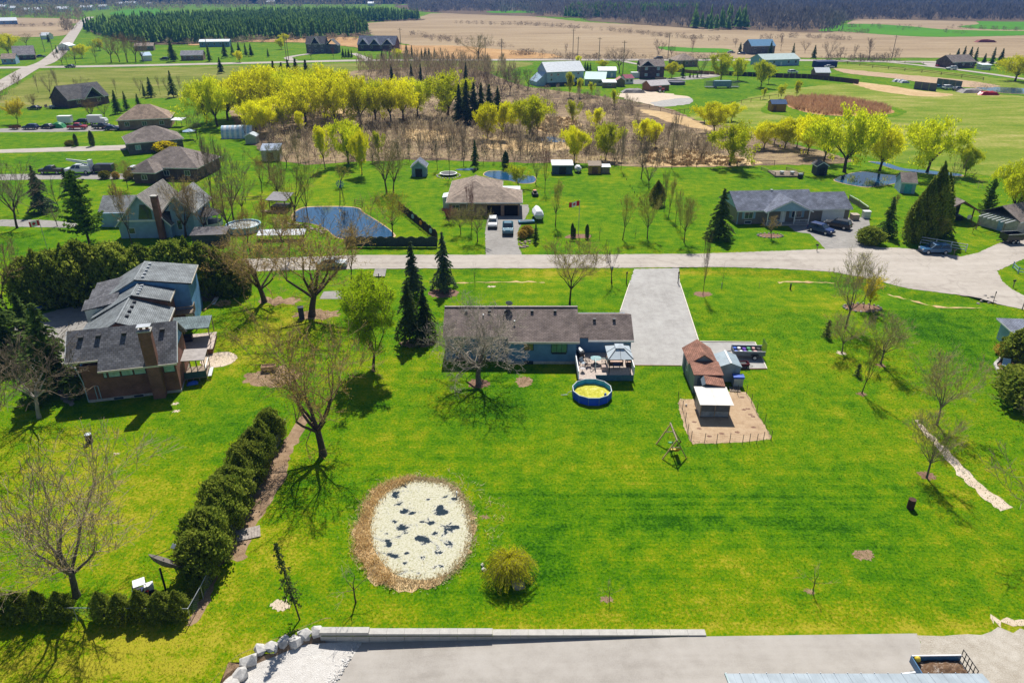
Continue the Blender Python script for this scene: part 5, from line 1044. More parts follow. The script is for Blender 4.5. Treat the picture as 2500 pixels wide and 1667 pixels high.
MB().add(vs,fs).build('soil_load', MGROUND('soil load', [(.2,(.07,.04,.025)),(.55,(.16,.10,.06)),(.8,(.5,.45,.40))], big=.8, mid=3., fine=12., w=(.4,.35,.3), bump=1.), dt)
o = MB().lathe([(.02,-.2),(.14,-.14),(.2,0),(.14,.14),(.02,.2)],10).build('ball', YELLOW, None, True); o.location = (26.25,32.75,.95); tag(o, 'yellow ball in the corner of the dump trailer', 'ball')
def barrel(px, py, mat, label, r=.3, h=.9, top=None):
    p = G(px, py); e = thing('barrel', label, 'barrel', p); MB().lathe([(r,0),(r*1.03,h*.33),(r,h*.36),(r*1.03,h*.66),(r,h*.7),(r,h)],14).build('drum', mat, e); MB().lathe([(r*.97,h+.003),(r*1.02,h+.04),(r*.9,h+.04)],14).build('rim', top or mat, e)
barrel(220, 1079, M('dark drum',(.07,.06,.05)), 'dark steel drum with pale lid on the yellowish lawn', top=M('pale lid',(.5,.55,.58))); barrel(2222, 1240, M('rust drum',(.07,.03,.02)), 'rusty burn barrel alone on the lawn')
# big satellite dish and ride-on mower behind the fence
p = G(405, 1441); sdh = thing('satellite_dish', 'big grey mesh satellite dish on a pole behind chain-link fence', 'satellite dish', p, sc=1.12)
MB().tube([(0,0,-.1),(.0,.02,1.9)],.07,8).build('pole', DARKM, sdh); pr_ = [(.02,0),(.4,.05),(.8,.18),(1.15,.38),(1.2,.40),(1.12,.41),(.8,.22),(.4,.09),(.02,.04)]
d_ = MB().lathe(pr_,24).build('reflector', M('dish mesh grey',(.15,.13,.115),rough=.7), sdh, True); d_.location = (.22,.15,1.95); d_.rotation_euler = (R(-42),R(26),0)
for i in range(12): MB().tube([(.1*math.cos(i*.5236),.1*math.sin(i*.5236),.0),(.8*math.cos(i*.5236),.8*math.sin(i*.5236),.165),(1.18*math.cos(i*.5236),1.18*math.sin(i*.5236),.375)],.016,4).build('rib', DARKM, d_)
MB().tube([(.9,0,.3),(.0,0,1.25)],.02,4).tube([(-.9,0,.3),(0,0,1.25)],.02,4).build('feed_arm', DARKM, d_); MB().box(-.12,-.12,1.2,.12,.12,1.5).build('feed_horn', WHITE, d_)
p = G(352, 1452); mw = thing('ride_on_mower', 'small white and dark blue ride-on mower behind small cedars', 'mower', p, R(30))
MB().box(-.7,-.4,.3,.7,.4,.5).build('chassis', M('navy mower',(.03,.04,.10)), mw); MB().extr_x([(-.3,.5),(.3,.5),(.22,.85),(-.22,.85)],.1,.75).build('hood', WHITE, mw); MB().box(-.6,-.25,.5,-.1,.25,.65).build('seat', BLACKP, mw); MB().box(-.62,-.25,.65,-.5,.25,1.0).build('seat_back', BLACKP, mw); MB().box(-.5,-.4,1.25,.3,.4,1.3).build('canopy', WHITE, mw)
for x, y in ((-.5,-.4),(-.5,.4),(.3,-.4),(.3,.4)): MB().bar((x,y*.9,.5),(x,y*.9,1.26),.03).build('canopy_post', DARKM, mw)
for x, y, r_ in ((-.45,-.48,.28),(-.45,.48,.28),(.5,-.42,.2),(.5,.42,.2)): wheel(mw,x,y,r_,.16)
p = G(372,1452); o = MB().box(-.3,-.2,.1,.3,.2,.35).box(-.3,-.2,.353,-.1,.2,.6).build('toy_wagon', REDP); o.location = p; tag(o, 'red toy wagon next to the ride-on mower', 'wagon')
# chain-link fence
cl = thing('chain_link_fence', 'silver chain-link fence along the cedars and round the yard corner', 'fence', (0,0,0)); FW = M('fence wire', (.40,.42,.44), rough=.5, metal=.5)
cpts = [(-60,1513),(60,1514),(190,1515),(330,1516),(467,1517),(497,1462),(530,1395),(565,1325),(600,1250),(635,1180),(668,1115),(700,1050)]
CP = [G(*q) for q in cpts]; CH = 1.25
for i, a in enumerate(CP):
    MB().tube([a+Vector((0,0,-.1)), a+Vector((0,0,CH+.05))], .035, 6).build('post', STEEL, cl)
    if i: 
        c = CP[i-1]; MB().tube([c+Vector((0,0,CH)), a+Vector((0,0,CH))], .028, 5).build('top_rail', STEEL, cl); L = (a-c).length; S = []
        d_ = (a-c).normalized()
        for k in range(int(L/.16)):
            u = k*.16
            for sg in (1,-1):
                u0, u1 = (u, u+CH*.8) if sg > 0 else (u+CH*.8, u); 
                if max(u0,u1) <= L: S.append((*(c+d_*u0+Vector((0,0,.05))), *(c+d_*u1+Vector((0,0,CH))), .005, .005))
        tag(link('chain_mesh', np_mesh('chain_mesh', *seg_mesh(S,3)), FW, cl), kind='stuff')
p = G(607, 1303); bd = thing('wooden_platform', 'weathered plank platform lying by the cedar hedge', 'platform', (p.x,p.y,0), R(20))
for i in range(8): MB().box(-.95+i*.235,-.7,.06,-.95+i*.235+.22,.7,.1).build('plank', M('grey plank',(.36,.31,.27),var=.3,scale=5.), bd)
MB().box(-.9,-.6,0,.9,-.5,.058).build('bearer', WOODP, bd); MB().box(-.9,.5,0,.9,.6,.058).build('bearer', WOODP, bd)
# the algae pond
k7 = 2.765
inner = [(1250,215),(1370,222),(1480,240),(1560,330),(1600,430),(1620,600),(1540,760),(1400,840),(1250,850),(1100,800),(990,650),(970,500),(1010,360),(1120,270)]
inner = [(560+(1300+(x-1300)*1.05)/k7, 1100+(540+(y-540)*1.06)/k7) for x, y in inner]
def MPOND(name):
    m = bpy.data.materials.new(name); m.use_nodes = True; n, l = nodes_of(m); b = n['Principled BSDF']
    g = n.new('ShaderNodeNewGeometry'); mp = n.new('ShaderNodeMapping'); mp.inputs['Scale'].default_value = (.8,1.,1); l.new(g.outputs['Position'], mp.inputs[0])
    t = n.new('ShaderNodeTexNoise'); t.inputs['Scale'].default_value = .8; t.inputs['Detail'].default_value = 12; t.inputs['Roughness'].default_value = .76; t.inputs['Distortion'].default_value = .7; l.new(mp.outputs[0], t.inputs['Vector'])
    at = n.new('ShaderNodeAttribute'); at.attribute_name = 'hole'; ad = n.new('ShaderNodeMath'); ad.operation = 'MULTIPLY_ADD'; ad.inputs[1].default_value = -.22; l.new(at.outputs['Fac'], ad.inputs[0]); l.new(t.outputs['Fac'], ad.inputs[2])
    t2 = n.new('ShaderNodeTexNoise'); t2.inputs['Scale'].default_value = 7.; t2.inputs['Detail'].default_value = 8; t2.inputs['Roughness'].default_value = .7; l.new(g.outputs['Position'], t2.inputs['Vector'])
    r = ramp(n, None, [(.28,(.09,.10,.035)),(.40,(.31,.30,.16)),(.50,(.45,.43,.31)),(.72,(.55,.535,.45))]); l.new(t2.outputs['Fac'], r.inputs['Fac'])
    th = n.new('ShaderNodeMapRange'); th.inputs['From Min'].default_value = .375; th.inputs['From Max'].default_value = .43; l.new(ad.outputs[0], th.inputs['Value'])
    mx = n.new('ShaderNodeMix'); mx.data_type = 'RGBA'; mx.inputs[6].default_value = (.008,.02,.028,1); l.new(th.outputs[0], mx.inputs[0]); l.new(r.outputs[0], mx.inputs[7]); l.new(mx.outputs[2], b.inputs['Base Color'])
    mr = n.new('ShaderNodeMapRange'); mr.inputs['To Min'].default_value = .08; mr.inputs['To Max'].default_value = .8; l.new(th.outputs[0], mr.inputs['Value']); l.new(mr.outputs[0], b.inputs['Roughness'])
    bp = n.new('ShaderNodeBump'); bp.inputs['Strength'].default_value = .25; bp.inputs['Distance'].default_value = .03; l.new(t2.outputs['Fac'], bp.inputs['Height']); l.new(bp.outputs[0], b.inputs['Normal'])
    return m
P = smooth_poly([G(*q).xy for q in inner], 5); cen = sum(P, Vector((0,0)))/len(P); rings = 26; vs = [(cen.x,cen.y,.03)]; fs = []; m_ = len(P)
for k in range(1, rings+1):
    for p in P: q_ = cen.lerp(p, k/rings); vs.append((q_.x,q_.y,.03))
for k in range(rings):
    for i in range(m_):
        j = (i+1) % m_; fs.append((0,1+i,1+j) if k == 0 else (1+(k-1)*m_+i, 1+k*m_+i, 1+k*m_+j, 1+(k-1)*m_+j))
me = bpy.data.meshes.new('algae_pond'); me.from_pydata(vs, [], fs); me.update(); at = me.attributes.new('hole', 'FLOAT', 'POINT')
holes = [(G(560+x/k7,1100+y/k7), r) for x, y, r in [(1420,415,.5),(1490,505,.55),(1160,530,.5),(1325,600,.42),(1490,630,.36),(1410,690,.35),(1270,590,.3),(1120,715,.35),(1130,300,.5),(1180,410,.35),(1420,375,.3),(1360,490,.3),(1085,630,.3),(1200,690,.22),(1230,420,.2),(1340,330,.22),(1300,480,.2),(1390,560,.22),(1450,420,.2),(1540,520,.25),(1180,760,.2),(1320,720,.2),(1110,480,.22),(1250,640,.18),(1440,770,.2),(1060,560,.2),(1520,330,.2),(1150,350,.25)]]
at.data.foreach_set('value', [sum(math.exp(-(((v[0]-h.x)/r/1.15)**2+((v[1]-h.y)/r)**2)) for h, r in holes) for v in vs])
tag(link('algae_pond', me, MPOND('algae pond')), kind='structure')
REED = MLEAF('dry reed', (.500,.400,.230), (.800,.690,.450), .5); REEDR = MLEAF('rust reed', (.340,.180,.090), (.600,.380,.200), .45)
def reeds(name, label, pts, n, h, mat, seed, w=.03, lean=.35, parent=None):
    g_ = np.random.default_rng(seed); pts = np.array(pts); C = pts[g_.integers(0,len(pts),n)] + g_.normal(size=(n,2))*.25; hh = h*g_.uniform(.45,1.15,n)
    D = np.stack([g_.normal(size=n)*lean, g_.normal(size=n)*lean, np.ones(n)],1); D /= np.linalg.norm(D,axis=1,keepdims=True)
    o = link(name, np_mesh(name, *leaf_mesh(np.concatenate([C,np.zeros((n,1))],1)+D*(hh/2)[:,None], D, w*g_.uniform(.5,1.2,n), hh/2, g_)), mat); return tag(o, label, 'reeds', None, 'stuff')
outer = [(560+x/k7, 1100+y/k7) for x, y in [(1250,170),(1370,185),(1480,215),(1580,320),(1645,430),(1650,560),(1575,760),(1430,900),(1190,945),(1010,900),(865,760),(825,600),(875,430),(955,270),(1100,200)]]
outer = [(1010+(x-1010)*.965, 1300+(y-1300)*.965) for x, y in outer]; OP = smooth_poly([G(*q).xy for q in outer], 5); rp = []; r_ = random.Random(6)
for _ in range(2600):
    i = r_.randrange(len(OP)); o_ = OP[i]; a_ = math.atan2(o_.y-cen.y, o_.x-cen.x); L = (o_-cen).length
    inn = min(P, key=lambda q: abs((math.atan2(q.y-cen.y,q.x-cen.x)-a_+math.pi) % (2*math.pi)-math.pi)); rp.append(tuple(o_.lerp(inn, r_.random()**1.3*1.02)))
patch('pond_bank', [tuple(p) for p in OP], STRAW, z=.016, sm=False, jit=.25, world=True)
reeds('reed_ring', 'thick tan dry reeds ringing the algae pond', rp, 6500, .30, REED, 7, w=.035, lean=.9)
lf = [p for p in rp if p[0] < cen.x-1.6]; reeds('reed_fringe', 'taller orange dry reeds on the left bank of the algae pond', lf, 3200, .5, MLEAF('orange reed', (.54,.38,.15),(.82,.63,.33),.5), 8, lean=.6)
loose = [(cen.x + math.cos(a)*r, cen.y + math.sin(a)*r) for a, r in [(r_.uniform(0,6.28), r_.uniform(5.2,7.0)) for _ in range(120)]]
reeds('loose_reeds', 'sparse loose straw blades on the grass round the pond', loose, 260, .7, REED, 11, lean=1.6)
rock(1263, 1428, .62, 'brown square rock under the yellow weeping shrub', mat=GREYR, z=-.05); rock(1182, 1392, .25, 'pale stone left of the yellow weeping shrub', z=0); rock(1178, 1380, .2, 'small pale stone above another by the weeping shrub', z=0)
r_ = random.Random(3)
for i, (px, py) in enumerate([(2405,722),(2412,728),(2422,726),(2398,731),(2430,735),(2390,735),(2416,736)]): rock(px, py, .3, 'grey rubble stone at the culvert mouth by the court', 'stone', mat=GREYR, z=-.05, group='rubble stones at the culvert mouth', name='rubble_stone')
# ------------------------------------------------------------------ vehicles
CARM = {}
def frustum(b, x0, x1, y, z0, X0, X1, Y, z1):
    return b.add([(x0,-y,z0),(x1,-y,z0),(x1,y,z0),(x0,y,z0),(X0,-Y,z1),(X1,-Y,z1),(X1,Y,z1),(X0,Y,z1)], [(0,3,2,1),(4,5,6,7),(0,1,5,4),(1,2,6,5),(2,3,7,6),(3,0,4,7)])
def car_parts(kind):
    if kind in CARM: return CARM[kind]
    P = {}; W_ = .92
    if kind == 'suv': prof = [(-2.3,.38),(2.3,.38),(2.33,.72),(2.12,.93),(1.15,1.04),(-2.25,1.06),(-2.34,.8)]; cab = (-2.15,1.1,.86,1.05,-1.85,.35,.68,1.62); wx = (-1.4,1.42); wr = .36; L = 2.33
    elif kind == 'sedan': prof = [(-2.3,.32),(2.25,.32),(2.28,.6),(2.1,.78),(1.0,.9),(-1.7,.93),(-2.28,.86)]; cab = (-1.75,1.0,.84,.91,-1.15,.25,.64,1.42); wx = (-1.38,1.4); wr = .33; L = 2.28
    elif kind == 'van': prof = [(-2.7,.4),(2.7,.4),(2.72,.8),(2.55,1.05),(2.0,1.15),(-2.7,1.15)]; cab = (-2.68,2.0,.93,1.15,-2.62,1.2,.82,2.1); wx = (-1.6,1.7); wr = .37; L = 2.7; W_ = .98
    else: prof = [(-2.8,.5),(2.8,.5),(2.82,.95),(2.65,1.1),(1.5,1.18),(-2.78,1.16)]; cab = (-.75,1.45,.88,1.16,-.6,.75,.7,1.85); wx = (-1.75,1.75); wr = .4; L = 2.8; W_ = .98
    b = MB(); n = len(prof)
    for i, (yy, k) in enumerate(((-W_,.0),(-W_*.97,.0),(W_*.97,0),(W_,0))): pass
    secs = [(-W_, .93, .08), (-W_*.9, 1., 0), (W_*.9, 1., 0), (W_, .93, .08)]; vs = []
    for yy, k, dz in secs: vs += [(x*k if abs(x) > 2 else x, yy, z - (dz if z > .9 else -dz*.5)) for x, z in prof]
    fs = [tuple(range(n-1,-1,-1)), tuple(range(3*n,4*n))]
    for s in range(3):
        for i in range(n): j = (i+1) % n; fs.append((s*n+i, s*n+j, (s+1)*n+j, (s+1)*n+i))
    P['body'] = b.add(vs, fs); x0,x1,y,z0,X0,X1,Y,z1 = cab
    P['windows'] = frustum(MB(), x0,x1,y,z0,X0,X1,Y,z1-.03)
    rf = frustum(MB(), X0-.04,X1+.04,Y+.03,z1-.05,X0+.1,X1-.1,Y-.08,z1+.03)
    for sy in (-1,1):
        for a, c in (((x0,sy*y,z0),(X0,sy*Y,z1)),((x1,sy*y,z0),(X1,sy*Y,z1)),(((x0+x1)/2,sy*(y+.01),z0),((X0+X1)/2,sy*(Y+.01),z1))): rf.bar(a, c, .08)
    if kind == 'van': rf.box(-2.6,-.93,1.2,-.2,-.86,2.0).box(-2.6,.86,1.2,-.2,.93,2.0)
    P['roof'] = rf
    if kind == 'pickup': P['bed'] = MB().box(-2.7,-.8,1.163,-.85,.8,1.19)
    P['headlights'] = [MB().box(L-.12, s*.62-.2, .68 if kind != 'pickup' else .85, L+.0, s*.62+.2, .85 if kind != 'pickup' else 1.0) for s in (-1,1)]
    P['taillights'] = [MB().box(-L-.0, s*.72-.12, .75, -L+.12, s*.72+.12, .98) for s in (-1,1)]
    P['bumper'] = MB().box(L-.05,-.8,.36,L+.05,.8,.52).box(-L-.05,-.8,.36,-L+.05,.8,.52)
    def mk(bd, nm): o = bd.build(nm, WHITE); me = o.data; bpy.data.objects.remove(o); me.materials.clear(); return me
    Q = {k: mk(v, k) for k, v in P.items() if not isinstance(v, list)}; Q['headlight'] = [mk(v,'headlight') for v in P['headlights']]; Q['taillight'] = [mk(v,'taillight') for v in P['taillights']]
    w = MB().lathe([(wr*.6,-.11),(wr*.95,-.11),(wr,-.06),(wr,.06),(wr*.95,.11),(wr*.6,.11)],14,close=False); Q['wheel'] = mk(w,'wheel'); Q['rim'] = mk(MB().lathe([(.02,-.09),(wr*.6,-.1),(wr*.6,.1),(.02,.09)],10),'rim')
    Q['wx'], Q['wr'], Q['W'] = wx, wr, W_
    CARM[kind] = Q; return Q
CGLASS = MGLASS('car glass', (.03,.045,.06), rough=.08); LAMP = M('lamp glass', (.65,.66,.66), rough=.2); TAIL = M('tail lamp', (.35,.02,.02), rough=.3)
def car(kind, px, py, rz, paint, label, cat='car', name=None, sc=1.0, loc=None):
    Q = car_parts(kind); p = loc or G(px, py); e = thing(name or {'suv':'sport_utility_vehicle','sedan':'sedan_car','van':'van','pickup':'pickup_truck'}[kind], label, cat, (p.x,p.y,.035), rz, None, sc)
    def put(me, nm, m, par=None):
        o = bpy.data.objects.new(nm, me); COL.objects.link(o); o.parent = par or e; setmat(o, m); return o
    put(Q['body'],'body',paint); put(Q['windows'],'windows',CGLASS); put(Q['roof'],'roof',paint); put(Q['bumper'],'bumper',BLACKP)
    if 'bed' in Q: put(Q['bed'],'bed',BLACKP)
    for me in Q['headlight']: put(me,'headlight',LAMP)
    for me in Q['taillight']: put(me,'taillight',TAIL)
    for x in Q['wx']:
        for y in (-Q['W']+.08, Q['W']-.08):
            w = put(Q['wheel'],'wheel',RUBBER); w.rotation_euler = (R(90),0,0); w.location = (x,y,Q['wr']); put(Q['rim'],'rim',RIM,w)
    return e
def paint(n, c, rough=.3): return M('paint '+n, c, rough=rough, var=.05, spec=.6)
BLK_P, WHT_P, NAVY_P, BLUE_P, TEAL_P, RED_P, SILV_P, GRY_P = paint('black',(.015,.016,.018)), paint('white',(.68,.69,.70)), paint('navy',(.01,.03,.12)), paint('blue',(.02,.11,.24)), paint('teal',(.03,.13,.19)), paint('red',(.38,.015,.04)), paint('silver',(.38,.42,.43)), paint('grey',(.12,.13,.14))

# ------------------------------------------------------------------ generic houses
def house(pL, pR, h, rh, depth, wall, roof, label, kind='gable', name='house', wins=3, cat='house', trim=WHITE, axis='x', ov=.4, floors=1, doorm=None, vents=0, group=None, base=CONC, winm=None):
    A, rz, L = frame2(pL, pR); e = thing(name, label, cat, A, rz, group)
    if kind == 'gable': gable_wall(e, 0, L, 0, depth, h, h+rh, axis, wall); gable_roof(e, 0, L, 0, depth, h, h+rh, axis, roof, ov=ov, og=ov*.7, trim=trim)
    elif kind == 'hip': MB().box(0,0,-.1,L,depth,h).build('wall', wall, e); hip_roof(e, 0, L, 0, depth, h+.12, h+rh, roof, ov=ov, trim=trim)
    else: MB().box(0,0,-.1,L,depth,h).build('wall', wall, e); MB().slab([(-ov,-ov,h+.1),(L+ov,-ov,h+.1),(L+ov,depth+ov,h+.1+rh),(-ov,depth+ov,h+.1+rh)], .1).build('roof', roof, e)
    for f in range(floors):
        for i in range(wins):
            x = L*(i+.5)/wins; z = h*f/floors + (h/floors)*.38
            if doorm and f == 0 and i == wins//2: door(e, x, 0, .1, .95, min(2.0,h*.85), 'S', doorm); continue
            window(e, x, 0, z, min(1.2, L/wins*.5), (h/floors)*.4, 'S', trim, winm or GLASS, 1 if L/wins > 2 else 0)
    if vents: roof_vents(e, [(L*(i+.5)/vents, depth*.42, h+rh*.86) for i in range(vents)])
    return e, L
SH_TAN = MSHINGLE('tan shingles', (.36,.28,.22)); SH_BLUEG = MSHINGLE('blue grey shingles', (.190,.210,.270)); SH_MID = MSHINGLE('brown grey shingles', (.255,.210,.185)); SH_CHAR = MSHINGLE('dark grey shingles', (.13,.125,.125)); SH_PEACH = MSHINGLE('peach shingles', (.40,.29,.215))
TAUPE = MLINES('taupe siding', (.20,.175,.15), .12, dark=.8); LBLUE = MLINES('light blue siding', (.27,.42,.58), .14, dark=.85); BRICKT = MBRICK('tan brick', (.34,.20,.13), (.26,.15,.10), (.30,.25,.2)); BRICKD = MBRICK('dark brick', (.13,.085,.065), (.10,.06,.05), (.14,.11,.1)); STONE = MBRICK('grey stone', (.17,.165,.15), (.11,.11,.105), (.15,.14,.13), bw=.5, rh=.25)
WHITE_M = MLINES('white metal', (.62,.66,.70), .3, dark=.85, axis='u'); GREEN_M = MLINES('pale green metal', (.26,.46,.40), .4, dark=.85, axis='u'); BARN = MLINES('pale blue barn boards', (.36,.50,.62), .3, dark=.8, axis='u')

# house with tan hip roof and double garage
A = G(1098,527); e = thing('garage_house', 'tan hip roofed brick bungalow with two open garage bays', 'house', A, R(0)); Wd = G(1268,527).x - A.x
MB().box(0,0,-.1,Wd,8.5,2.6).build('wall', BRICKT, e); MB().box(0,8.5,-.1,9.5,16,2.6).build('wing_wall', BRICKT, e); hip_roof(e, 0, Wd, 0, 8.5, 2.75, 4.7, SH_TAN, trim=WHITE, ov=.6); hip_roof(e, -.05, 9.55, 2, 16, 2.76, 5.2, SH_TAN, trim=WHITE, ov=.6, axis='y', name='wing_roof')
MB().box(9.6,8.6,-.1,Wd,13,2.5).build('sunroom_wall', WHITE, e); MB().slab([(9.6,8.5,2.72),(Wd+.3,8.5,2.72),(Wd+.3,13.2,2.5),(9.6,13.2,2.5)], .08).build('sunroom_roof', WHITE_M, e)
MB().box(-1.7,5,-.1,-.02,8,2.2).build('porch_wall', WHITE, e); MB().slab([(-1.8,4.8,2.3),(.0,4.8,2.6),(.0,8.2,2.6),(-1.8,8.2,2.3)], .06).build('porch_roof', WHITE_M, e)
for x in (Wd-6.2, Wd-2.9): MB().box(x,-.06,0,x+2.6,.02,2.1).build('garage_bay_shade', MGLASS('bay shade',(.012,.01,.01),rough=.6,spec=.1), e); MB().box(x-.12,-.1,2.1,x+2.72,-.01,2.3).build('lintel', TAN_WOOD, e)  # near-black sheets on the wall paint the shade inside the open bays
MB().box(Wd-3.55,-.3,0,Wd-3.0,-.02,2.45).build('pillar', BRICKT, e)
for x in (1.2, 4.0): window(e, x, 0, 1.0, 1.3, 1.1)
roof_vents(e, [(4.6, y, 4.95) for y in (8,10,12)])
# grey house with white porch gable
A, rz, L = frame2((1797,548),(2072,541)); e = thing('porch_house', 'taupe bungalow with slate blue roof, white gable porch and white garage door', 'house', A, rz)
gl = L*.68
MB().box(0,0,-.1,gl,9,2.75).build('wall', TAUPE, e); gable_roof(e, 0, gl, 0, 9, 2.75, 5.0, 'x', SH_BLUEG, ov=.45, og=.35, trim=WHITE); MB().extr_x([(.1,2.7),(8.9,2.7),(4.5,4.95)],.02,.12).build('gable', LBLUE, e)
MB().box(gl,.4,-.1,L,8,2.55).build('garage_wall', TAUPE, e); gable_roof(e, gl+.4, L, .4, 8, 2.55, 4.5, 'x', SH_BLUEG, ov=.4, og=.35, trim=WHITE, name='garage_roof'); MB().extr_x([(.5,2.5),(7.9,2.5),(4.2,4.4)],L-.12,L-.02).build('gable', TAUPE, e)
gd = MB().box(gl+1.7,.34,0,gl+6.0,.42,2.2).build('garage_door', WHITE, e)
for i in range(4):
    for j in range(4): MB().box(gl+1.78+j*1.06,.315,.06+i*.54,gl+1.78+j*1.06+.96,.338,.52+i*.54).build('panel', WHITE, gd)
pw0, pw1 = L*.23, L*.61; pm = (pw0+pw1)/2
o = gable_roof(e, pw0, pw1, -1.6, 4.5, 2.7, 4.65, 'y', SH_BLUEG, ov=.3, og=.25, trim=WHITE, name='porch_roof'); MB().extr_y([(pw0+.1,2.75),(pw1-.1,2.75),(pm,4.5)],-1.55,-1.45).build('porch_gable', LBLUE, e)
for x in (pw0+.2, pw0+3.0, pm+1.2, pw1-.2): MB().bar((x,-1.45,0),(x,-1.45,2.75),.16).build('porch_post', WHITE, e)
MB().box(pw0,-1.6,-.1,pw1,0,.25).build('porch_floor', CONC, e)
for a, c in ((pw0+.3,pw0+2.9),(pm+1.3,pw1-.3)):
    MB().bar((a,-1.45,1.05),(c,-1.45,1.05),.08).build('porch_rail', WHITE, e); bb = MB()
    for i in range(14): x = a+(c-a)*i/13; bb.bar((x,-1.45,.3),(x,-1.45,1.05),.035)
    bb.build('balusters', WHITE, e)
door(e, pm-.4, 0, .25, 1.0, 2.0, 'S', WHITE); 
for x, w in ((L*.10,1.5),(pm+2.2,1.8)):
    o = window(e, x, 0, 1.1, w, 1.15, 'S', WHITE, GLASS, 1)
    for s in (-1,1): MB().box(x+s*(w/2+.32)-.2,-.06,1.05,x+s*(w/2+.32)+.2,-.005,2.3).build('shutter', LBLUE, o)
for x in (L*.10, pm+3.6): window(e, x, 0, .15, 1.2, .45, 'S', WHITE, GLASS, 0)
roof_vents(e, [(L*.36,4.5,5.1)], STEEL); MB().box(-.06,-.12,0,.06,-.0,2.6).build('downspout', LBLUE, e).location = (.1,0,0)
for px, py, w, d, h, m_, lb, c in ((2085,536,1.3,1.4,1.0,M('wood bin',(.42,.34,.27)),'beige wooden bin at the corner of the white garage','bin'),(2113,532,1.3,1.0,1.3,WHITE,'white lidded bin beside the wooden bin','bin')):
    p = G(px,py); o = MB().box(-w/2,-d/2,0,w/2,d/2,h).box(-w/2-.05,-d/2-.05,h+.002,w/2+.05,d/2+.05,h+.08).build('bin', m_); o.location = p; tag(o, lb, c)
fe = thing('garden_fence', 'dark timber fence with white rails beside the slate roofed garage', 'fence', (0,0,0)); q = [G(2072,492), G(2095,505), G(2118,522)]
for a, c in zip(q[:-1],q[1:]): MB().bar(a+Vector((0,0,1.3)),c+Vector((0,0,1.3)),.1).build('rail', WHITE, fe); MB().bar(a+Vector((0,0,.6)),c+Vector((0,0,.6)),.05,1.0).build('panel', WOODP, fe)
for a in q: MB().bar(a,a+Vector((0,0,1.4)),.12).build('post', WOODP, fe)
# blue house with steep roofs on the left
A = G(318,582); e = thing('steep_roof_house', 'pale blue house with steep grey roof, brick chimney and skylights', 'house', A, R(3)); SH_STEEP = MSHINGLE('steep grey shingles', (.27,.25,.225))
gable_wall(e, -1.5, 7.4, 0, 11, 2.6, 7.6, 'y', LBLUE); gable_roof(e, -1.5, 7.4, 0, 11, 2.6, 7.6, 'y', SH_STEEP, ov=.35, og=.5, trim=WHITE)
MB().box(7.4,1.0,-.1,11.2,10,4.6).build('side_wall', LBLUE, e); gable_roof(e, 6.4, 11.2, 1.0, 10, 4.6, 7.2, 'y', MSHINGLE('pale shingles',(.34,.35,.35)), ov=.4, og=.5, trim=WHITE, name='side_roof'); MB().extr_y([(6.6,4.5),(11.0,4.5),(8.8,7.1)],1.0,1.1).build('gable', LBLUE, e)
MB().add([(2.2,-.04,3.4),(4.6,-.04,3.4),(4.6,-.04,6.0),(2.9,-.04,6.0)],[(0,1,2,3)]).build('tall_window', GLASS, e); MB().box(-1.4,-.1,3.0,5.6,-.005,3.3).build('beam', WHITE, e)
chimney(e, 5.9, -.5, -.1, 7.6, 1.0, .9, BRICKR); window(e, 8.6, 1.0, 1.2, .7, 1.6, 'S', WHITE, GLASS, 0); window(e, .6, 0, .9, 1.0, .9, 'S', WHITE, GLASS, 0)
for x, y, z in ((2.1,2.6,6.55),(1.5,7,5.9)): o = MB().box(-.4,-.55,0,.4,.55,.1).build('skylight', M('skylight blue',(.10,.22,.35),rough=.1), e); o.location = (x-.9,y,z-.35); o.rotation_euler = (0,R(-48),0)
MB().box(-8.0,7,-.1,-1.5,14,2.6).build('wing_wall', LBLUE, e); gable_roof(e, -8.0, 3, 7.5, 14, 2.6, 4.8, 'x', MSHINGLE('pale shingles',(.34,.35,.35)), ov=.4, og=.3, trim=WHITE, name='wing_roof')
A = G(508,552); gz_ = thing('screen_porch', 'octagonal screened porch with grey roof and white rail on blue house', 'porch', A)
oct_ = [(2.6*math.cos(R(22.5+45*i)), 2.6*math.sin(R(22.5+45*i))) for i in range(8)]
for i in range(8): a, c = oct_[i], oct_[(i+1) % 8]; MB().bar((*a,0),(*a,2.5),.14).build('post', WHITE, gz_); MB().add([(*a,.05),(*c,.05),(*c,.9),(*a,.9)],[(0,1,2,3)]).build('rail_panel', WHITE, gz_); MB().slab([(a[0]*1.15,a[1]*1.15,2.5),(c[0]*1.15,c[1]*1.15,2.5),(0,0,3.7)], .06).build('roof_panel', SH_CHAR, gz_)
MB().prism(oct_, -.05, .04).build('floor', WOODP, gz_); MB().prism([(x*.9,y*.9) for x,y in oct_], .05, .9).build('inner_screen', BLACKP, gz_)
# houses further up on the left
house((335,438),(486,440),2.7,3.6,12,BRICKD,SH_MID,'brown grey hip roofed house behind the bare maples','hip',wins=3)
o, L = house((318,378),(450,365),2.8,3.2,11,STONE,SH_MID,'stone bungalow with brown hip roof at the end of the middle drive','hip',wins=3, winm=GLASS_SKY)
house((292,318),(418,312),2.8,3.8,11,BRICKT,SH_PEACH,'bungalow with peach coloured hip roof beside the parked vehicles','hip',wins=3)
o, L = house((170,265),(268,252),3.0,4.2,11,BRICKD,SH_CHAR,'dark brick house with charcoal cross roofs below the olive meadow','gable',wins=2); gable_roof(o, L*.35, L*.8, -2, 6, 3.0, 6.6, 'y', MSHINGLE('slate grey',(.22,.21,.215)), ov=.4, og=.3, trim=WHITE, name='cross_roof')
for a in (((330,448),(382,449)),): house(*a,2.4,2.4,6,BRICKD,SH_MID,'hip roofed wing beside the brown grey house','hip',wins=1)
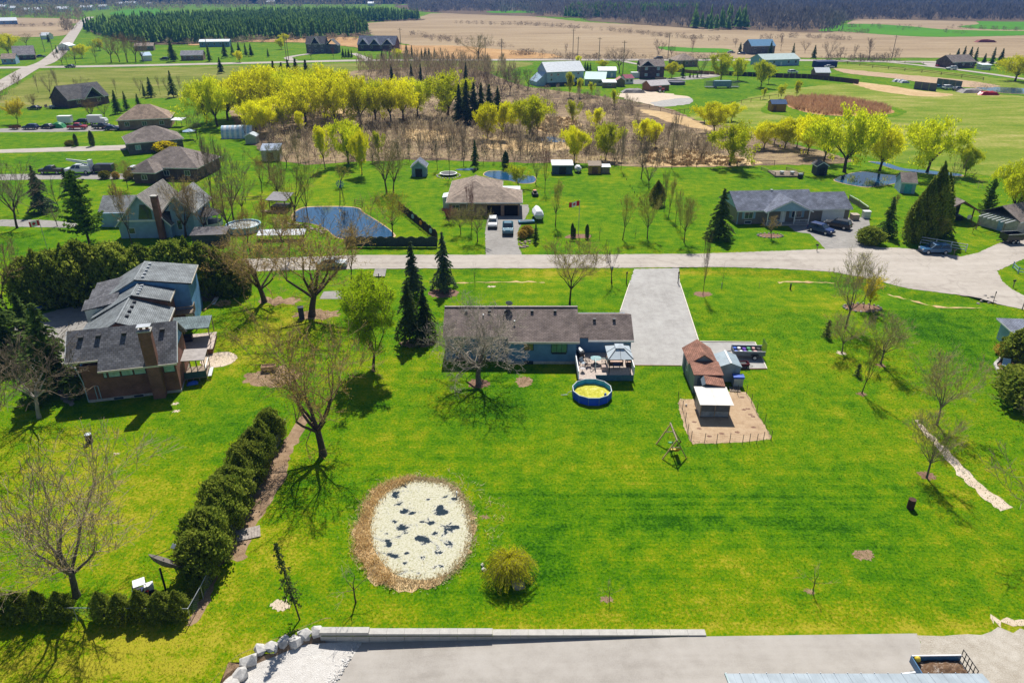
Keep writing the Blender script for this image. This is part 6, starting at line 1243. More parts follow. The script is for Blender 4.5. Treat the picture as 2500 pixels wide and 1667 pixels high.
# small sheds
A, rz, L = frame2((541,340),(617,338)); qs = thing('quonset_shed', 'white and blue arched metal shed by the grass', 'shed', A, rz); ring = [(2.4*math.cos(R(a))+2.4, max(0,3.4*math.sin(R(a)))) for a in range(0,181,12)]
for i in range(12):
    x0, x1 = L*i/12, L*(i+1)/12; b = MB()
    for (y0,z0),(y1,z1) in zip(ring[:-1],ring[1:]): b.add([(x0,y0,z0),(x1,y0,z0),(x1,y1,z1),(x0,y1,z1)],[(0,1,2,3)])
    b.build('arch_rib', WHITE if i % 2 else M('arch blue',(.40,.56,.70)), qs)
MB().add([(L-.05,y,z) for y,z in ring],[tuple(range(len(ring)))]).build('end_wall', M('pale end',(.6,.52,.48)), qs); MB().add([(.05,y,z) for y,z in ring],[tuple(range(len(ring)))]).build('end_wall', WHITE, qs)
def shed(pL, pR, h, rh, d, wall, roof, label, axis='y', kind='gable', dm=None, ov=.25, cat='shed', name='shed', wins=0, trim=WHITE):
    e, L = house(pL, pR, h, rh, d, wall, roof, label, kind, name, wins, cat, trim, axis, ov)
    if dm: door(e, L/2, 0, 0, min(1.6,L*.5), h*.82, 'S', dm)
    return e
GREENW = M('pale green wall',(.36,.42,.33)); DGREY = M('dark grey wall',(.06,.07,.08)); CREAM = M('cream wall',(.50,.46,.38))
shed((600,352),(626,352),2.1,.7,3,GREENW,M('pale roof',(.45,.50,.52)),'pale green garden shed before the arched shed',dm=GREENW)
shed((640,394),(684,393),2.6,.9,4,CREAM,M('blue grey sheet',(.30,.36,.46)),'cream shed with blue grey lean roof among bare trees','x','lean',dm=WOODB)
shed((1006,432),(1040,432),2.3,1.3,4,M('dusty blue wall',(.22,.33,.42)),SH_BLUEG,'blue gabled shed with open dark front by the marsh',dm=BLACKP)  # black door panel stands in for the shade inside the open front
shed((1349,426),(1397,426),2.1,.3,4,M('teal dark wall',(.07,.11,.15)),WHITE_M,'open shed with flat white metal roof at the lawn end','x','lean',dm=BLACKP)  # no real door: black panel paints the dark interior of the open shed
shed((1438,425),(1466,425),1.9,.5,2.6,M('golden wood',(.42,.24,.05)),WOODP,'small golden timber play hut','x','lean',dm=WOODB)
shed((1468,424),(1488,424),1.5,.2,2,WOODP,WHITE_M,'low open hutch with white roof beside the play hut','x','lean')
shed((1992,429),(2018,429),2.3,.8,3,DGREY,SH_CHAR,'dark grey shed by the willow roots',dm=BLACKP)
shed((2196,472),(2232,474),2.4,1.5,5,LBLUE,SH_MID,'blue shed with dark brown roof behind tall cedars','x',dm=M('turquoise door',(.10,.42,.48)))
e = thing('pavilion', 'open timber pavilion with brown gable roof on the right lawn', 'pavilion', G(2305,542), R(0))
for x in (0,5):
    for y in (0,4.5): MB().bar((x,y,0),(x,y,2.5),.18).build('post', WOODB, e)
gable_roof(e, -.2, 5.2, -.2, 4.7, 2.5, 4.0, 'y', SH_MID, ov=.5, og=.5, trim=WOODB); MB().box(.1,4.3,0,4.9,4.4,2.4).build('back_wall', DGREY, e); MB().box(1,1,.0,4,3.5,.8).build('stored_stuff', BLACKP, e); o = MB().lathe([(.4,0),(.45,.02),(.4,.05)],16).build('round_sign', WHITE, e); o.location = (4.4,-.15,1.0); o.rotation_euler = (R(90),0,0)
e = thing('pond_hut', 'grey roofed hut on posts at the corner of the blue pond', 'hut', G(660,515), R(-8))
for x in (0,3.2):
    for y in (0,3): MB().bar((x,y,0),(x,y,2.3),.15).build('post', WOODB, e)
MB().slab([(-.5,-.5,2.3),(3.8,-.5,2.25),(3.8,3.5,2.9),(-.5,3.5,2.95)], .1).build('roof', M('grey felt roof',(.24,.23,.24)), e); MB().box(.1,.1,0,3.1,2.9,.9).build('half_wall', BLACKP, e); MB().box(-1.5,-1.2,.05,3.8,-.2,.2).build('dock', WOODP, e)
e = shed((472,603),(553,600),2.0,.35,3.2,DGREY,M('dark felt',(.13,.12,.125)),'low shed with dark flat roof behind the cedar hedge','x','lean')
e = thing('canopy', 'long low white canopy by the pond behind budding maple', 'canopy', G(628,590), R(3))
MB().slab([(0,0,1.1),(8.2,0,1.1),(8.2,2.2,1.5),(0,2.2,1.5)], .05).build('roof', WHITE_M, e)
for x in (.1,4,8.1):
    for y in (.1,2.1): MB().bar((x,y,0),(x,y,1.15),.08).build('post', WOODP, e)
pc2 = G(596,562); p2 = thing('oval_pool', 'round white rimmed garden pool beside the octagonal porch', 'pool', pc2)
MB().lathe([(2.95,0),(2.95,1.1),(3.1,1.12),(3.1,1.18),(2.85,1.18),(2.85,.9)],24,close=False).build('wall', M('pool pale blue',(.30,.48,.62)), p2); MB().lathe([(2.86,.9),(.01,.905)],24,close=False).build('water', M('grey cover',(.46,.50,.50),var=.25,scale=1.), p2)
# cars in view of the court
car('suv', 1203, 552, R(-90), WHT_P, 'white hatchback with rear to the road on garage drive', sc=.95); car('pickup', 1240, 566, R(-90), TEAL_P, 'teal pickup truck parked on the garage drive', 'pickup truck')
car('suv', 2003, 568, R(-52), NAVY_P, 'navy blue car on the porch house drive'); car('suv', 2044, 556, R(140), BLK_P, 'black car close to the white garage door'); car('suv', 2280, 618, R(178), BLUE_P, 'blue grey car parked at the rim of the court', sc=1.0)
car('sedan', 812, 652, R(4), SILV_P, 'silver sedan parked on the road under the budding maple')
e = thing('tipping_trailer', 'black high sided tipping trailer on the concrete apron', 'trailer', G(2466,592), R(8)); MB().box(-1.6,-.95,.6,1.6,-.88,1.7).box(-1.6,.88,.6,1.6,.95,1.7).box(-1.6,-.88,.6,-1.53,.88,1.7).box(1.53,-.88,.6,1.6,.88,1.7).box(-1.53,-.88,.6,1.53,.88,.7).build('box_body', BLK_P, e)
for x in (-.4,.5):
    for y in (-1.05,1.05): wheel(e,x,y,.36,.22)
MB().bar((-1.6,0,.6),(-2.8,0,.5),.12).build('tongue', BLK_P, e); MB().bar((-1.62,-.97,1.72),(1.62,-.97,1.72),.08).bar((-1.62,.97,1.72),(1.62,.97,1.72),.08).build('top_rail', STEEL, e)
wf = thing('rail_fence', 'white three rail fence behind the blue grey car', 'fence', (0,0,0)); wp = [G(2246,596), G(2283,602), G(2320,608), G(2357,615)]
for i, a in enumerate(wp):
    MB().bar(a,a+Vector((0,0,1.35)),.12).build('post', WHITE, wf)
    if i:
        for z in (.35,.8,1.25): MB().bar(wp[i-1]+Vector((0,0,z)),a+Vector((0,0,z)),.05,.12).build('rail', WHITE, wf)
wf = thing('rail_fence', 'short white rail fence by the leaning mailbox', 'fence', (0,0,0)); wp = [G(2472,655), G(2485,668), G(2510,672)]
for i, a in enumerate(wp):
    MB().bar(a,a+Vector((0,0,1.1)),.12).build('post', LBLUE, wf)
    if i:
        for z in (.35,.8): MB().bar(wp[i-1]+Vector((0,0,z)),a+Vector((0,0,z)),.05,.12).build('rail', LBLUE, wf)
e = thing('corner_garage', 'beige garage with grey roof and slatted pergola at the court end', 'garage', G(2478,575), R(25)); MB().box(0,0,-.1,9,7,2.6).build('wall', CREAM, e); gable_roof(e,0,9,0,7,2.6,4.4,'x',SH_MID,trim=WHITE); door(e,-.0,3,0,.9,2.0,'W',LBLUE)
for i in range(7): MB().bar((-3.2,.5+i*.8,2.5),(.0,.5+i*.8,2.7),.1,.14).build('pergola_slat', WHITE, e)
for y in (.5,5.3): MB().bar((-3.0,y,0),(-3.0,y,2.45),.14).build('pergola_post', WOODP, e)
# right-hand neighbour: roof corner and planted bed
e = thing('corner_house', 'house corner with pale blue grey roof beside a shrub bed', 'house', G(2462,905), R(-8)); MB().box(2.5,1,-.1,14,9,2.5).build('wall', LBLUE, e); hip_roof(e,2.5,14,1,9,2.6,4.6,SH_BLUEG,trim=WHITE)
patch('mulch_bed', [(2428,890),(2450,868),(2520,860),(2560,980),(2500,985),(2470,965),(2445,925)], MULCH, z=.02, sm=False)
e = thing('stone_edging', 'pale stone block edging round the shrub bed', 'edging', (0,0,0)); bp_ = [G(*q) for q in [(2452,866),(2428,890),(2445,925),(2468,962),(2500,986)]]
for a, c in zip(bp_[:-1],bp_[1:]):
    n = int((c-a).length/.6)
    for i in range(n): MB().bar(a.lerp(c,i/n)+Vector((0,0,.1)),a.lerp(c,(i+.94)/n)+Vector((0,0,.1)),.3,.22).build('edging_block', BLK, e)
e = thing('garden_bench', 'pale blue garden chair in the shrub bed', 'bench', G(2455,900), R(-20)); MB().box(-.4,-.3,.35,.4,.3,.42).build('seat', LBLUE, e); MB().slab([(-.4,.25,.45),(.4,.25,.45),(.4,.5,1.1),(-.4,.5,1.1)], .05).build('backrest', LBLUE, e)
for x in (-.35,.35):
    for y in (-.25,.25): MB().bar((x,y,0),(x,y,.36),.07).build('leg', LBLUE, e)
# scalloped board fence and diagonal fence
DKF = M('dark green fence', (.040,.062,.050), var=.3, scale=4.); FA, FB = G(845,603), G(1067,604)
sf = thing('scalloped_fence', 'dark board fence with scalloped top along the road', 'fence', (0,0,0)); nsec = 9
for s in range(nsec):
    a, c = FA.lerp(FB,s/nsec), FA.lerp(FB,(s+1)/nsec); MB().bar(a,a+Vector((0,0,1.75)),.13).build('post', DKF, sf); n = 13
    for i in range(n):
        t0 = (i+.5)/n; p = a.lerp(c,t0); h = 1.55 + .38*math.sin(math.pi*t0); MB().box(p.x-.075,p.y-.03,.08,p.x+.075,p.y+.01,h).build('board', DKF, sf)
    MB().bar(a+Vector((0,.04,.45)),c+Vector((0,.04,.45)),.05,.1).build('rail', DKF, sf)
MB().bar(FB,FB+Vector((0,0,1.75)),.13).build('post', DKF, sf)
df = thing('scalloped_fence', 'brown black board fence running back from the road with round plates', 'fence', (0,0,0)); FA, FB = G(973,512), G(1069,590)
DBF = M('brown black board',(.035,.024,.018))
for s in range(9):
    a, c = FA.lerp(FB,s/9), FA.lerp(FB,(s+1)/9); MB().bar(a,a+Vector((0,0,1.8)),.13).build('post', DBF, df); n = 14
    for i in range(n):
        p = a.lerp(c,(i+.5)/n); h = 1.5+.4*math.sin(math.pi*(i+.5)/n); d_ = (c-a).normalized(); MB().bar(p+Vector((0,0,.05)),p+Vector((0,0,h)),.04,.02+(c-a).length/n*.9).build('board', DBF, df)
for t_, m_ in ((.42,LBLUE),(.62,ORANGE),(.86,LBLUE)): p = FA.lerp(FB,t_)+Vector((-.12,-.1,1.1)); o = MB().lathe([(.02,0),(.42,.0),(.42,.05),(.02,.05)],14).build('wall_plate', m_, df); o.location = p; o.rotation_euler = (R(90),0,R(-45))
def rail_fence(pts, label, h=1.1, rails=2, mat=WOODP, step=3.0, th=.1, cat='fence', name='rail_fence'):
    e = thing(name, label, cat, (0,0,0)); P_ = [G(*q) for q in pts]; pts_ = []
    for a, c in zip(P_[:-1],P_[1:]):
        n = max(1,int((c-a).length/step)); pts_ += [a.lerp(c,i/n) for i in range(n)]
    pts_.append(P_[-1])
    for i, a in enumerate(pts_):
        MB().bar(a,a+Vector((0,0,h+.1)),th).build('post', mat, e)
        if i:
            for k in range(rails): z = h*(k+1)/rails; MB().bar(pts_[i-1]+Vector((0,0,z)),a+Vector((0,0,z)),th*.5,th*.9).build('rail', mat, e)
    return e
rail_fence([(520,498),(640,494),(700,490)], 'brown two rail fence across the lawn behind the pond', 1.2, 2); rail_fence([(867,503),(885,506)], 'short dark rail panel at the head of the pond', 1.2, 3, WOODB, 1.5)
for i, (px, py) in enumerate([(1522,432),(1530,440),(1538,456),(1543,462),(1549,472),(1555,480),(1561,487),(1567,495),(1573,502)]): post(px, py, .5, .06, BLACKP, 'low dark stake in the row beside the bare trees', 'stake', 'stake')['group'] = 'stakes in a row on the lawn'
# ------------------------------------------------------------------ yard things of the middle distance
def flagpole(px, py, h, label, rz=0., tilt=0., side=1):
    e = thing('flagpole', label, 'flagpole', G(px,py), rz); MB().tube([(0,0,0),(0,0,h)],.05,6).build('pole', STEEL, e); fl = MB().box(-.06,-.06,h,.06,.06,h+.1).build('finial', YELLOW, e)
    RD = M('flag red',(.55,.02,.03)); n = 8; w, hh = 1.8, .9
    def wave(u, v): return (side*(.06+u*w), .16*math.sin(u*7), h-.1-hh*v-.35*u)
    def band(u0,u1,nm,m_):
        b = MB(); k = 6; b.add([wave(u0+(u1-u0)*i/k, j) for j in (0,1) for i in range(k+1)], [(i,i+1,i+1+k+1,i+k+1) for i in range(k)]); return b.build(nm, m_, e, fixn=False)
    band(0,.27,'flag_band',RD); band(.27,.73,'flag_field',M('flag white',(.75,.75,.75))); band(.73,1,'flag_band',RD)
    leaf = [(0,-.42),(.04,-.2),(.22,-.24),(.18,-.1),(.36,.06),(.26,.1),(.3,.26),(.14,.2),(.1,.14),(.12,.36),(.05,.3),(0,.44)]; lp = leaf + [(-x,z) for x,z in leaf[::-1][1:-1]]
    vs = []
    for off in (-.012,.012):
        for x, z in lp: q_ = Vector(wave(.5+x*.42, .5-z*.85)); vs.append((q_.x, q_.y+off, q_.z))
    m_ = len(lp); MB().add(vs, [tuple(range(m_)), tuple(range(2*m_-1,m_-1,-1))]).build('maple_leaf', RD, e, fixn=False)
flagpole(1412, 572, 6.2, 'tall flagpole with a red and white maple leaf flag between small cedars', side=-1); flagpole(120, 622, 6.0, 'flagpole with red and white flag on the lawn by blue house', side=-1)
patch('mulch_bed', [(1380,578),(1400,572),(1440,573),(1441,580),(1430,582),(1385,582)], MULCH, z=.02)
# boats, mower, hutches in the yards
def boat(px, py, rz, label, L=5.5, m1=WHITE, m2=None, sc=1.):
    e = thing('covered_boat', label, 'boat', G(px,py), rz, None, sc); pr_ = [(-L/2,.9),(0,1.05),(L*.3,.85),(L/2,0)]; top = [(x,y,1.15) for x,y in pr_]+[(x,-y,1.15) for x,y in pr_[:-1][::-1]]; bot = [(x*.9,y*.55,.55) for x,y,z in top]; n = len(top)
    MB().add(top+bot,[tuple(range(n,2*n))]+[(i,(i+1)%n,(i+1)%n+n,i+n) for i in range(n)]).build('hull', m1, e); c = [(x*.98,y*.95,1.4) for x,y,z in top]; r_ = [(x*.8,y*.5,1.95) for x,y,z in top]
    MB().add(top+c+r_,[(i,(i+1)%n,(i+1)%n+n,i+n) for i in range(n)]+[(i+n,(i+1)%n+n,(i+1)%n+2*n,i+2*n) for i in range(n)]+[tuple(range(2*n,3*n))]).build('cover', m2 or M('white cover',(.62,.64,.66),var=.12), e)
    for y in (-.9,.9): wheel(e,-.6,y,.3,.2)
    MB().bar((-L/2,0,.45),(L/2+1,0,.45),.1).build('trailer_frame', DARKM, e)
boat(1312, 533, R(95), 'boat under a white cover on trailer beside the garage house'); boat(1411, 421, R(-90), 'small white boat nose on between hut and open shed', 3.6, sc=.8)
e = thing('rowing_boat', 'blue open boat beside the covered trailer boat', 'boat', G(1285,545), R(10)); MB().extr_x([(-.6,.5),(-.4,.1),(.4,.1),(.6,.5)],-1.5,1.5).build('hull', M('boat blue',(.10,.25,.38)), e); MB().box(-1.2,-.35,.505,1.2,.35,.52).build('deck', DARKM, e)
e = thing('ride_on_mower', 'orange and black ride-on mower beside the garage house', 'mower', G(1306,478), R(95)); MB().box(-1.2,-.5,.3,1.0,.5,.7).build('deck', BLACKP, e); MB().box(.2,-.35,.7,1.0,.35,1.1).build('hood', ORANGE, e); MB().box(-.7,-.3,.7,-.2,.3,1.2).build('seat', BLACKP, e)
for x in (-.8,.7):
    for y in (-.55,.55): wheel(e,x,y,.3,.2)
e = thing('garden_windmill', 'small lattice garden windmill with blue wheel at the pond', 'windmill', G(836,500), 0)
for sx in (-.5,.5):
    for sy in (-.5,.5): MB().bar((sx,sy,0),(sx*.1,sy*.1,4.2),.06).build('leg', DARKM, e)
for z in (.8,1.6,2.4,3.2): k_ = .5*(1-z/4.6); MB().bar((-k_,-k_,z),(k_,-k_,z),.04).build('rung', DARKM, e)
for i in range(10): a = i*.628; MB().slab([(.1*math.cos(a),-.35,4.3+.1*math.sin(a)),(.8*math.cos(a-.15),-.32,4.3+.8*math.sin(a-.15)),(.8*math.cos(a+.18),-.4,4.3+.8*math.sin(a+.18))], .02).build('blade', M('windmill blue',(.06,.16,.40)), e)
e = thing('garden_deck', 'fenced timber deck with chairs at the marsh edge', 'deck', G(1892,433), R(0)); MB().box(0,0,0,6.6,5.5,.35).build('platform', WOODP, e); railing(e, [(0,0),(-1.6,5.5)], .8, WOODP, z=.35); railing(e, [(0,0),(6.6,0)], .7, WOODP, z=.35); railing(e, [(6.6,0),(4.4,5.5)], .8, WOODP, z=.35)
for x, y in ((2,1.5),(4.3,1.2)): o = MB().lathe([(.3,.0),(.55,.35),(.5,.7),(.1,.75)],10).build('covered_chair', M('chair cover',(.45,.50,.52))); p = G(1892,433); o.location = (p.x+x,p.y+y,.36); tag(o, 'grey covered chair on the fenced garden deck', 'chair', 'covered chairs on the garden deck')
e = thing('gas_grill', 'covered grill at the front of the fenced garden deck', 'barbecue', G(1953,436)); MB().box(-.5,-.3,0,.5,.3,.9).build('cabinet', DARKM, e); MB().extr_x([(-.3,.9),(.3,.9),(.2,1.2),(-.2,1.2)],-.5,.5).build('lid', STEEL, e)
e = thing('trampoline', 'low grey play frame by the marsh edge', 'frame', G(1095,428)); MB().lathe([(2.0,.5),(2.05,.55),(1.8,.56)],20,close=False).build('rim', WHITE, e); MB().lathe([(1.8,.53),(.01,.52)],20,close=False).build('mat', BLACKP, e)
for i in range(6): MB().bar((1.9*math.cos(i*1.05),1.9*math.sin(i*1.05),0),(1.9*math.cos(i*1.05),1.9*math.sin(i*1.05),.5),.06).build('leg', STEEL, e)
e = thing('rockery', 'ring of white stones round the low play frame', 'stones', (0,0,0)); c0 = G(1095,430)
for i in range(22): a = i*.2856; o = link('rock', ROCKS[i % 8], None, e); setmat(o, LIME); o.location = (c0.x+2.7*math.cos(a), c0.y+2.7*math.sin(a), .1); o.scale = (.28,.25,.2)
e = thing('rockery', 'pale stones lining the pond bank by the white canopy', 'stones', (0,0,0)); r_ = random.Random(9)
for i in range(40): p = G(690+i*2.7+r_.uniform(-3,3), 545+i*.55+r_.uniform(-5,6)); o = link('rock', ROCKS[i % 8], None, e); setmat(o, M('tan rock',(.42,.34,.27),var=.25)); o.location = (p.x,p.y,.08); s = r_.uniform(.2,.5); o.scale = (s,s*.8,s*.5)
e = thing('rockery', 'reddish stones at the foot of the garage drive bush', 'stones', (0,0,0))
for i in range(16): p = G(1280+r_.uniform(-12,14), 598+r_.uniform(-9,8)); o = link('rock', ROCKS[i % 8], None, e); setmat(o, M('pink rock',(.36,.26,.22),var=.25)); o.location = (p.x,p.y,.08); s = r_.uniform(.2,.45); o.scale = (s,s*.8,s*.6)
for (px,py,rx,ry,lb) in ((1880,576,2.2,1.3,'oval stone ring round the ornamental tree on the front lawn'),(2105,752,2.5,1.5,'oval stone ring round the twin trees by the court')):
    e = thing('stone_ring', lb, 'edging', G(px,py)); disc('mulch_bed', px, py, rx*.95, ry*.95, MULCH, z=.03, jit=.04); n = int((rx+ry)*5)
    for i in range(n): a = i*2*math.pi/n; o = link('edging_stone', ROCKS[i % 8], None, e); setmat(o, GREYR); o.location = (rx*math.cos(a), ry*math.sin(a), .1); o.scale = (.24,.2,.16); o.rotation_euler.z = a
# vehicles on the left drives
for k, px, py, rz, pt, lb, ct in (('sedan',85,268,R(176),BLK_P,'black sedan on the drive of the dark brick house','car'),('sedan',161,258,R(20),BLK_P,'black sedan close to the dark brick house wall','car'),('suv',76,316,R(180),NAVY_P,'navy car in the row beside the peach roofed bungalow','car'),('sedan',117,314,R(170),BLK_P,'black car between navy car and green tarp','car'),('pickup',190,316,R(4),RED_P,'red pickup truck in the row of parked vehicles','pickup truck'),('suv',200,303,R(178),BLK_P,'black car parked behind the red pickup truck','car'),('pickup',250,315,R(0),BLK_P,'black pickup truck nearest the peach roofed bungalow','pickup truck'),('sedan',275,318,R(5),NAVY_P,'dark blue car against the peach roofed bungalow wall','car'),('pickup',128,424,R(178),BLK_P,'black pickup truck ahead of the bucket truck','pickup truck'),('van',252,422,R(180),paint('dark plum',(.03,.025,.05)),'dark van with white roof rack behind the bucket truck','van'),('suv',333,421,R(85),WHT_P,'white car beside the small hip roofed wing','car')): car(k, px, py, rz, pt, lb, ct)
e = car('pickup', 196, 424, R(180), WHT_P, 'white bucket truck with folded boom on the left drive', 'bucket truck', 'bucket_truck', sc=1.15); MB().box(-2.7,-.95,1.2,-.8,.95,1.75).build('utility_box', WHT_P, e); MB().bar((-1.6,0,1.9),(2.0,.2,2.9),.26).build('lower_boom', WHT_P, e); MB().bar((2.0,.2,2.95),(-2.2,-.2,2.3),.22).build('upper_boom', WHT_P, e); MB().box(-2.9,-.5,1.8,-2.2,.3,2.8).build('bucket', WHT_P, e); MB().lathe([(.35,1.75),(.3,2.0)],10,(-1.6,0)).build('turret', STEEL, e)
e = thing('box_trailer', 'white box trailer at the back of the parked row', 'trailer', G(162,303), R(5)); MB().box(-2,-1,.4,2,1,2.5).build('box', WHT_P, e); MB().box(-2.05,-1.05,2.5,2.05,1.05,2.56).build('roof', WHITE, e)
for y in (-1.0,1.0): wheel(e,0,y,.33,.2)
e = thing('box_truck', 'white box truck behind the black pickup by the bungalow', 'truck', G(240,304), R(3)); MB().box(-2.6,-1.1,.6,1.4,1.1,2.9).build('box', WHT_P, e); MB().extr_y([(1.45,.5),(3.0,.5),(3.0,1.2),(2.6,2.0),(1.45,2.0)],-1,1).build('cab', WHT_P, e); MB().box(2.3,-.9,1.25,2.72,.9,1.85).build('windscreen', CGLASS, e)
for x in (-1.5,2.2):
    for y in (-1.0,1.0): wheel(e,x,y,.42,.25)
e = thing('flatbed_trailer', 'low dark trailer with ladder frame by dark brick house', 'trailer', G(130,266), R(4)); MB().box(-2.5,-1,.5,2.5,1,.62).build('bed', DARKM, e); MB().box(-2.4,-.9,.63,-2.3,.9,1.5).build('headboard', WOODP, e); MB().box(-1,-.5,.63,.6,.5,1.2).build('load', GREYP, e)
for y in (-1.1,1.1): wheel(e,0,y,.33,.2)
e = thing('flatbed_trailer', 'small brown mesh trailer at the end of the parked row', 'trailer', G(38,316), R(0)); MB().box(-1.4,-.8,.4,1.4,.8,.5).build('bed', WOODB, e); MB().box(-1.4,-.85,.5,1.4,-.8,1.1).box(-1.4,.8,.5,1.4,.85,1.1).build('sides', WOODB, e)
for y in (-.9,.9): wheel(e,0,y,.3,.2)
tarp('tarp_heap', 'green tarp heap in the row of parked vehicles', 'tarp', 144, 312, 4, 3, 1.7, GREENP); tarp('tarp_heap', 'dark tarp heap beside the black pickup by the bungalow', 'tarp', 262, 312, 2.5, 2.5, 1.4, BLACKP)
e = thing('carport', 'small carport with white roof beside the peach roofed bungalow', 'carport', G(418,312), 0); MB().slab([(0,0,2.3),(3.6,0,2.2),(3.6,4,2.4),(0,4,2.5)], .08).build('roof', WHITE_M, e)
for x in (.2,3.4):
    for y in (.2,3.8): MB().bar((x,y,0),(x,y,2.25),.12).build('post', WOODP, e)
e = thing('patio_umbrella', 'pale blue open garden parasol behind the stone bungalow', 'parasol', G(465,340)); MB().lathe([(1.9,2.3),(.05,2.9)],8,close=False).build('canopy', LBLUE, e); MB().tube([(0,0,0),(0,0,2.9)],.04,5).build('pole', STEEL, e)
# ponds
WATER = bpy.data.materials.new('pond water'); WATER.use_nodes = True; n_, l_ = nodes_of(WATER); b_ = n_['Principled BSDF']; b_.inputs['Base Color'].default_value = (.014,.065,.14,1); b_.inputs['Roughness'].default_value = .07; b_.inputs['Specular IOR Level'].default_value = .6
tn = n_.new('ShaderNodeTexNoise'); tn.inputs['Scale'].default_value = 2.5; tn.inputs['Detail'].default_value = 4; bp = n_.new('ShaderNodeBump'); bp.inputs['Strength'].default_value = .14; bp.inputs['Distance'].default_value = .05; l_.new(tn.outputs['Fac'], bp.inputs['Height']); l_.new(bp.outputs[0], b_.inputs['Normal'])
def pond(pts, name='pond_water'): 
    patch('pond_bank', [(x,y) for x,y in pts], STRAW, z=.03, jit=.0); c = np.mean(np.array(pts),0); patch(name, [(c[0]+(x-c[0])*.965, c[1]+(y-c[1])*.95) for x,y in pts], WATER, z=.055)
Z6 = lambda L: [(620+x/3.675, 200+y/3.675) for x,y in L]; Z7 = lambda L: [(1240+x/3.675, 200+y/3.675) for x,y in L]; Z8 = lambda L: [(1860+x/3.675, 200+y/3.675) for x,y in L]
pond(Z6([(340,1190),(400,1140),(520,1118),(900,1122),(1000,1180),(1130,1260),(1250,1350),(1240,1400),(900,1415),(740,1400),(640,1320),(500,1270),(350,1250)]))
pond(Z6([(2060,840),(2100,800),(2240,800),(2380,830),(2520,850),(2520,905),(2400,915),(2300,890),(2200,880)])); pond(Z6([(1820,785),(1980,775),(1985,795),(1830,795)]))
pond(Z8([(640,880),(740,835),(900,805),(1080,828),(1260,850),(1230,905),(1000,945),(900,945),(730,915)])); pond(Z8([(950,715),(1100,725),(1260,775),(1460,795),(1760,825),(1800,850),(1600,840),(1400,815),(1200,790),(1060,745)]))
pond(Z7([(300,515),(390,490),(480,520),(520,540),(420,545),(310,535)])); pond([(2378,214),(2420,213),(2500,216),(2600,222),(2600,232),(2480,230),(2420,224)])
# far farm buildings
A, rz, L = frame2((1335,211),(1424,207)); e = thing('barn', 'big pale blue timber barn with whitish metal roof and stone base', 'barn', A, rz); gable_wall(e,0,L,0,11,6.0,9.4,'x',BARN); gable_roof(e,0,L,0,11,6.0,9.4,'x',WHITE_M,ov=.5,og=.4); MB().box(-.1,-.1,-.2,L+.1,11.1,1.4).build('stone_base', M('dark stone',(.09,.08,.08)), e); MB().extr_y([(-4.5,-.1),(0,-.1),(0,5.6),(-4.5,1.8)],1,10).build('lean_to', BARN, e)
for x, z in ((L*.12,4.2),(L*.3,4.2),(L*.62,4.4),(L*.85,4.4),(L*.12,2.2),(L*.8,2.2)): window(e,x,0,z,.9,.9,'S',WHITE,GLASS,0)
def fh(pL,pR,h,rh,d,wall,roof,label,**kw): return house(pL,pR,h,rh,d,wall,roof,label,**kw)
fh((1427,209),(1476,210),2.6,2.2,9,GREENW,GREEN_M,'low green roofed lean-to beside the barn',kind='lean',wins=2,name='farm_shed',cat='shed')
fh((1461,190),(1504,190),3.2,1.3,7,LBLUE,WHITE_M,'white roofed blue garage behind the green lean-to',wins=2,name='farm_shed',cat='shed',doorm=WHITE)
o, L = fh((1562,192),(1620,192),5.6,2.4,10,BRICKD,SH_MID,'two storey brown brick farmhouse with grey roof',wins=2,floors=2,winm=GLASS_SKY,name='farmhouse'); gable_roof(o,-.2,L*.55,-1.5,5,5.6,8.0,'y',SH_MID,trim=WHITE,name='cross_roof'); MB().box(-4,1,-.1,0,4,2.6).build('side_porch', WHITE, o)
fh((1473,215),(1503,215),2.2,.6,5,WOODP,WHITE_M,'weathered open shed with pale roof by barn',kind='lean',wins=1,name='farm_shed',cat='shed'); fh((1505,212),(1525,212),2.6,1.2,5,M('olive wall',(.22,.18,.06)),M('faded red roof',(.45,.22,.18)),'olive shed with faded red roof by barn',wins=0,name='farm_shed',cat='shed',axis='y'); fh((1526,206),(1546,205),2.5,1.2,5,WHITE,M('maroon roof',(.30,.06,.10)),'white shed with maroon roof by farm drive',wins=2,name='farm_shed',cat='shed')
fh((1587,224),(1633,221),2.4,1.6,6,M('barn brown',(.26,.12,.05)),M('white red roof',(.55,.50,.50)),'brown loafing shed with whitish roof by the red tractor',wins=0,name='farm_shed',cat='shed')
e = thing('tractor', 'red tractor in front of the brown loafing shed', 'tractor', G(1614,226), R(5)); MB().box(-1.2,-.4,.7,1.2,.4,1.2).build('chassis', REDP, e); MB().box(.1,-.35,1.2,1.3,.35,1.6).build('hood', REDP, e); MB().box(-1.1,-.5,1.2,-.1,.5,2.3).build('cab', CGLASS, e); MB().box(-1.15,-.55,2.3,-.05,.55,2.4).build('cab_roof', REDP, e)
for x,r_ in ((-.8,.75),(.9,.5)):
    for y in (-.75,.75): wheel(e,x,y,r_,.35)
e = thing('deck_pool', 'round dark pool with deck beside the farm drive', 'pool', G(1650,206)); MB().lathe([(4.0,0),(4.0,1.2),(4.3,1.25),(3.8,1.25),(3.8,1.0),(.02,1.0)],20,close=False).build('pool_wall', M('pool slate',(.10,.10,.13)), e); MB().box(-9,-3,0,-4.2,3,1.2).build('deck', WOODP, e); MB().box(-9,2.5,1.2,-4,2.7,2.6).build('screen', WOODP, e)
e = thing('stock_trailer', 'long blue grey stock trailer with slatted ends on pasture', 'trailer', G(1762,215), R(3)); MB().box(-3.6,-1.3,.6,3.6,1.3,3.0).build('box', M('trailer blue grey',(.20,.30,.36)), e)
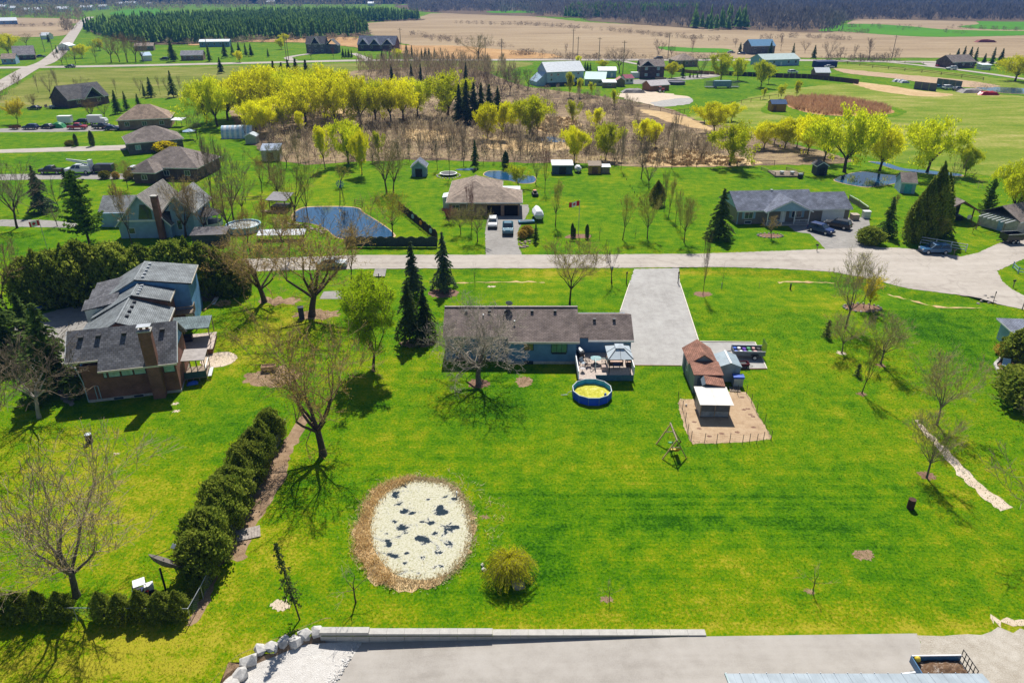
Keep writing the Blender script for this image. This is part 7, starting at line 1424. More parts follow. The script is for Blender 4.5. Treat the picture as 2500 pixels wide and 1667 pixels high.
for sx in (-1,1):
    bb = MB()
    for i in range(8): x = sx*(3.7+i*.52); bb.bar((x,-1.3,.5),(x,-1.3,2.7),.12).bar((x,1.3,.5),(x,1.3,2.7),.12)
    bb.bar((sx*3.6,-1.3,2.7),(sx*7.4,-1.3,2.7),.12).bar((sx*3.6,1.3,2.7),(sx*7.4,1.3,2.7),.12).box(min(sx*3.6,sx*7.4),-1.3,.4,max(sx*3.6,sx*7.4),1.3,.55); bb.build('slatted_end', M('slat grey',(.20,.24,.26)), e)
for x in (-3,3):
    for y in (-1.2,1.2): wheel(e,x,y,.4,.3)
fh((1650,164),(1702,163),3.2,3.2,11,BRICKT,SH_TAN,'tan roofed house half hidden behind the willow by road',wins=3,name='farmhouse',kind='hip'); fh((1862,163),(1950,160),3.4,2.4,12,LBLUE,M('pale green roof',(.45,.55,.53)),'long pale teal house with a silvery roof',wins=5,name='farmhouse',doorm=WHITE); fh((1832,134),(1890,133),5.2,3.4,11,STONE,M('bright blue roof',(.12,.28,.45)),'stone house with bright blue roof across the far road',wins=3,floors=2,name='farmhouse')
fh((1994,166),(2043,165),3.0,.2,5,M('navy container',(.02,.04,.12)),M('navy container',(.02,.04,.12)),'long navy storage container on the green paddock',kind='lean',wins=0,name='storage_container',cat='container',ov=.02); fh((1990,190),(2025,190),2.4,1.8,6,M('faded maroon',(.22,.12,.14)),WHITE_M,'white roofed maroon shed at the brown board fence',wins=0,name='farm_shed',cat='shed')
fh((2322,168),(2378,166),3.2,3.0,11,BRICKD,SH_MID,'brown roofed farmhouse under dark spruces',wins=3,name='farmhouse'); fh((2396,171),(2418,171),2.4,.4,5,WHITE,WHITE_M,'small white flat shed near the dark spruces',kind='lean',wins=0,name='farm_shed',cat='shed')
o, L = fh((749,131),(795,131),6,4,10,STONE,SH_CHAR,'grey stone mansion with steep gables near the pine plantation',wins=3,floors=2,name='mansion'); gable_roof(o,L*.3,L*.75,-1.5,5,6,10,'y',SH_CHAR,trim=WHITE,name='cross_roof'); MB().box(L,1,-.1,L+8,9,5).build('wing_wall', STONE, o); gable_roof(o,L,L+8,1,9,5,8.5,'y',SH_CHAR,trim=WHITE,name='wing_roof')
o, L = fh((874,124),(965,125),4.0,5,12,BRICKD,SH_BLUEG,'dark house with several blue grey gables near the plantation',wins=4,name='farmhouse')
for a, c in ((.05,.3),(.35,.6),(.68,.95)): gable_roof(o,L*a,L*c,-1.5,6,4,7.5,'y',SH_BLUEG,trim=WHITE,name='cross_roof')
fh((443,149),(497,148),3,2.2,9,BRICKT,MSHINGLE('grey far',(.30,.30,.32)),'low grey roofed bungalow by the far road',wins=3); fh((488,116),(561,115),3.6,1.2,10,M('blue barn wall',(.16,.28,.36)),WHITE_M,'long blue shed with white roof before the plantation',wins=5,name='farm_shed',cat='shed'); fh((36,148),(88,146),3,4.4,12,BRICKD,MSHINGLE('mauve far',(.34,.31,.32)),'mauve roofed house on the corner of the crossroads',wins=3); fh((6,158),(40,157),3,2.2,9,LBLUE,SH_TAN,'small house with tan roof at the crossroads edge',wins=2); fh((0,61),(44,60),4,3,12,LBLUE,WHITE_M,'distant white roofed barn in the stubble fields',wins=2,name='barn',cat='barn')
fh((170,124),(186,122),3,1.5,8,WHITE,WHITE_M,'small white house beside the straight road',wins=0); fh((330,125),(376,124),3,1.6,9,WOODP,SH_TAN,'long tan roofed shed among bare trees by far road',wins=2,name='farm_shed',cat='shed'); fh((352,150),(372,149),3,1.6,8,WHITE,LBLUE,'small white blue hut by the far road',wins=0)
fh((100,97),(118,97),3,2,8,WHITE,WHITE_M,'pale hut beyond the crossroads paddock',wins=0)
for i, (px, py, w) in enumerate([(60,32,20),(90,30,25),(150,28,30),(210,24,30),(250,22,18),(290,14,20),(318,12,26),(365,15,14),(30,26,14),(5,22,16),(660,9,20),(750,8,16),(905,13,14),(1180,5,10),(1330,4,12),(1500,6,10)]):
    house((px-w/2,py+2),(px+w/2,py+2),5,3,14,WHITE,WHITE_M,'tiny distant white building on the hazy plain','gable',wins=0,name='distant_building',cat='building',group='distant buildings on the plain')
for k, px, py, rz, pt, lb in (('suv',2315,219,R(10),WHT_P,'white car among the junk by the panel walls'),('sedan',2290,217,R(-10),BLUE_P,'blue car beside the panel wall'),('sedan',2340,222,R(5),GRY_P,'grey wreck right of the white car'),('suv',2323,171,R(178),WHT_P,'white car at the brown roofed farmhouse'),('sedan',2296,164,R(10),RED_P,'dark red car on the farm drive'),('sedan',2010,165,R(5),SILV_P,'silver car before the navy container'),('sedan',2024,167,R(8),WHT_P,'white car before the navy container'),('suv',1607,146,R(180),BLK_P,'black car driving on the far road'),('sedan',1785,131,R(20),SILV_P,'silver car at the blue roofed house'),('sedan',1810,134,R(160),NAVY_P,'navy car at the blue roofed house'),('sedan',172,166,R(178),GRY_P,'grey car at the crossroads'),('suv',402,148,R(170),NAVY_P,'dark blue car on the far roadside drive'),('suv',1935,180,R(20),WHT_P,'white camper car by the brown board fence'),('sedan',100,141,R(40),NAVY_P,'navy car beside the mauve roofed house')): car(k, px, py, rz, pt, lb, sc=1.15)
def board_fence(pts, label, h, mat, step=2.5):
    e = thing('board_fence', label, 'fence', (0,0,0)); P_ = [G(*q) for q in pts]
    for a, c in zip(P_[:-1],P_[1:]):
        n = max(1,int((c-a).length/step))
        for i in range(n): u, v = a.lerp(c,i/n), a.lerp(c,(i+.97)/n); MB().bar(u+Vector((0,0,h/2)),v+Vector((0,0,h/2)),.08,h).build('panel', mat, e)
board_fence([(1897,190),(1970,192),(2050,200),(2096,206)], 'dark brown board fence across the far pasture', 2.0, M('fence brown',(.10,.05,.035))); board_fence([(2230,218),(2285,224)], 'dark slatted panel wall left of junk cars', 3.2, M('panel grey',(.09,.11,.11))); board_fence([(2285,210),(2346,218)], 'tall grey panel wall behind the junk cars', 3.2, M('panel grey2',(.15,.15,.14)))
board_fence([(1618,172),(1690,180),(1760,184)], 'tan board fence by the farm drive', 1.6, M('fence tan',(.30,.16,.07))); board_fence([(1760,184),(1850,188),(1900,190)], 'black mesh fence under the willows', 2.0, BLACKP)
rail_fence([(2040,153),(2130,166),(2250,178),(2400,197)], 'post and wire fence round the far paddock', 1.4, 2, WOODB, 9, .22); rail_fence([(2165,153),(2300,162),(2500,184)], 'wooden post fence along the farm drive', 1.3, 1, WOODB, 8, .18); rail_fence([(1560,258),(1640,280),(1700,272),(1760,262),(1900,238)], 'thin post fence round the pasture edge', 1.2, 1, WOODB, 6, .14); rail_fence([(1620,405),(1700,408),(1800,408),(1890,404)], 'thin wire fence between lawn and straw marsh', 1.2, 1, WOODB, 5, .1)
for px, py, h in [(1398,146,17),(1410,148,13),(1462,150,13),(1630,145,15),(1225,148,12),(1185,149,13),(980,136,16),(700,150,16),(705,148,13),(510,150,13),(2176,148,14),(310,152,12),(1520,185,16),(133,142,13),(110,128,12),(870,96,14)]:
    e = thing('utility_pole', 'tall wooden utility pole by the far road', 'utility pole', G(px,py), R(0), 'utility poles along the far road'); MB().tube([(0,0,-.2),(0,0,h)],[.22,.16],6).build('pole', WOODP, e); MB().bar((-1.3,0,h-.8),(1.3,0,h-.8),.18).build('crossarm', WOODP, e)
e = thing('orange_hut', 'orange timber hut with navy roof beside the reed ring', 'hut', G(1882,273), R(0)); gable_wall(e,0,5.2,0,4,2.6,3.7,'x',M('hut orange',(.36,.18,.03))); gable_roof(e,0,5.2,0,4,2.6,3.7,'x',M('hut navy',(.04,.09,.20)),ov=.3,og=.2); door(e,1.3,0,0,1.0,2.0,'S',WOODB)
tarp('gravel_heap', 'grey gravel heap on the bare farm earth', 'heap', 1546, 226, 10, 6, 1.6, GREYR)
for i, (px,py) in enumerate([(2190,200),(2200,201),(2208,203)]): tarp('junk_heap', 'pale junk heap on the far paddock grass', 'heap', px, py, 4, 3, 1.2, GREYP)['group'] = 'junk heaps on the paddock'
tarp('red_machine_heap', 'red farm machine remains by the far pond', 'heap', 2412, 232, 8, 4, 1.5, REDP); tarp('red_machine_heap', 'row of red farm machinery on the distant stubble', 'machinery', 2405, 104, 16, 6, 2.2, M('faded machine red',(.22,.05,.04))); tarp('rubble_heap', 'rubble heap with boulders right of the junk cars', 'heap', 2370, 226, 10, 6, 1.6, GREYR)
# ------------------------------------------------------------------ trees, one by one
def T(keys, rows, label, group=None, name='bare_tree', cat='tree', **kw):
    keys = keys.split(); out = []; lf_ = kw.pop('leaf', None); lf_ = lf_ if isinstance(lf_, (list, tuple)) else [lf_]
    for i, r in enumerate(rows):
        px, py, top = r[:3]; p = GG(px, py); h = max(.4, AT(px, top, p.y).z); lb = r[4] if len(r) > 4 else label
        out.append(tree(keys[i % len(keys)], px, py, h, lb, cat, name, group if len(r) <= 4 else None, w=(r[3] if len(r) > 3 and r[3] else 1.), leaf=lf_[i % len(lf_)], **kw))
    return out
T('bigbare', [(1170,938,708,1.1)], 'large bare tree with pale spreading branches behind the bungalow', wood=WOOD_G, twig=M('twig ash',(.40,.34,.27),var=.3,scale=3.))
T('budC budA bareB', [(640,602,478,.9),(690,598,486,.9),(742,602,496,.8),(612,620,498,1.),(560,562,438,.9),(592,524,418,.8),(640,472,382,.9),(680,482,392,.9),(500,578,436,.8),(706,640,515,.9)], 'tan budding tree in the strip between canopy and road', 'tan budding trees between canopy and road', 'budding_tree', leaf=L_BUD, twig=TW_TAN)
T('leafy', [(912,906,680,1.15)], 'fresh green leafing tree beside the dark spruces', name='leafing_tree', leaf=L_YOUNG, twig=TW_BROWN)
T('spruceDroop', [(1001,834,684,1.0,'dark drooping spruce left of its twin near the bungalow'),(1037,826,703,1.1,'dark drooping spruce next to the bungalow end')], '', name='spruce_tree', leaf=L_DARK)
T('spruceA spruceB', [(1010,722,588,.85,'blue green spruce behind the dark spruce pair'),(1084,706,566,.8,'blue green spruce in a mulch circle by the road')], '', name='spruce_tree', leaf=L_BLUE)
T('budA', [(646,737,525,1.45,'budding maple casting a wide shadow beside the brush heap'),(761,772,490,1.45,'large budding gold maple between parked sedan and garden bed')], '', name='budding_tree', leaf=L_BUD, twig=TW_TAN)
T('budA', [(789,1111,765,1.15)], 'tall bare maple with dark trunk on the litter strip by the hedge', name='budding_tree', leaf=L_BUD, twig=TW_TAN)
T('budC', [(857,699,535,.7)], 'slender budding tree at the road verge', name='budding_tree', leaf=L_BUD, twig=TW_TAN)
T('bareD', [(187,1455,1100,1.25)], 'wide bare tree behind the chain-link fence', leaf=L_BUD, twig=TW_PALE, wood=WOOD_G)
T('bareA bareB', [(96,1020,820,1.2,'pale bare birch in the shade by the brick house'),(-30,1090,860,1.3,'bare tree shading the lawn left of the brick house')], '', twig=TW_GREY, wood=M('birch bark',(.34,.31,.27)))
T('spruceB', [(142,956,740,1.2,'tall loose spruce leaning over the orange bench'),(14,890,670,1.4,'dark spruce at the end of the parking court'),(75,850,715,1.2,'smaller spruce between its taller neighbours by the court')], '', name='spruce_tree', leaf=L_SPRUCE)
T('bareB', [(22,770,560,.9)], 'thin bare tree at the end of the tall hedge', twig=TW_TAN)
T('hedgeA cedarB hedgeB tallcedar', [(84,745,630,.8),(114,744,612,.8),(148,743,615,.8),(184,741,598,.85),(220,738,590,.8),(256,735,604,.8),(292,733,596,.8),(328,730,610,.8),(364,728,600,.8),(402,725,606,.8),(440,722,590,.85),(474,720,580,.8),(508,718,594,.8),(542,716,604,.85),(572,716,618,.8),(600,712,634,.9)], 'tall dark cedar in the hedge behind the brick house', 'cedars of the tall hedge behind the brick house', 'cedar_tree', 'cedar', leaf=L_CEDAR)
T('hedgeB cedarB hedgeA', [(664,1078,1000,.75),(646,1110,1024,.8),(630,1142,1046,.72),(612,1174,1080,.8),(596,1207,1102,.75),(577,1242,1140,.85),(557,1282,1168,.75),(537,1324,1210,.8),(516,1366,1242,.75),(497,1402,1296,.8)], 'bushy cedar in the hedge along the chain-link fence', 'cedars of the hedge along the chain-link fence', 'cedar_tree', 'cedar', leaf=L_CEDAR)
for i, (px, py, top) in enumerate([(13,1508,1440),(50,1508,1446),(102,1508,1442),(155,1508,1446),(255,1508,1445),(300,1508,1450),(349,1508,1440),(400,1508,1444),(440,1506,1442),(482,1452,1412)]): tree(('cedarA','cedarB')[i % 2], px, py, AT(px,top,G(px,py).y).z, 'small young cedar in the row inside the chain-link fence', 'cedar', 'cedar_tree', 'young cedars inside the chain-link fence', (.9,1.15,.8,1.05)[i % 4], leaf=L_CEDAR)
T('thinspruce', [(732,1512,1335,.8)], 'thin crooked spruce leaning by the white boulders', name='spruce_tree', leaf=L_DARK, tilt=(R(-4),R(-9)))
T('sapling', [(869,1470,1372,1.5,'crooked bare sapling between pond and boulders'),(1488,1467,1412,1.2,'thin bent sapling on the lawn above the block wall'),(1985,1448,1374,1.3,'small bare sapling in the lawn near the paved yard')], '', name='sapling', twig=TW_PALE)
T('bareA bareB', [(2535,1375,1130,1.2,'bare tree at the lawn edge past the sandy path'),(2560,1130,960,1.,'bare tree beyond the sandy path')], '', twig=TW_PALE)
# weeping shrub
rng = np.random.default_rng(50); n = 520; a = rng.random(n)*6.283; t0 = rng.uniform(.15,.85,n); S = []; C = []; D = []
for i in range(n):
    d = np.array([math.cos(a[i]), math.sin(a[i]), 0]); L = rng.uniform(.7,2.3); h0 = rng.uniform(1.1,2.5); q0 = np.array([0,0,.3]); pts_ = [q0, q0+d*L*.25+np.array([0,0,h0*.75]), q0+d*L*.65+np.array([0,0,h0*.75]), q0+d*L+np.array([0,0,h0*.35*rng.uniform(.3,1)])]
    for u, v in zip(pts_[:-1], pts_[1:]): S.append((*u,*v,.012,.008))
    for _ in range(20): k = rng.integers(1,3); u = pts_[k] + (pts_[k+1]-pts_[k])*rng.random(); C.append(u+rng.normal(size=3)*.05); D.append(d*.5+np.array([0,0,-.5])+rng.normal(size=3)*.4)
C = np.array(C); D = np.array(D); proto('weeping', 2.4, trunk=np_mesh('trunk', *seg_mesh([(0,0,-.1,0,0,.9,.1,.07)],6)), twigs=np_mesh('twigs', *seg_mesh(S,3)), crown=np_mesh('crown', *leaf_mesh(C, D, .016*rng.uniform(.6,1.2,len(C)), .11*rng.uniform(.6,1.5,len(C)), rng)))
tree('weeping', 1245, 1412, 2.5, 'round yellow weeping shrub beside the algae pond', 'shrub', 'weeping_shrub', leaf=MLEAF('weeping yellow', (.560,.580,.010), (.900,.840,.020), .6), twig=TW_OLIVE)
T('budB', [(2064,803,615,.85,'tall half bare tree before the oval stone ring'),(2055,862,765,1.2,'thin green budding tree left of the leaning one'),(2150,889,762,1.15,'spreading budding tree with a mulch foot near the court'),(2287,1037,855,1.0,'open crowned budding tree beside the sandy path end'),(2262,1166,1010,.95,'forked budding tree with mulch circle by the sandy path')], '', name='budding_tree', leaf=L_BUDG, twig=TW_PALE, wood=WOOD_G)
T('bareU', [(2104,960,815,.9)], 'leaning many stemmed bare tree on the right lawn', twig=TW_OLIVE, tilt=(0,R(7)))
T('leafyS bareT', [(2122,752,665,1.,'small golden leafed tree in the oval stone ring'),(2108,752,640,.6,'thin bare tree leaning in the oval stone ring')], '', name='young_tree', leaf=L_GOLD)
T('baby', [(2018,823,783,1.,'tiny spruce near the ditch on the right lawn'),(2093,918,889,1.1,'tiny spruce beside the leaning bare tree')], '', name='young_spruce', leaf=L_DARK)
T('budB', [(1391,742,575,1.05)], 'budding tree on the front lawn behind the garage', name='budding_tree', leaf=L_BUDG, twig=TW_TAN, wood=WOOD_D)
T('bareC sapling', [(1494,692,588,.7,'thin bare tree beside the blue bird box pole'),(1160,699,640,.8,'thin sapling on the front lawn of the bungalow')], '', twig=TW_BROWN)
T('bareU', [(1716,720,562,.42)], 'narrow columnar bare tree in a mulch ring by the court', twig=TW_BROWN)
T('sapling', [(1763,700,640,.5,'whip sapling by the ditch next to the columnar tree')], '', name='sapling', twig=TW_BROWN)
T('cedarB bush', [(2487,880,800,1.5,'tall dark evergreen in the neighbour bed'),(2490,940,900,1.6,'spreading dark evergreen in the neighbour bed'),(2478,960,930,1.2,'low green juniper at the bed corner'),(2510,985,920,1.5,'dark evergreen at the lower end of bed')], '', 'x', 'evergreen_bush', 'bush', leaf=L_CEDAR)
# trees round the middle houses
T('budC budB', [(1520,586,472,.9),(1580,582,470,.8),(1356,551,432,.8),(1670,592,475,.75)], 'slim budding tree on the open lawn by the road', 'slim budding trees on the open lawn', 'budding_tree', leaf=L_BUDG, twig=TW_OLIVE)
T('bareU bareT budC', [(1660,570,488,.5),(1648,551,456,.6),(1632,532,428,.6),(1621,518,412,.6),(1686,537,484,.7)], 'slim budding tree in the row along the lot line', 'slim budding trees along the lot line', leaf=L_BUDG, twig=TW_TAN)
T('sapling', [(1463,585,543),(1550,584,551)], 'whip thin sapling on the open lawn by the road', 'whip saplings on the open lawn', 'sapling', twig=TW_BROWN)
T('bareU bareB', [(1565,437,312,1.0,'tall bare tree with tan haze of twigs at the marsh edge'),(1584,461,362,.8,'bare tree in front of the taller tan one'),(1640,412,262,.45,'very tall thin bare tree at the marsh corner'),(1308,450,362,.6,'brownish slender tree behind the red maple'),(1516,416,308,.5,'thin bare tree behind the play hut')], '', twig=TW_GREY)
T('bareU', [(1330,470,352,.55)], 'slender red budding maple beside the garage house', twig=TW_RED)
T('leafyS', [(1266,460,398,1.2)], 'small yellow green tree at the pond behind the garage house', name='young_tree', leaf=L_WILLOWG)
T('spruceB', [(1754,582,460,1.05)], 'big dark spruce at the left end of the porch house', name='spruce_tree', leaf=L_SPRUCE)
T('cedarB', [(1603,500,442,.9)], 'brown green leaning cedar beside the lot line trees', name='cedar_tree', leaf=L_CEDARY)
T('spruceC', [(1308,592,545,1.1)], 'small spruce at the road end of the garage drive', name='spruce_tree', leaf=L_SPRUCE)
T('cedarCol', [(1397,579,545,.8,'slim cedar left of the flagpole'),(1403,580,556,.7,'lower slim cedar right against the left one'),(1433,581,548,.9,'slim cedar right of the flagpole')], '', name='cedar_tree', cat='cedar', leaf=L_DARK)
T('bush', [(1276,582,562,.8,'golden brown bush by the garage drive'),(1287,575,552,1.,'small golden brown bush behind the drive stones')], '', name='bush', cat='bush', leaf=L_BUD)
T('budB', [(1166,590,498,1.),(1125,572,505,1.1)], 'loose budding tree on the garage house front lawn', 'budding trees on the garage house front lawn', 'budding_tree', leaf=L_BUDG)
T('bareU bushy', [(1152,562,442,.7,'reddish bare maple before the tan roof'),(1096,545,505,1.3,'red brown bush at the corner of the garage house')], '', twig=TW_RED, leaf=L_BUDR)
T('smalltree', [(1883,582,524,1.1)], 'ornamental bare tree in the oval stone ring by the porch', leaf=L_BUD, twig=TW_PALE)
T('hedgeB', [(2122,594,554,1.5)], 'big round clipped cedar by the court', name='cedar_bush', cat='cedar', leaf=L_CEDAR)
T('spruceB', [(2162,577,480,1.0,'broad spruce behind the clipped cedar'),(2300,578,478,.9,'green spruce before the pavilion')], '', name='spruce_tree', leaf=L_SPRUCE)
T('tallcedar', [(2224,592,470,.8),(2243,589,435,.75),(2260,586,400,.7),(2280,580,425,.7),(2298,575,480,.75)], 'tall cedar in the clump behind the white rail fence', 'tall cedars behind the white rail fence', 'cedar_tree', 'cedar', leaf=L_CEDAR)
T('leafyS', [(2283,592,520,1.)], 'yellowish shrub at the foot of the tall cedars', name='shrub', cat='shrub', leaf=L_BUDG)
T('pine', [(2401,540,436,.8)], 'young green pine on the lawn by the pavilion', name='pine_tree', leaf=L_PINE)
T('willowB', [(2467,536,378,.95)], 'big yellow green willow above the corner garage', name='willow_tree', leaf=L_WILLOWG)
T('bareC smalltree bareB', [(2322,478,376,.5),(2181,524,472,.7),(2374,570,530,.7)], 'thin bare tree on the lawns right of the porch house', 'thin bare trees right of the porch house', twig=TW_BROWN)
T('willowC', [(2355,432,352,.7)], 'slim yellow green willow by the shallow stream', name='willow_tree', leaf=L_WILLOWG)
# left side
T('pine', [(218,594,415,1.0)], 'large bright green pine beside the steep roofed house', name='pine_tree', leaf=L_PINE)
T('spruceB spruceA', [(106,517,404,1.05,'grey green spruce in a mulch ring left of the pine'),(169,473,410,1.,'blue green spruce behind the large pine')], '', name='spruce_tree', leaf=L_BLUE)
T('bareA bareB bareC', [(42,557,386,.9,'tall bare tree at the bend of the left drive'),(45,522,440,.7,'small bare tree by the spruce mulch ring'),(148,518,430,.7,'thin bare tree between spruce and pine'),(140,553,505,1.,'low bare bush tree by the left drive')], '', twig=TW_GREY)
T('budB', [(313,463,388,.8)], 'rust budding young tree by the bushes on the left drive', name='budding_tree', leaf=L_BUD, twig=TW_TAN)
T('budC budA', [(324,602,440,.8),(454,580,412,.8),(466,574,430,.7)], 'gold tan budding tree before the steep roofed house', 'gold budding trees before the steep roofed house', 'budding_tree', leaf=L_BUD, twig=TW_PALE)
T('bareT bareU bareB', [(521,510,328,.8),(547,526,330,.7),(571,540,345,.7)], 'tall grey bare tree behind the octagonal porch', 'tall grey trees behind the octagonal porch', twig=TW_GREY)
T('bareB', [(482,341,262,.9)], 'bare tree between stone bungalow and arched shed', twig=TW_GREY)
T('budA bareB', [(223,292,232,1.0,'tan budding tree before the dark brick house'),(256,290,238,.9,'bare tree right of the tan one before the dark house'),(82,263,225,1.1,'dark bushy bare tree by the black sedan')], '', leaf=L_BUD, twig=TW_BROWN)
T('leafyS', [(44,302,236,1.0)], 'bright yellow tree at the left drive end', name='young_tree', leaf=L_GOLD)
T('spruceA spruceC', [(288,278,220),(310,270,222),(340,266,228),(354,238,204),(370,238,188),(424,238,172)], 'dark spruce on the lawns below the olive meadow', 'spruces below the olive meadow', 'spruce_tree', leaf=L_SPRUCE)
T('bareT bareB', [(148,237,165,.7),(124,237,172,.6),(94,228,180,.7),(200,232,185),(285,232,190,.7),(343,231,186,.6),(392,233,184,.5),(412,235,180,.5),(443,233,182,.5),(494,232,188,.7)], 'bare tree standing in the olive meadow edge', 'bare trees along the olive meadow', twig=TW_GREY)
T('cedarCol', [(188,357,327,1.),(227,357,320,1.1)], 'slim dark cedar on the lawn between the left drives', 'slim cedars between the left drives', 'cedar_tree', 'cedar', leaf=L_DARK)
T('bush', [(172,356,343,1.3,'dark low bush beside the slim cedar'),(257,436,418,1.,'round green bush on the left drive edge'),(318,438,418,1.,'green bush next to the rust budding tree')], '', name='bush', cat='bush', leaf=L_CEDARY)
T('bareB bareU bareA', [(720,540,372,.9),(753,538,388,.8),(944,473,345,.9),(961,471,340,.9),(690,450,350,.9),(660,440,345,.9),(700,410,330,.8),(730,405,320,.8)], 'many stemmed bare tree round the pond and lawn behind it', 'bare trees round the blue pond', twig=TW_OLIVE)
T('bareC bareU', [(859,580,502,.6),(845,582,510,.6),(790,560,490,.7)], 'thin bare tree on the bank by the scalloped fence', 'thin bare trees on the pond bank', twig=TW_BROWN)
T('budB', [(959,577,462,1.0)], 'golden leafing tree between pond and dark fence', name='young_tree', leaf=L_GOLD, twig=TW_OLIVE)
T('smalltree', [(832,455,400,1.3)], 'small round topped budding tree by the windmill', leaf=L_BUDG, twig=TW_OLIVE)
T('spruceA', [(1160,411,342,.75)], 'slim dark spruce at the marsh edge', name='spruce_tree', leaf=L_SPRUCE)
T('cedarCol', [(1234,413,370,1.2)], 'clipped dark cedar on the pond bank', name='cedar_tree', cat='cedar', leaf=L_DARK)
T('bareU bareT bareB bareC', [(1068,416,330,.7),(1098,435,318,.5),(1132,405,338,.7),(1028,389,334,.7),(1000,395,330,.8),(975,400,335,.8),(910,398,325,.7),(1180,400,350,.7),(1206,398,345,.7),(1225,400,340,.6),(1255,402,350,.7),(1290,398,340,.6),(1340,392,345,.7),(1430,398,350,.7),(1500,405,340,.6),(1610,402,345,.7),(1700,380,330,.6),(1836,404,352,.9),(870,405,340,.7),(820,400,345,.7),(640,360,300,.9),(600,345,290,.9),(770,390,330,.8),(1750,398,355,.6),(1130,385,330,.6)]+[(640+((i*137) % 1150), 345+((i*53) % 50), 345+((i*53) % 50)-45-((i*29) % 32), .7) for i in range(46)], 'bare grey tree growing along the marsh edge', 'bare trees along the marsh edge', twig=TW_GREY)
T('bush', [(403,370,345,1.6)], 'yellow forsythia bush before the stone bungalow', name='bush', cat='bush', leaf=L_GOLD)
T('bush', [(284,436,420,.8)], 'brown bush between two green ones on the drive edge', name='bush', cat='bush', leaf=L_BUD)
T('bush', [(2452,868,838,1.)], 'golden brown round bush in the neighbour bed', name='bush', cat='bush', leaf=L_BUD)
# willows
WL = dict(name='willow_tree', cat='willow')
T('willowA willowB', [(748,307,178,1.15),(881,307,182,1.1),(917,299,188,1.),(955,298,190,1.),(984,294,184,1.1),(1094,283,170,1.3),(634,299,158,1.3),(797,290,158,1.15),(692,286,163,1.1),(596,290,176,1.3),(556,294,188,1.2),(840,276,168,1.1),(722,268,160,1.1),(662,272,158,1.1),(770,270,158,1.1),(820,300,180,1.2),(620,280,166,1.2),(1020,284,192,1.1)], 'big yellow willow in the row beyond the marsh', 'big yellow willows beyond the marsh', leaf=(L_WILLOW, L_WILLOW, L_WILLOWG), **WL)
T('willowB willowC', [(531,309,182,1.0),(505,300,200,.9)], 'half brown willow at the left end of the row', 'half brown willows at the row end', leaf=L_WILLOWG, twig=TW_BROWN, **WL)
T('willowC willowT', [(661,323,236,1.3),(696,320,262,1.2),(628,330,245,1.2),(735,330,270,1.1),(851,400,292,1.0),(794,413,305,.8),(884,428,315,.5),(927,391,320,.7),(1191,340,252,.9),(1224,340,248,.9),(1293,332,233,1.2),(1312,334,246,.8),(1251,318,252,.9),(1400,310,244,1.0),(1402,397,307,.8),(1452,326,263,1.1),(1479,391,300,.9),(1564,364,288,.9),(1590,360,292,.8)], 'yellow willow standing in the marsh', 'yellow willows standing in the marsh', leaf=(L_WILLOW, L_WILLOWG, L_WILLOW), **WL)
T('willowC willowB', [(1743,323,248,1.3),(1781,404,294,1.3),(1786,296,250,1.1),(1720,300,262,1.1),(1865,363,297,1.2),(1890,352,300,1.),(1916,363,288,1.15),(1945,360,292,1.),(1972,377,280,1.1),(2011,396,302,1.)], 'yellow willow along the pasture side of the marsh', 'yellow willows along the pasture', leaf=(L_WILLOW, L_WILLOWG), **WL)
T('willowB', [(2061,421,258,1.2,'tall olive yellow willow left of the dark pond')], '', leaf=L_WILLOWG, **WL); T('willowA', [(2147,418,298,1.1,'golden topped willow with dark trunk at the pond')], '', leaf=L_WILLOW, **WL); T('willowB', [(2263,421,283,1.25,'round olive willow behind the blue shed')], '', leaf=L_WILLOWG, **WL)
T('willowC', [(1760,198,128,1.1,'tall green yellow willow over the board fence'),(1800,197,140,.9,'smaller willow right of the tall one by the fence'),(1858,213,146,.9,'dense willow at the end of black mesh fence')], '', leaf=L_WILLOWG, **WL)
T('willowT', [(1391,238,176,.8),(1414,238,190,.8),(1444,236,200,.8),(1500,265,218,.8)], 'olive budding bush tree below the barn', 'budding bush trees below the barn', leaf=L_WILLOWG, **WL)
T('willowT leafyS', [(1863,242,215,1.),(1906,242,202,1.),(1944,240,196,1.1),(1876,205,150,.9)], 'young yellow green tree alone on the pasture', 'young trees alone on the pasture', leaf=L_WILLOWG, name='young_tree')
T('willowA', [(2478,198,132,1.5,'broad yellow willow by the far pond')], '', leaf=L_WILLOW, **WL)
T('spruceA', [(674,218,148),(694,222,152),(710,220,145),(728,218,142),(752,216,145),(540,180,140)], 'dark spruce behind the big yellow willows', 'spruces behind the big willows', 'spruce_tree', leaf=L_DARK)
T('spruceA spruceB', [(1122,300,205,.9),(1140,302,195,.9),(1158,300,200,.9),(1176,298,202,.9),(1195,296,205,.9),(1215,292,210,.9),(1138,205,152,.7),(957,200,157,.7),(1005,198,155,.7),(1028,200,155,.7)], 'dark spruce in the clump at the willow row end', 'spruces at the end of the willow row', 'spruce_tree', leaf=L_DARK)
T('bareA bareB', [(1245,232,162,.9),(1266,222,165,.9),(1289,220,165,.9),(1225,235,170,.8),(1190,230,168,.8),(1165,228,165,.8)], 'bare bushy tree left of the pale barn', 'bare trees left of the barn', twig=TW_BROWN)
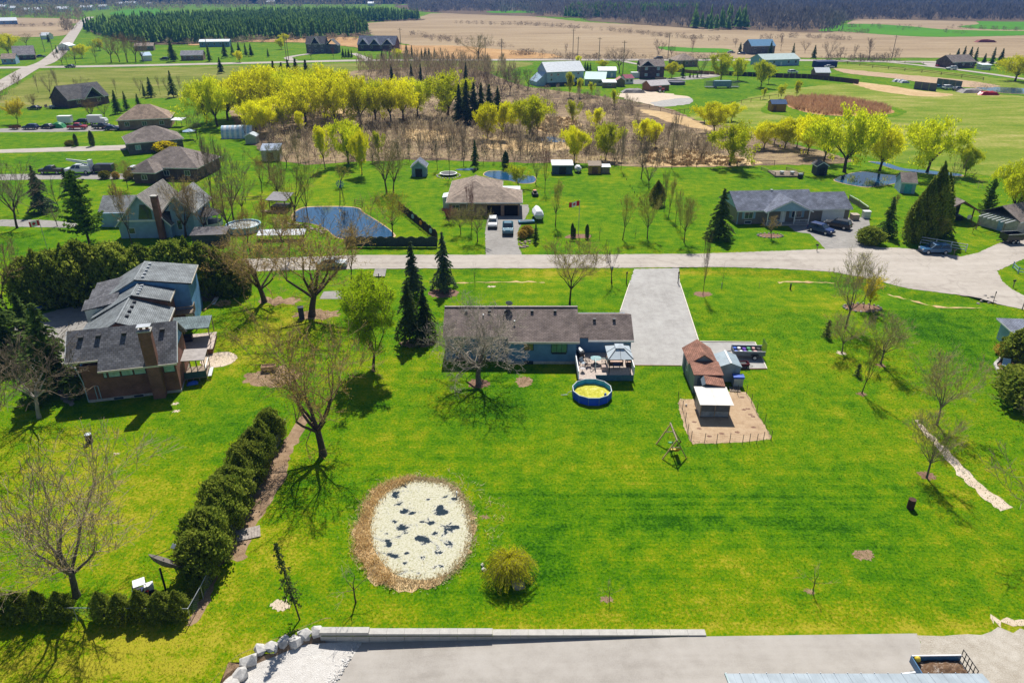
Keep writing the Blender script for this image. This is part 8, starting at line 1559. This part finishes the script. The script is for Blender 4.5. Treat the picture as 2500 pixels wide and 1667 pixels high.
# far road side
T('willowC', [(22,134,82,1.3),(201,142,108,1.3),(245,124,94,1.1),(687,121,92,1.),(696,105,82,1.1),(585,153,124,.9),(971,151,119,1.),(1471,170,146,1.2),(1411,160,136,.9),(1640,191,151,1.)], 'golden yellow tree near the far road', 'golden trees near the far road', leaf=L_WILLOW, name='leafing_tree')
T('bareA bareB bareU', [(272,153,84,1.),(292,152,78,1.),(312,153,76,1.1),(332,152,80,1.),(350,151,86,1.),(235,154,100,1.),(65,114,80,1.5),(152,159,118,1.),(165,158,110,1.),(185,156,112,1.)], 'bare brown tree in the grove by the crossroads', 'bare trees in the crossroads grove', twig=TW_TAN)
T('bareA bigbare', [(1168,152,80,1.3)], 'big round headed bare tree beside the far road', twig=TW_OLIVE)
T('bareA bareB bareT', [(1512,179,113,1.2),(1606,142,92,1.),(1381,142,104,.7),(1639,142,110,.8),(1711,189,130,1.),(2121,148,92,1.3),(2050,148,112,.8),(2020,148,96,.9),(2083,148,108,.9),(2184,148,115,.9),(1965,130,98,.9),(1906,126,86,.9),(1795,116,92,.8),(420,148,118,1.),(1000,148,118,.8),(760,145,118,.8)], 'bare tree along the far road', 'bare trees along the far road', twig=TW_BROWN)
T('bareU', [(1689,129,92,1.,'reddish bare tree by the far green strip'),(815,146,112,.9,'reddish bare tree in the mansion garden')], '', twig=TW_RED)
T('spruceA spruceC', [(423,151,95),(512,151,108),(550,142,102),(569,140,104),(585,138,104),(601,138,105),(614,138,106),(655,140,118),(838,142,118),(845,142,120),(852,142,119),(859,142,121),(933,145,122),(952,145,124),(993,142,108),(1006,142,110),(966,121,90),(1061,142,116),(1039,148,116),(1030,148,118),(1048,147,117),(1666,190,147),(1684,190,176),(1692,190,178),(1702,190,177),(1428,175,150),(1434,175,152),(1441,175,153),(1806,130,104),(1820,130,104),(1880,135,100),(1935,137,105),(1986,145,110),(2312,161,130),(2332,160,118),(2347,160,112),(2363,160,114),(2377,160,115),(2399,164,130),(2420,160,115),(2440,160,118),(140,132,110),(120,105,82)], 'dark spruce round the houses by the far road', 'spruces round the far road houses', 'spruce_tree', leaf=L_SPRUCE)

# ------------------------------------------------------------------ masses nobody could count
def in_poly(P, n, rng):
    P = np.array([(p.x, p.y) for p in P]); lo, hi = P.min(0), P.max(0); X = rng.uniform(lo, hi, (n, 2)); ins = np.zeros(n, bool); j = len(P)-1
    for i in range(len(P)):
        c = ((P[i,1] > X[:,1]) != (P[j,1] > X[:,1])) & (X[:,0] < (P[j,0]-P[i,0])*(X[:,1]-P[i,1])/(P[j,1]-P[i,1]+1e-12)+P[i,0]); ins ^= c; j = i
    return X[ins]
def area_pts(pts, dens, rng):
    P = [G(*p).xy for p in pts]; A = np.array([(p.x,p.y) for p in P]); bb = np.prod(A.max(0)-A.min(0)); return in_poly(P, int(bb*dens), rng)
def twig_mass(name, label, X, h, r, k, mat, rng, wd=.05, cat='thicket', up=.9):
    n = len(X); hh = h*rng.uniform(.6,1.25,n); t = rng.random((n,k)); a = rng.random((n,k))*6.283; rr = r*np.sqrt(rng.random((n,k)))*(.35+.65*np.sin(np.pi*np.clip(t*.9+.08,0,1)))
    C = np.stack([X[:,None,0]+rr*np.cos(a), X[:,None,1]+rr*np.sin(a), (t*.85+.05)*hh[:,None]],-1).reshape(-1,3)
    D = np.stack([np.cos(a)*.45, np.sin(a)*.45, np.full_like(a,up)],-1).reshape(-1,3)+rng.normal(size=(n*k,3))*.3
    ln = np.repeat(hh,k)*rng.uniform(.10,.24,n*k); return tag(link(name, np_mesh(name, *leaf_mesh(C, D, wd*np.repeat(hh,k)*rng.uniform(.3,1.,n*k), ln, rng)), mat), label, cat, None, 'stuff')
rng = np.random.default_rng(99)
TH_FAR = MLEAF('far bare wood', (.095,.090,.085), (.215,.205,.185), .35, scale=.02)
TH_BROWN = MLEAF('thicket brown', (.125,.095,.055), (.330,.260,.150), .4, scale=.08); TH_GREY = MLEAF('thicket grey', (.180,.145,.095), (.390,.320,.205), .4, scale=.05); TH_PURP = MLEAF('thicket purple', (.120,.092,.066), (.280,.220,.150), .4, scale=.06); TH_TAN = MLEAF('thicket tan', (.260,.170,.075), (.460,.330,.170), .3, scale=.08)
marsh_low = [(640,335),(700,395),(830,394),(1010,388),(1200,392),(1400,395),(1560,403),(1640,400),(1760,380),(1700,330),(1560,300),(1450,310),(1300,300),(1150,300),(1000,300),(850,320),(700,320)]
marsh_up = [(560,262),(640,228),(880,200),(1130,200),(1260,210),(1330,220),(1500,242),(1560,255),(1540,300),(1300,290),(1100,300),(900,320),(640,330)]
X = np.concatenate([area_pts(marsh_low, .035, rng), area_pts(marsh_up, .012, rng)]); twig_mass('marsh_saplings', 'grey haze of thin bare saplings in the marsh', X, 4.6, 1.2, 55, TH_GREY, rng, .020, up=1.8)
X = area_pts(marsh_low, .05, rng); twig_mass('marsh_thicket', 'low brown thicket of bare shrubs filling the marsh', X, 1.9, 1.6, 60, TH_BROWN, rng, .045)
X = area_pts(marsh_up, .03, rng); twig_mass('marsh_thicket', 'purple brown shrubs under the willows', X, 2.6, 2.0, 60, TH_PURP, rng, .04)
X = np.concatenate([area_pts(marsh_low, .35, rng), area_pts(marsh_up, .12, rng)]); reeds('marsh_grass', 'dry tan grass between the marsh shrubs', X, 26000, 1.0, REED, 21, w=.09, lean=.5)
X = np.concatenate([area_pts(p, .6, rng) for p in ([(1590,362),(1680,368),(1800,385),(1850,402),(1640,407),(1570,400)], [(1320,285),(1400,290),(1420,315),(1370,330),(1310,318)])]); reeds('straw_grass', 'pale straw grass in the open marsh patches', X, 9000, .8, TH_TAN, 22, w=.10, lean=.6)
X = area_pts([(1915,244),(1990,238),(2090,248),(2170,266),(2176,278),(2100,284),(2010,282),(1940,268),(1918,254)], 1.2, rng); reeds('reed_bed_stems', 'tall rust brown reeds in the ring on the pasture', X, 12000, 2.2, REEDR, 23, w=.10, lean=.25)
X = area_pts([(870,158),(1000,155),(1140,156),(1230,165),(1260,205),(1130,205),(1000,200),(880,195)], .05, rng); twig_mass('sapling_thicket', 'dense bare sapling thicket behind the willows', X, 7.5, 1.8, 45, TH_BROWN, rng, .016, up=1.6)
hl = []
for pts, n in (([(1250,62),(1330,64),(1400,70),(1480,76),(1560,84),(1640,93),(1700,96),(1780,102)],70), ([(1120,58),(1230,62),(1290,60)],20), ([(1000,84),(1080,98),(1150,110),(1230,118)],26), ([(2050,68),(2160,66),(2270,72)],10), ([(2140,70),(2300,80),(2360,84)],6), ([(2330,70),(2500,76)],16), ([(1850,96),(1960,92),(2080,100)],26), ([(1360,145),(1560,146),(1740,146)],40), ([(2010,148),(2110,149),(2180,150)],30), ([(1260,136),(1310,134)],12), ([(0,66),(80,66),(150,62)],18), ([(2060,80),(2120,82)],10), ([(2330,190),(2420,205),(2520,210)],0)):
    P = [G(*p).xy for p in pts]
    for _ in range(n): i = random.Random(len(hl)).randrange(len(P)-1); t = (len(hl)*.618) % 1; q_ = P[i].lerp(P[i+1], t); hl.append((q_.x+trng.gauss(0,1.5), q_.y+trng.gauss(0,2)))
twig_mass('field_hedgerow', 'dark scrubby hedgerows between the stubble fields', np.repeat(np.array(hl),2,0)+rng.normal(size=(2*len(hl),2))*np.array([5,2.5]), 3.6, 2.4, 50, TH_PURP, rng, .03)
X = area_pts([(2340,212),(2420,232),(2560,240),(2560,225),(2480,206)], .02, rng); twig_mass('pond_scrub', 'grey bare scrub round the far pond', X, 2.5, 2.2, 60, TH_GREY, rng, .02)
X = area_pts([(20,215),(60,190),(20,240),(-20,300),(-40,260)], .03, rng); twig_mass('roadside_scrub', 'brown scrub at the end of the side road', X, 5, 2.5, 60, TH_BROWN, rng, .02)
X = np.concatenate([area_pts([(2290,440),(2330,425),(2400,440),(2440,470),(2360,480),(2310,470)], .03, rng), area_pts([(430,640),(600,700),(640,690),(560,640)], .05, rng)]); twig_mass('yard_scrub', 'brown scrub between the pond and the pine', X, 2.2, 1.8, 60, TH_BROWN, rng, .02)
# conifer plantations
def conifer_mass(name, label, X, h, r, mat, rng):
    n = len(X); tiers = 5; m = 6; a = np.arange(m)*2*np.pi/m; V = []; Fc = []
    for t in range(tiers):
        z0, z1 = .12+.17*t, .12+.17*t+.30; rb = (1-t/tiers)**.9; rim = np.stack([np.cos(a+t)*rb, np.sin(a+t)*rb, np.full(m,z0)],1); rim[::2,:2] *= .72; V.append(np.concatenate([rim,[[0,0,min(1,z1)]]])); o = t*(m+1); Fc += [(o+i,o+(i+1)%m,o+m) for i in range(m)]
    V = np.concatenate(V); Fc = np.array(Fc); hh = h*rng.uniform(.6,1.25,n); r2 = r*rng.uniform(.8,1.2,n); th = rng.random(n)*6.28; x = V[None,:,0]*np.cos(th)[:,None]-V[None,:,1]*np.sin(th)[:,None]; y = V[None,:,0]*np.sin(th)[:,None]+V[None,:,1]*np.cos(th)[:,None]
    W3 = np.stack([x*r2[:,None]+X[:,None,0], y*r2[:,None]+X[:,None,1], V[None,:,2]*hh[:,None]],-1)+rng.normal(size=(n,len(V),3))*.25
    return tag(link(name, np_mesh(name, W3.reshape(-1,3), (Fc[None]+np.arange(n)[:,None,None]*len(V)).reshape(-1,3)), mat), label, 'forest', None, 'stuff')
F_PINE = MLEAF('plantation pine', (.050,.135,.028), (.200,.310,.065), .35, scale=.012); 
X = area_pts([(205,78),(330,60),(640,44),(800,40),(960,42),(1035,50),(840,56),(890,68),(905,86),(840,92),(640,101),(480,108),(370,109),(280,98)], .030, rng); conifer_mass('pine_plantation', 'dense dark green pine plantation beyond the far road', X, 13, 2.7, F_PINE, rng)
X = area_pts([(1380,44),(1560,44),(1700,42),(1720,34),(1400,30)], .02, rng); conifer_mass('pine_plantation', 'strip of dark pines beyond the stubble fields', X, 15, 3.5, F_PINE, rng)
X = area_pts([(1690,72),(1760,76),(1830,74),(1820,68),(1690,66)], .012, rng); conifer_mass('pine_clump', 'row of dark pines at the corner of bare woods', X, 20, 4, F_PINE, rng)
X = area_pts([(1690,70),(1860,76),(2045,78),(2095,48),(2620,52),(2620,14),(2100,12),(1500,12),(1440,44),(1560,60)], .0045, rng); twig_mass('bare_woods', 'wide purple grey bare woods on the right horizon', X, 16, 6.0, 34, TH_FAR, rng, .045, 'forest', 1.2)
X = area_pts([(1000,30),(1200,30),(1400,44),(1440,52),(1500,14),(1000,10)], .0045, rng); twig_mass('bare_woods', 'blue grey bare woods beyond the middle fields', X, 16, 6.0, 34, TH_FAR, rng, .045, 'forest', 1.2)
X = area_pts([(230,95),(300,92),(420,112),(470,112),(900,98),(905,90),(860,92),(480,106),(300,88)], .02, rng); twig_mass('scrub_edge', 'grey scrub along the plantation foot', X, 5, 2.6, 40, TH_GREY, rng, .03)
X = area_pts([(150,75),(200,48),(205,38),(120,36),(-60,34),(-60,44),(110,44),(205,50),(165,85)], .004, rng); twig_mass('roadside_woods', 'bare trees along the straight side road', X, 12, 5, 40, TH_GREY, rng, .04, 'forest', 1.2)
X = area_pts([(-60,36),(1000,14),(1000,2),(-60,4)], .0012, rng); twig_mass('bare_woods', 'hazy blue bare woods on the left plain', X, 14, 8.0, 30, TH_GREY, rng, .055, 'forest', 1.1)
# far canopy out to the horizon
cx_ = np.linspace(-9000, 9000, 220); cy_ = np.geomspace(1900, 14000, 60); CXX, CYY = np.meshgrid(cx_, cy_); cz = 9 + 5*np.random.default_rng(3).random(CXX.shape); nn = len(cx_); Vc = np.stack([CXX.ravel(), CYY.ravel(), cz.ravel()], 1)
a_, b_ = np.meshgrid(np.arange(59), np.arange(nn-1), indexing='ij'); qf = np.stack([a_*nn+b_, a_*nn+b_+1, (a_+1)*nn+b_+1, (a_+1)*nn+b_], -1).reshape(-1, 4)
tag(link('distant_woods', np_mesh('distant_woods', Vc, qf), MGROUND('distant canopy', [(.2,(.05,.045,.04)),(.5,(.10,.085,.07)),(.75,(.09,.12,.05)),(.95,(.45,.38,.28))], big=.003, mid=.012, fine=.06, w=(.5,.45,.3), bump=.3)), 'far wooded plain fading to blue', 'forest', None, 'stuff')
# ------------------------------------------------------------------ grass blades of the near lawn
g_ = np.random.default_rng(17); n = 230000; Yt = 29 + 62*g_.random(n)**1.5; Xt = g_.uniform(-1,1,n)*(8+Yt*.78); ok = np.ones(n, bool)
def outside(poly_px, pad=0):
    P_ = np.array([tuple(G(*q).xy) for q in poly_px]); ins = np.zeros(n, bool); j = len(P_)-1
    for i in range(len(P_)):
        ins ^= ((P_[i,1] > Yt) != (P_[j,1] > Yt)) & (Xt < (P_[j,0]-P_[i,0])*(Yt-P_[i,1])/(P_[j,1]-P_[i,1]+1e-12)+P_[i,0]); j = i
    return ~ins
for pp in (outer, [(1656,981),(1684,1075),(1800,1082),(1881,1066),(1820,958)], [(1660,690),(1706,833),(1872,833),(1880,903),(1545,895),(1490,830),(1537,690)], [(1075,905),(1075,790),(1560,790),(1560,930),(1400,930)], [(205,990),(140,870),(30,800),(100,760),(480,700),(520,850),(440,960)], [(738,1005),(756,1030),(700,1160),(600,1370),(470,1530),(455,1512),(560,1330),(690,1080)]): ok &= outside(pp)
ok &= ~((Yt < PADY+.35) & (Xt > PAD_L-.5)) & ~((Xt <= PAD_L) & (Yt < np.array([boulder_line(x) for x in Xt])+.5)); Xt, Yt = Xt[ok], Yt[ok]; n = len(Xt)
ht = g_.uniform(.02,.05,n)*(.7+Yt/90); D = np.stack([g_.normal(size=n)*.9, g_.normal(size=n)*.9+.5, np.full(n,.6)],1)
Vg, Fg = leaf_mesh(np.stack([Xt,Yt,ditch_z(Xt,Yt)+ht*.7],1), D, .016*g_.uniform(.6,1.6,n)*(.7+Yt/90), ht, g_)
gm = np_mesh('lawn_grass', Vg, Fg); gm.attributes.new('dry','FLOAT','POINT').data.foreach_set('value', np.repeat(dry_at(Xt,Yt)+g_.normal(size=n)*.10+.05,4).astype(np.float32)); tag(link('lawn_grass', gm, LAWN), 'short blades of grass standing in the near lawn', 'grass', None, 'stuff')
# ------------------------------------------------------------------ air
hz = MB().box(-17000,-500,-2,17000,27000,47).build('haze', WHITE); hz.data.materials.clear(); hm = bpy.data.materials.new('haze'); hm.use_nodes = True; n_, l_ = nodes_of(hm); n_.remove(n_['Principled BSDF']); pv_ = n_.new('ShaderNodeVolumePrincipled'); pv_.inputs['Color'].default_value = (.11,.36,1.,1); pv_.inputs['Density'].default_value = .00013; pv_.inputs['Anisotropy'].default_value = 0.; l_.new(pv_.outputs[0], n_['Material Output'].inputs['Volume']); hz.data.materials.append(hm); tag(hz, 'thin blue air haze over the plain', 'haze', None, 'stuff')
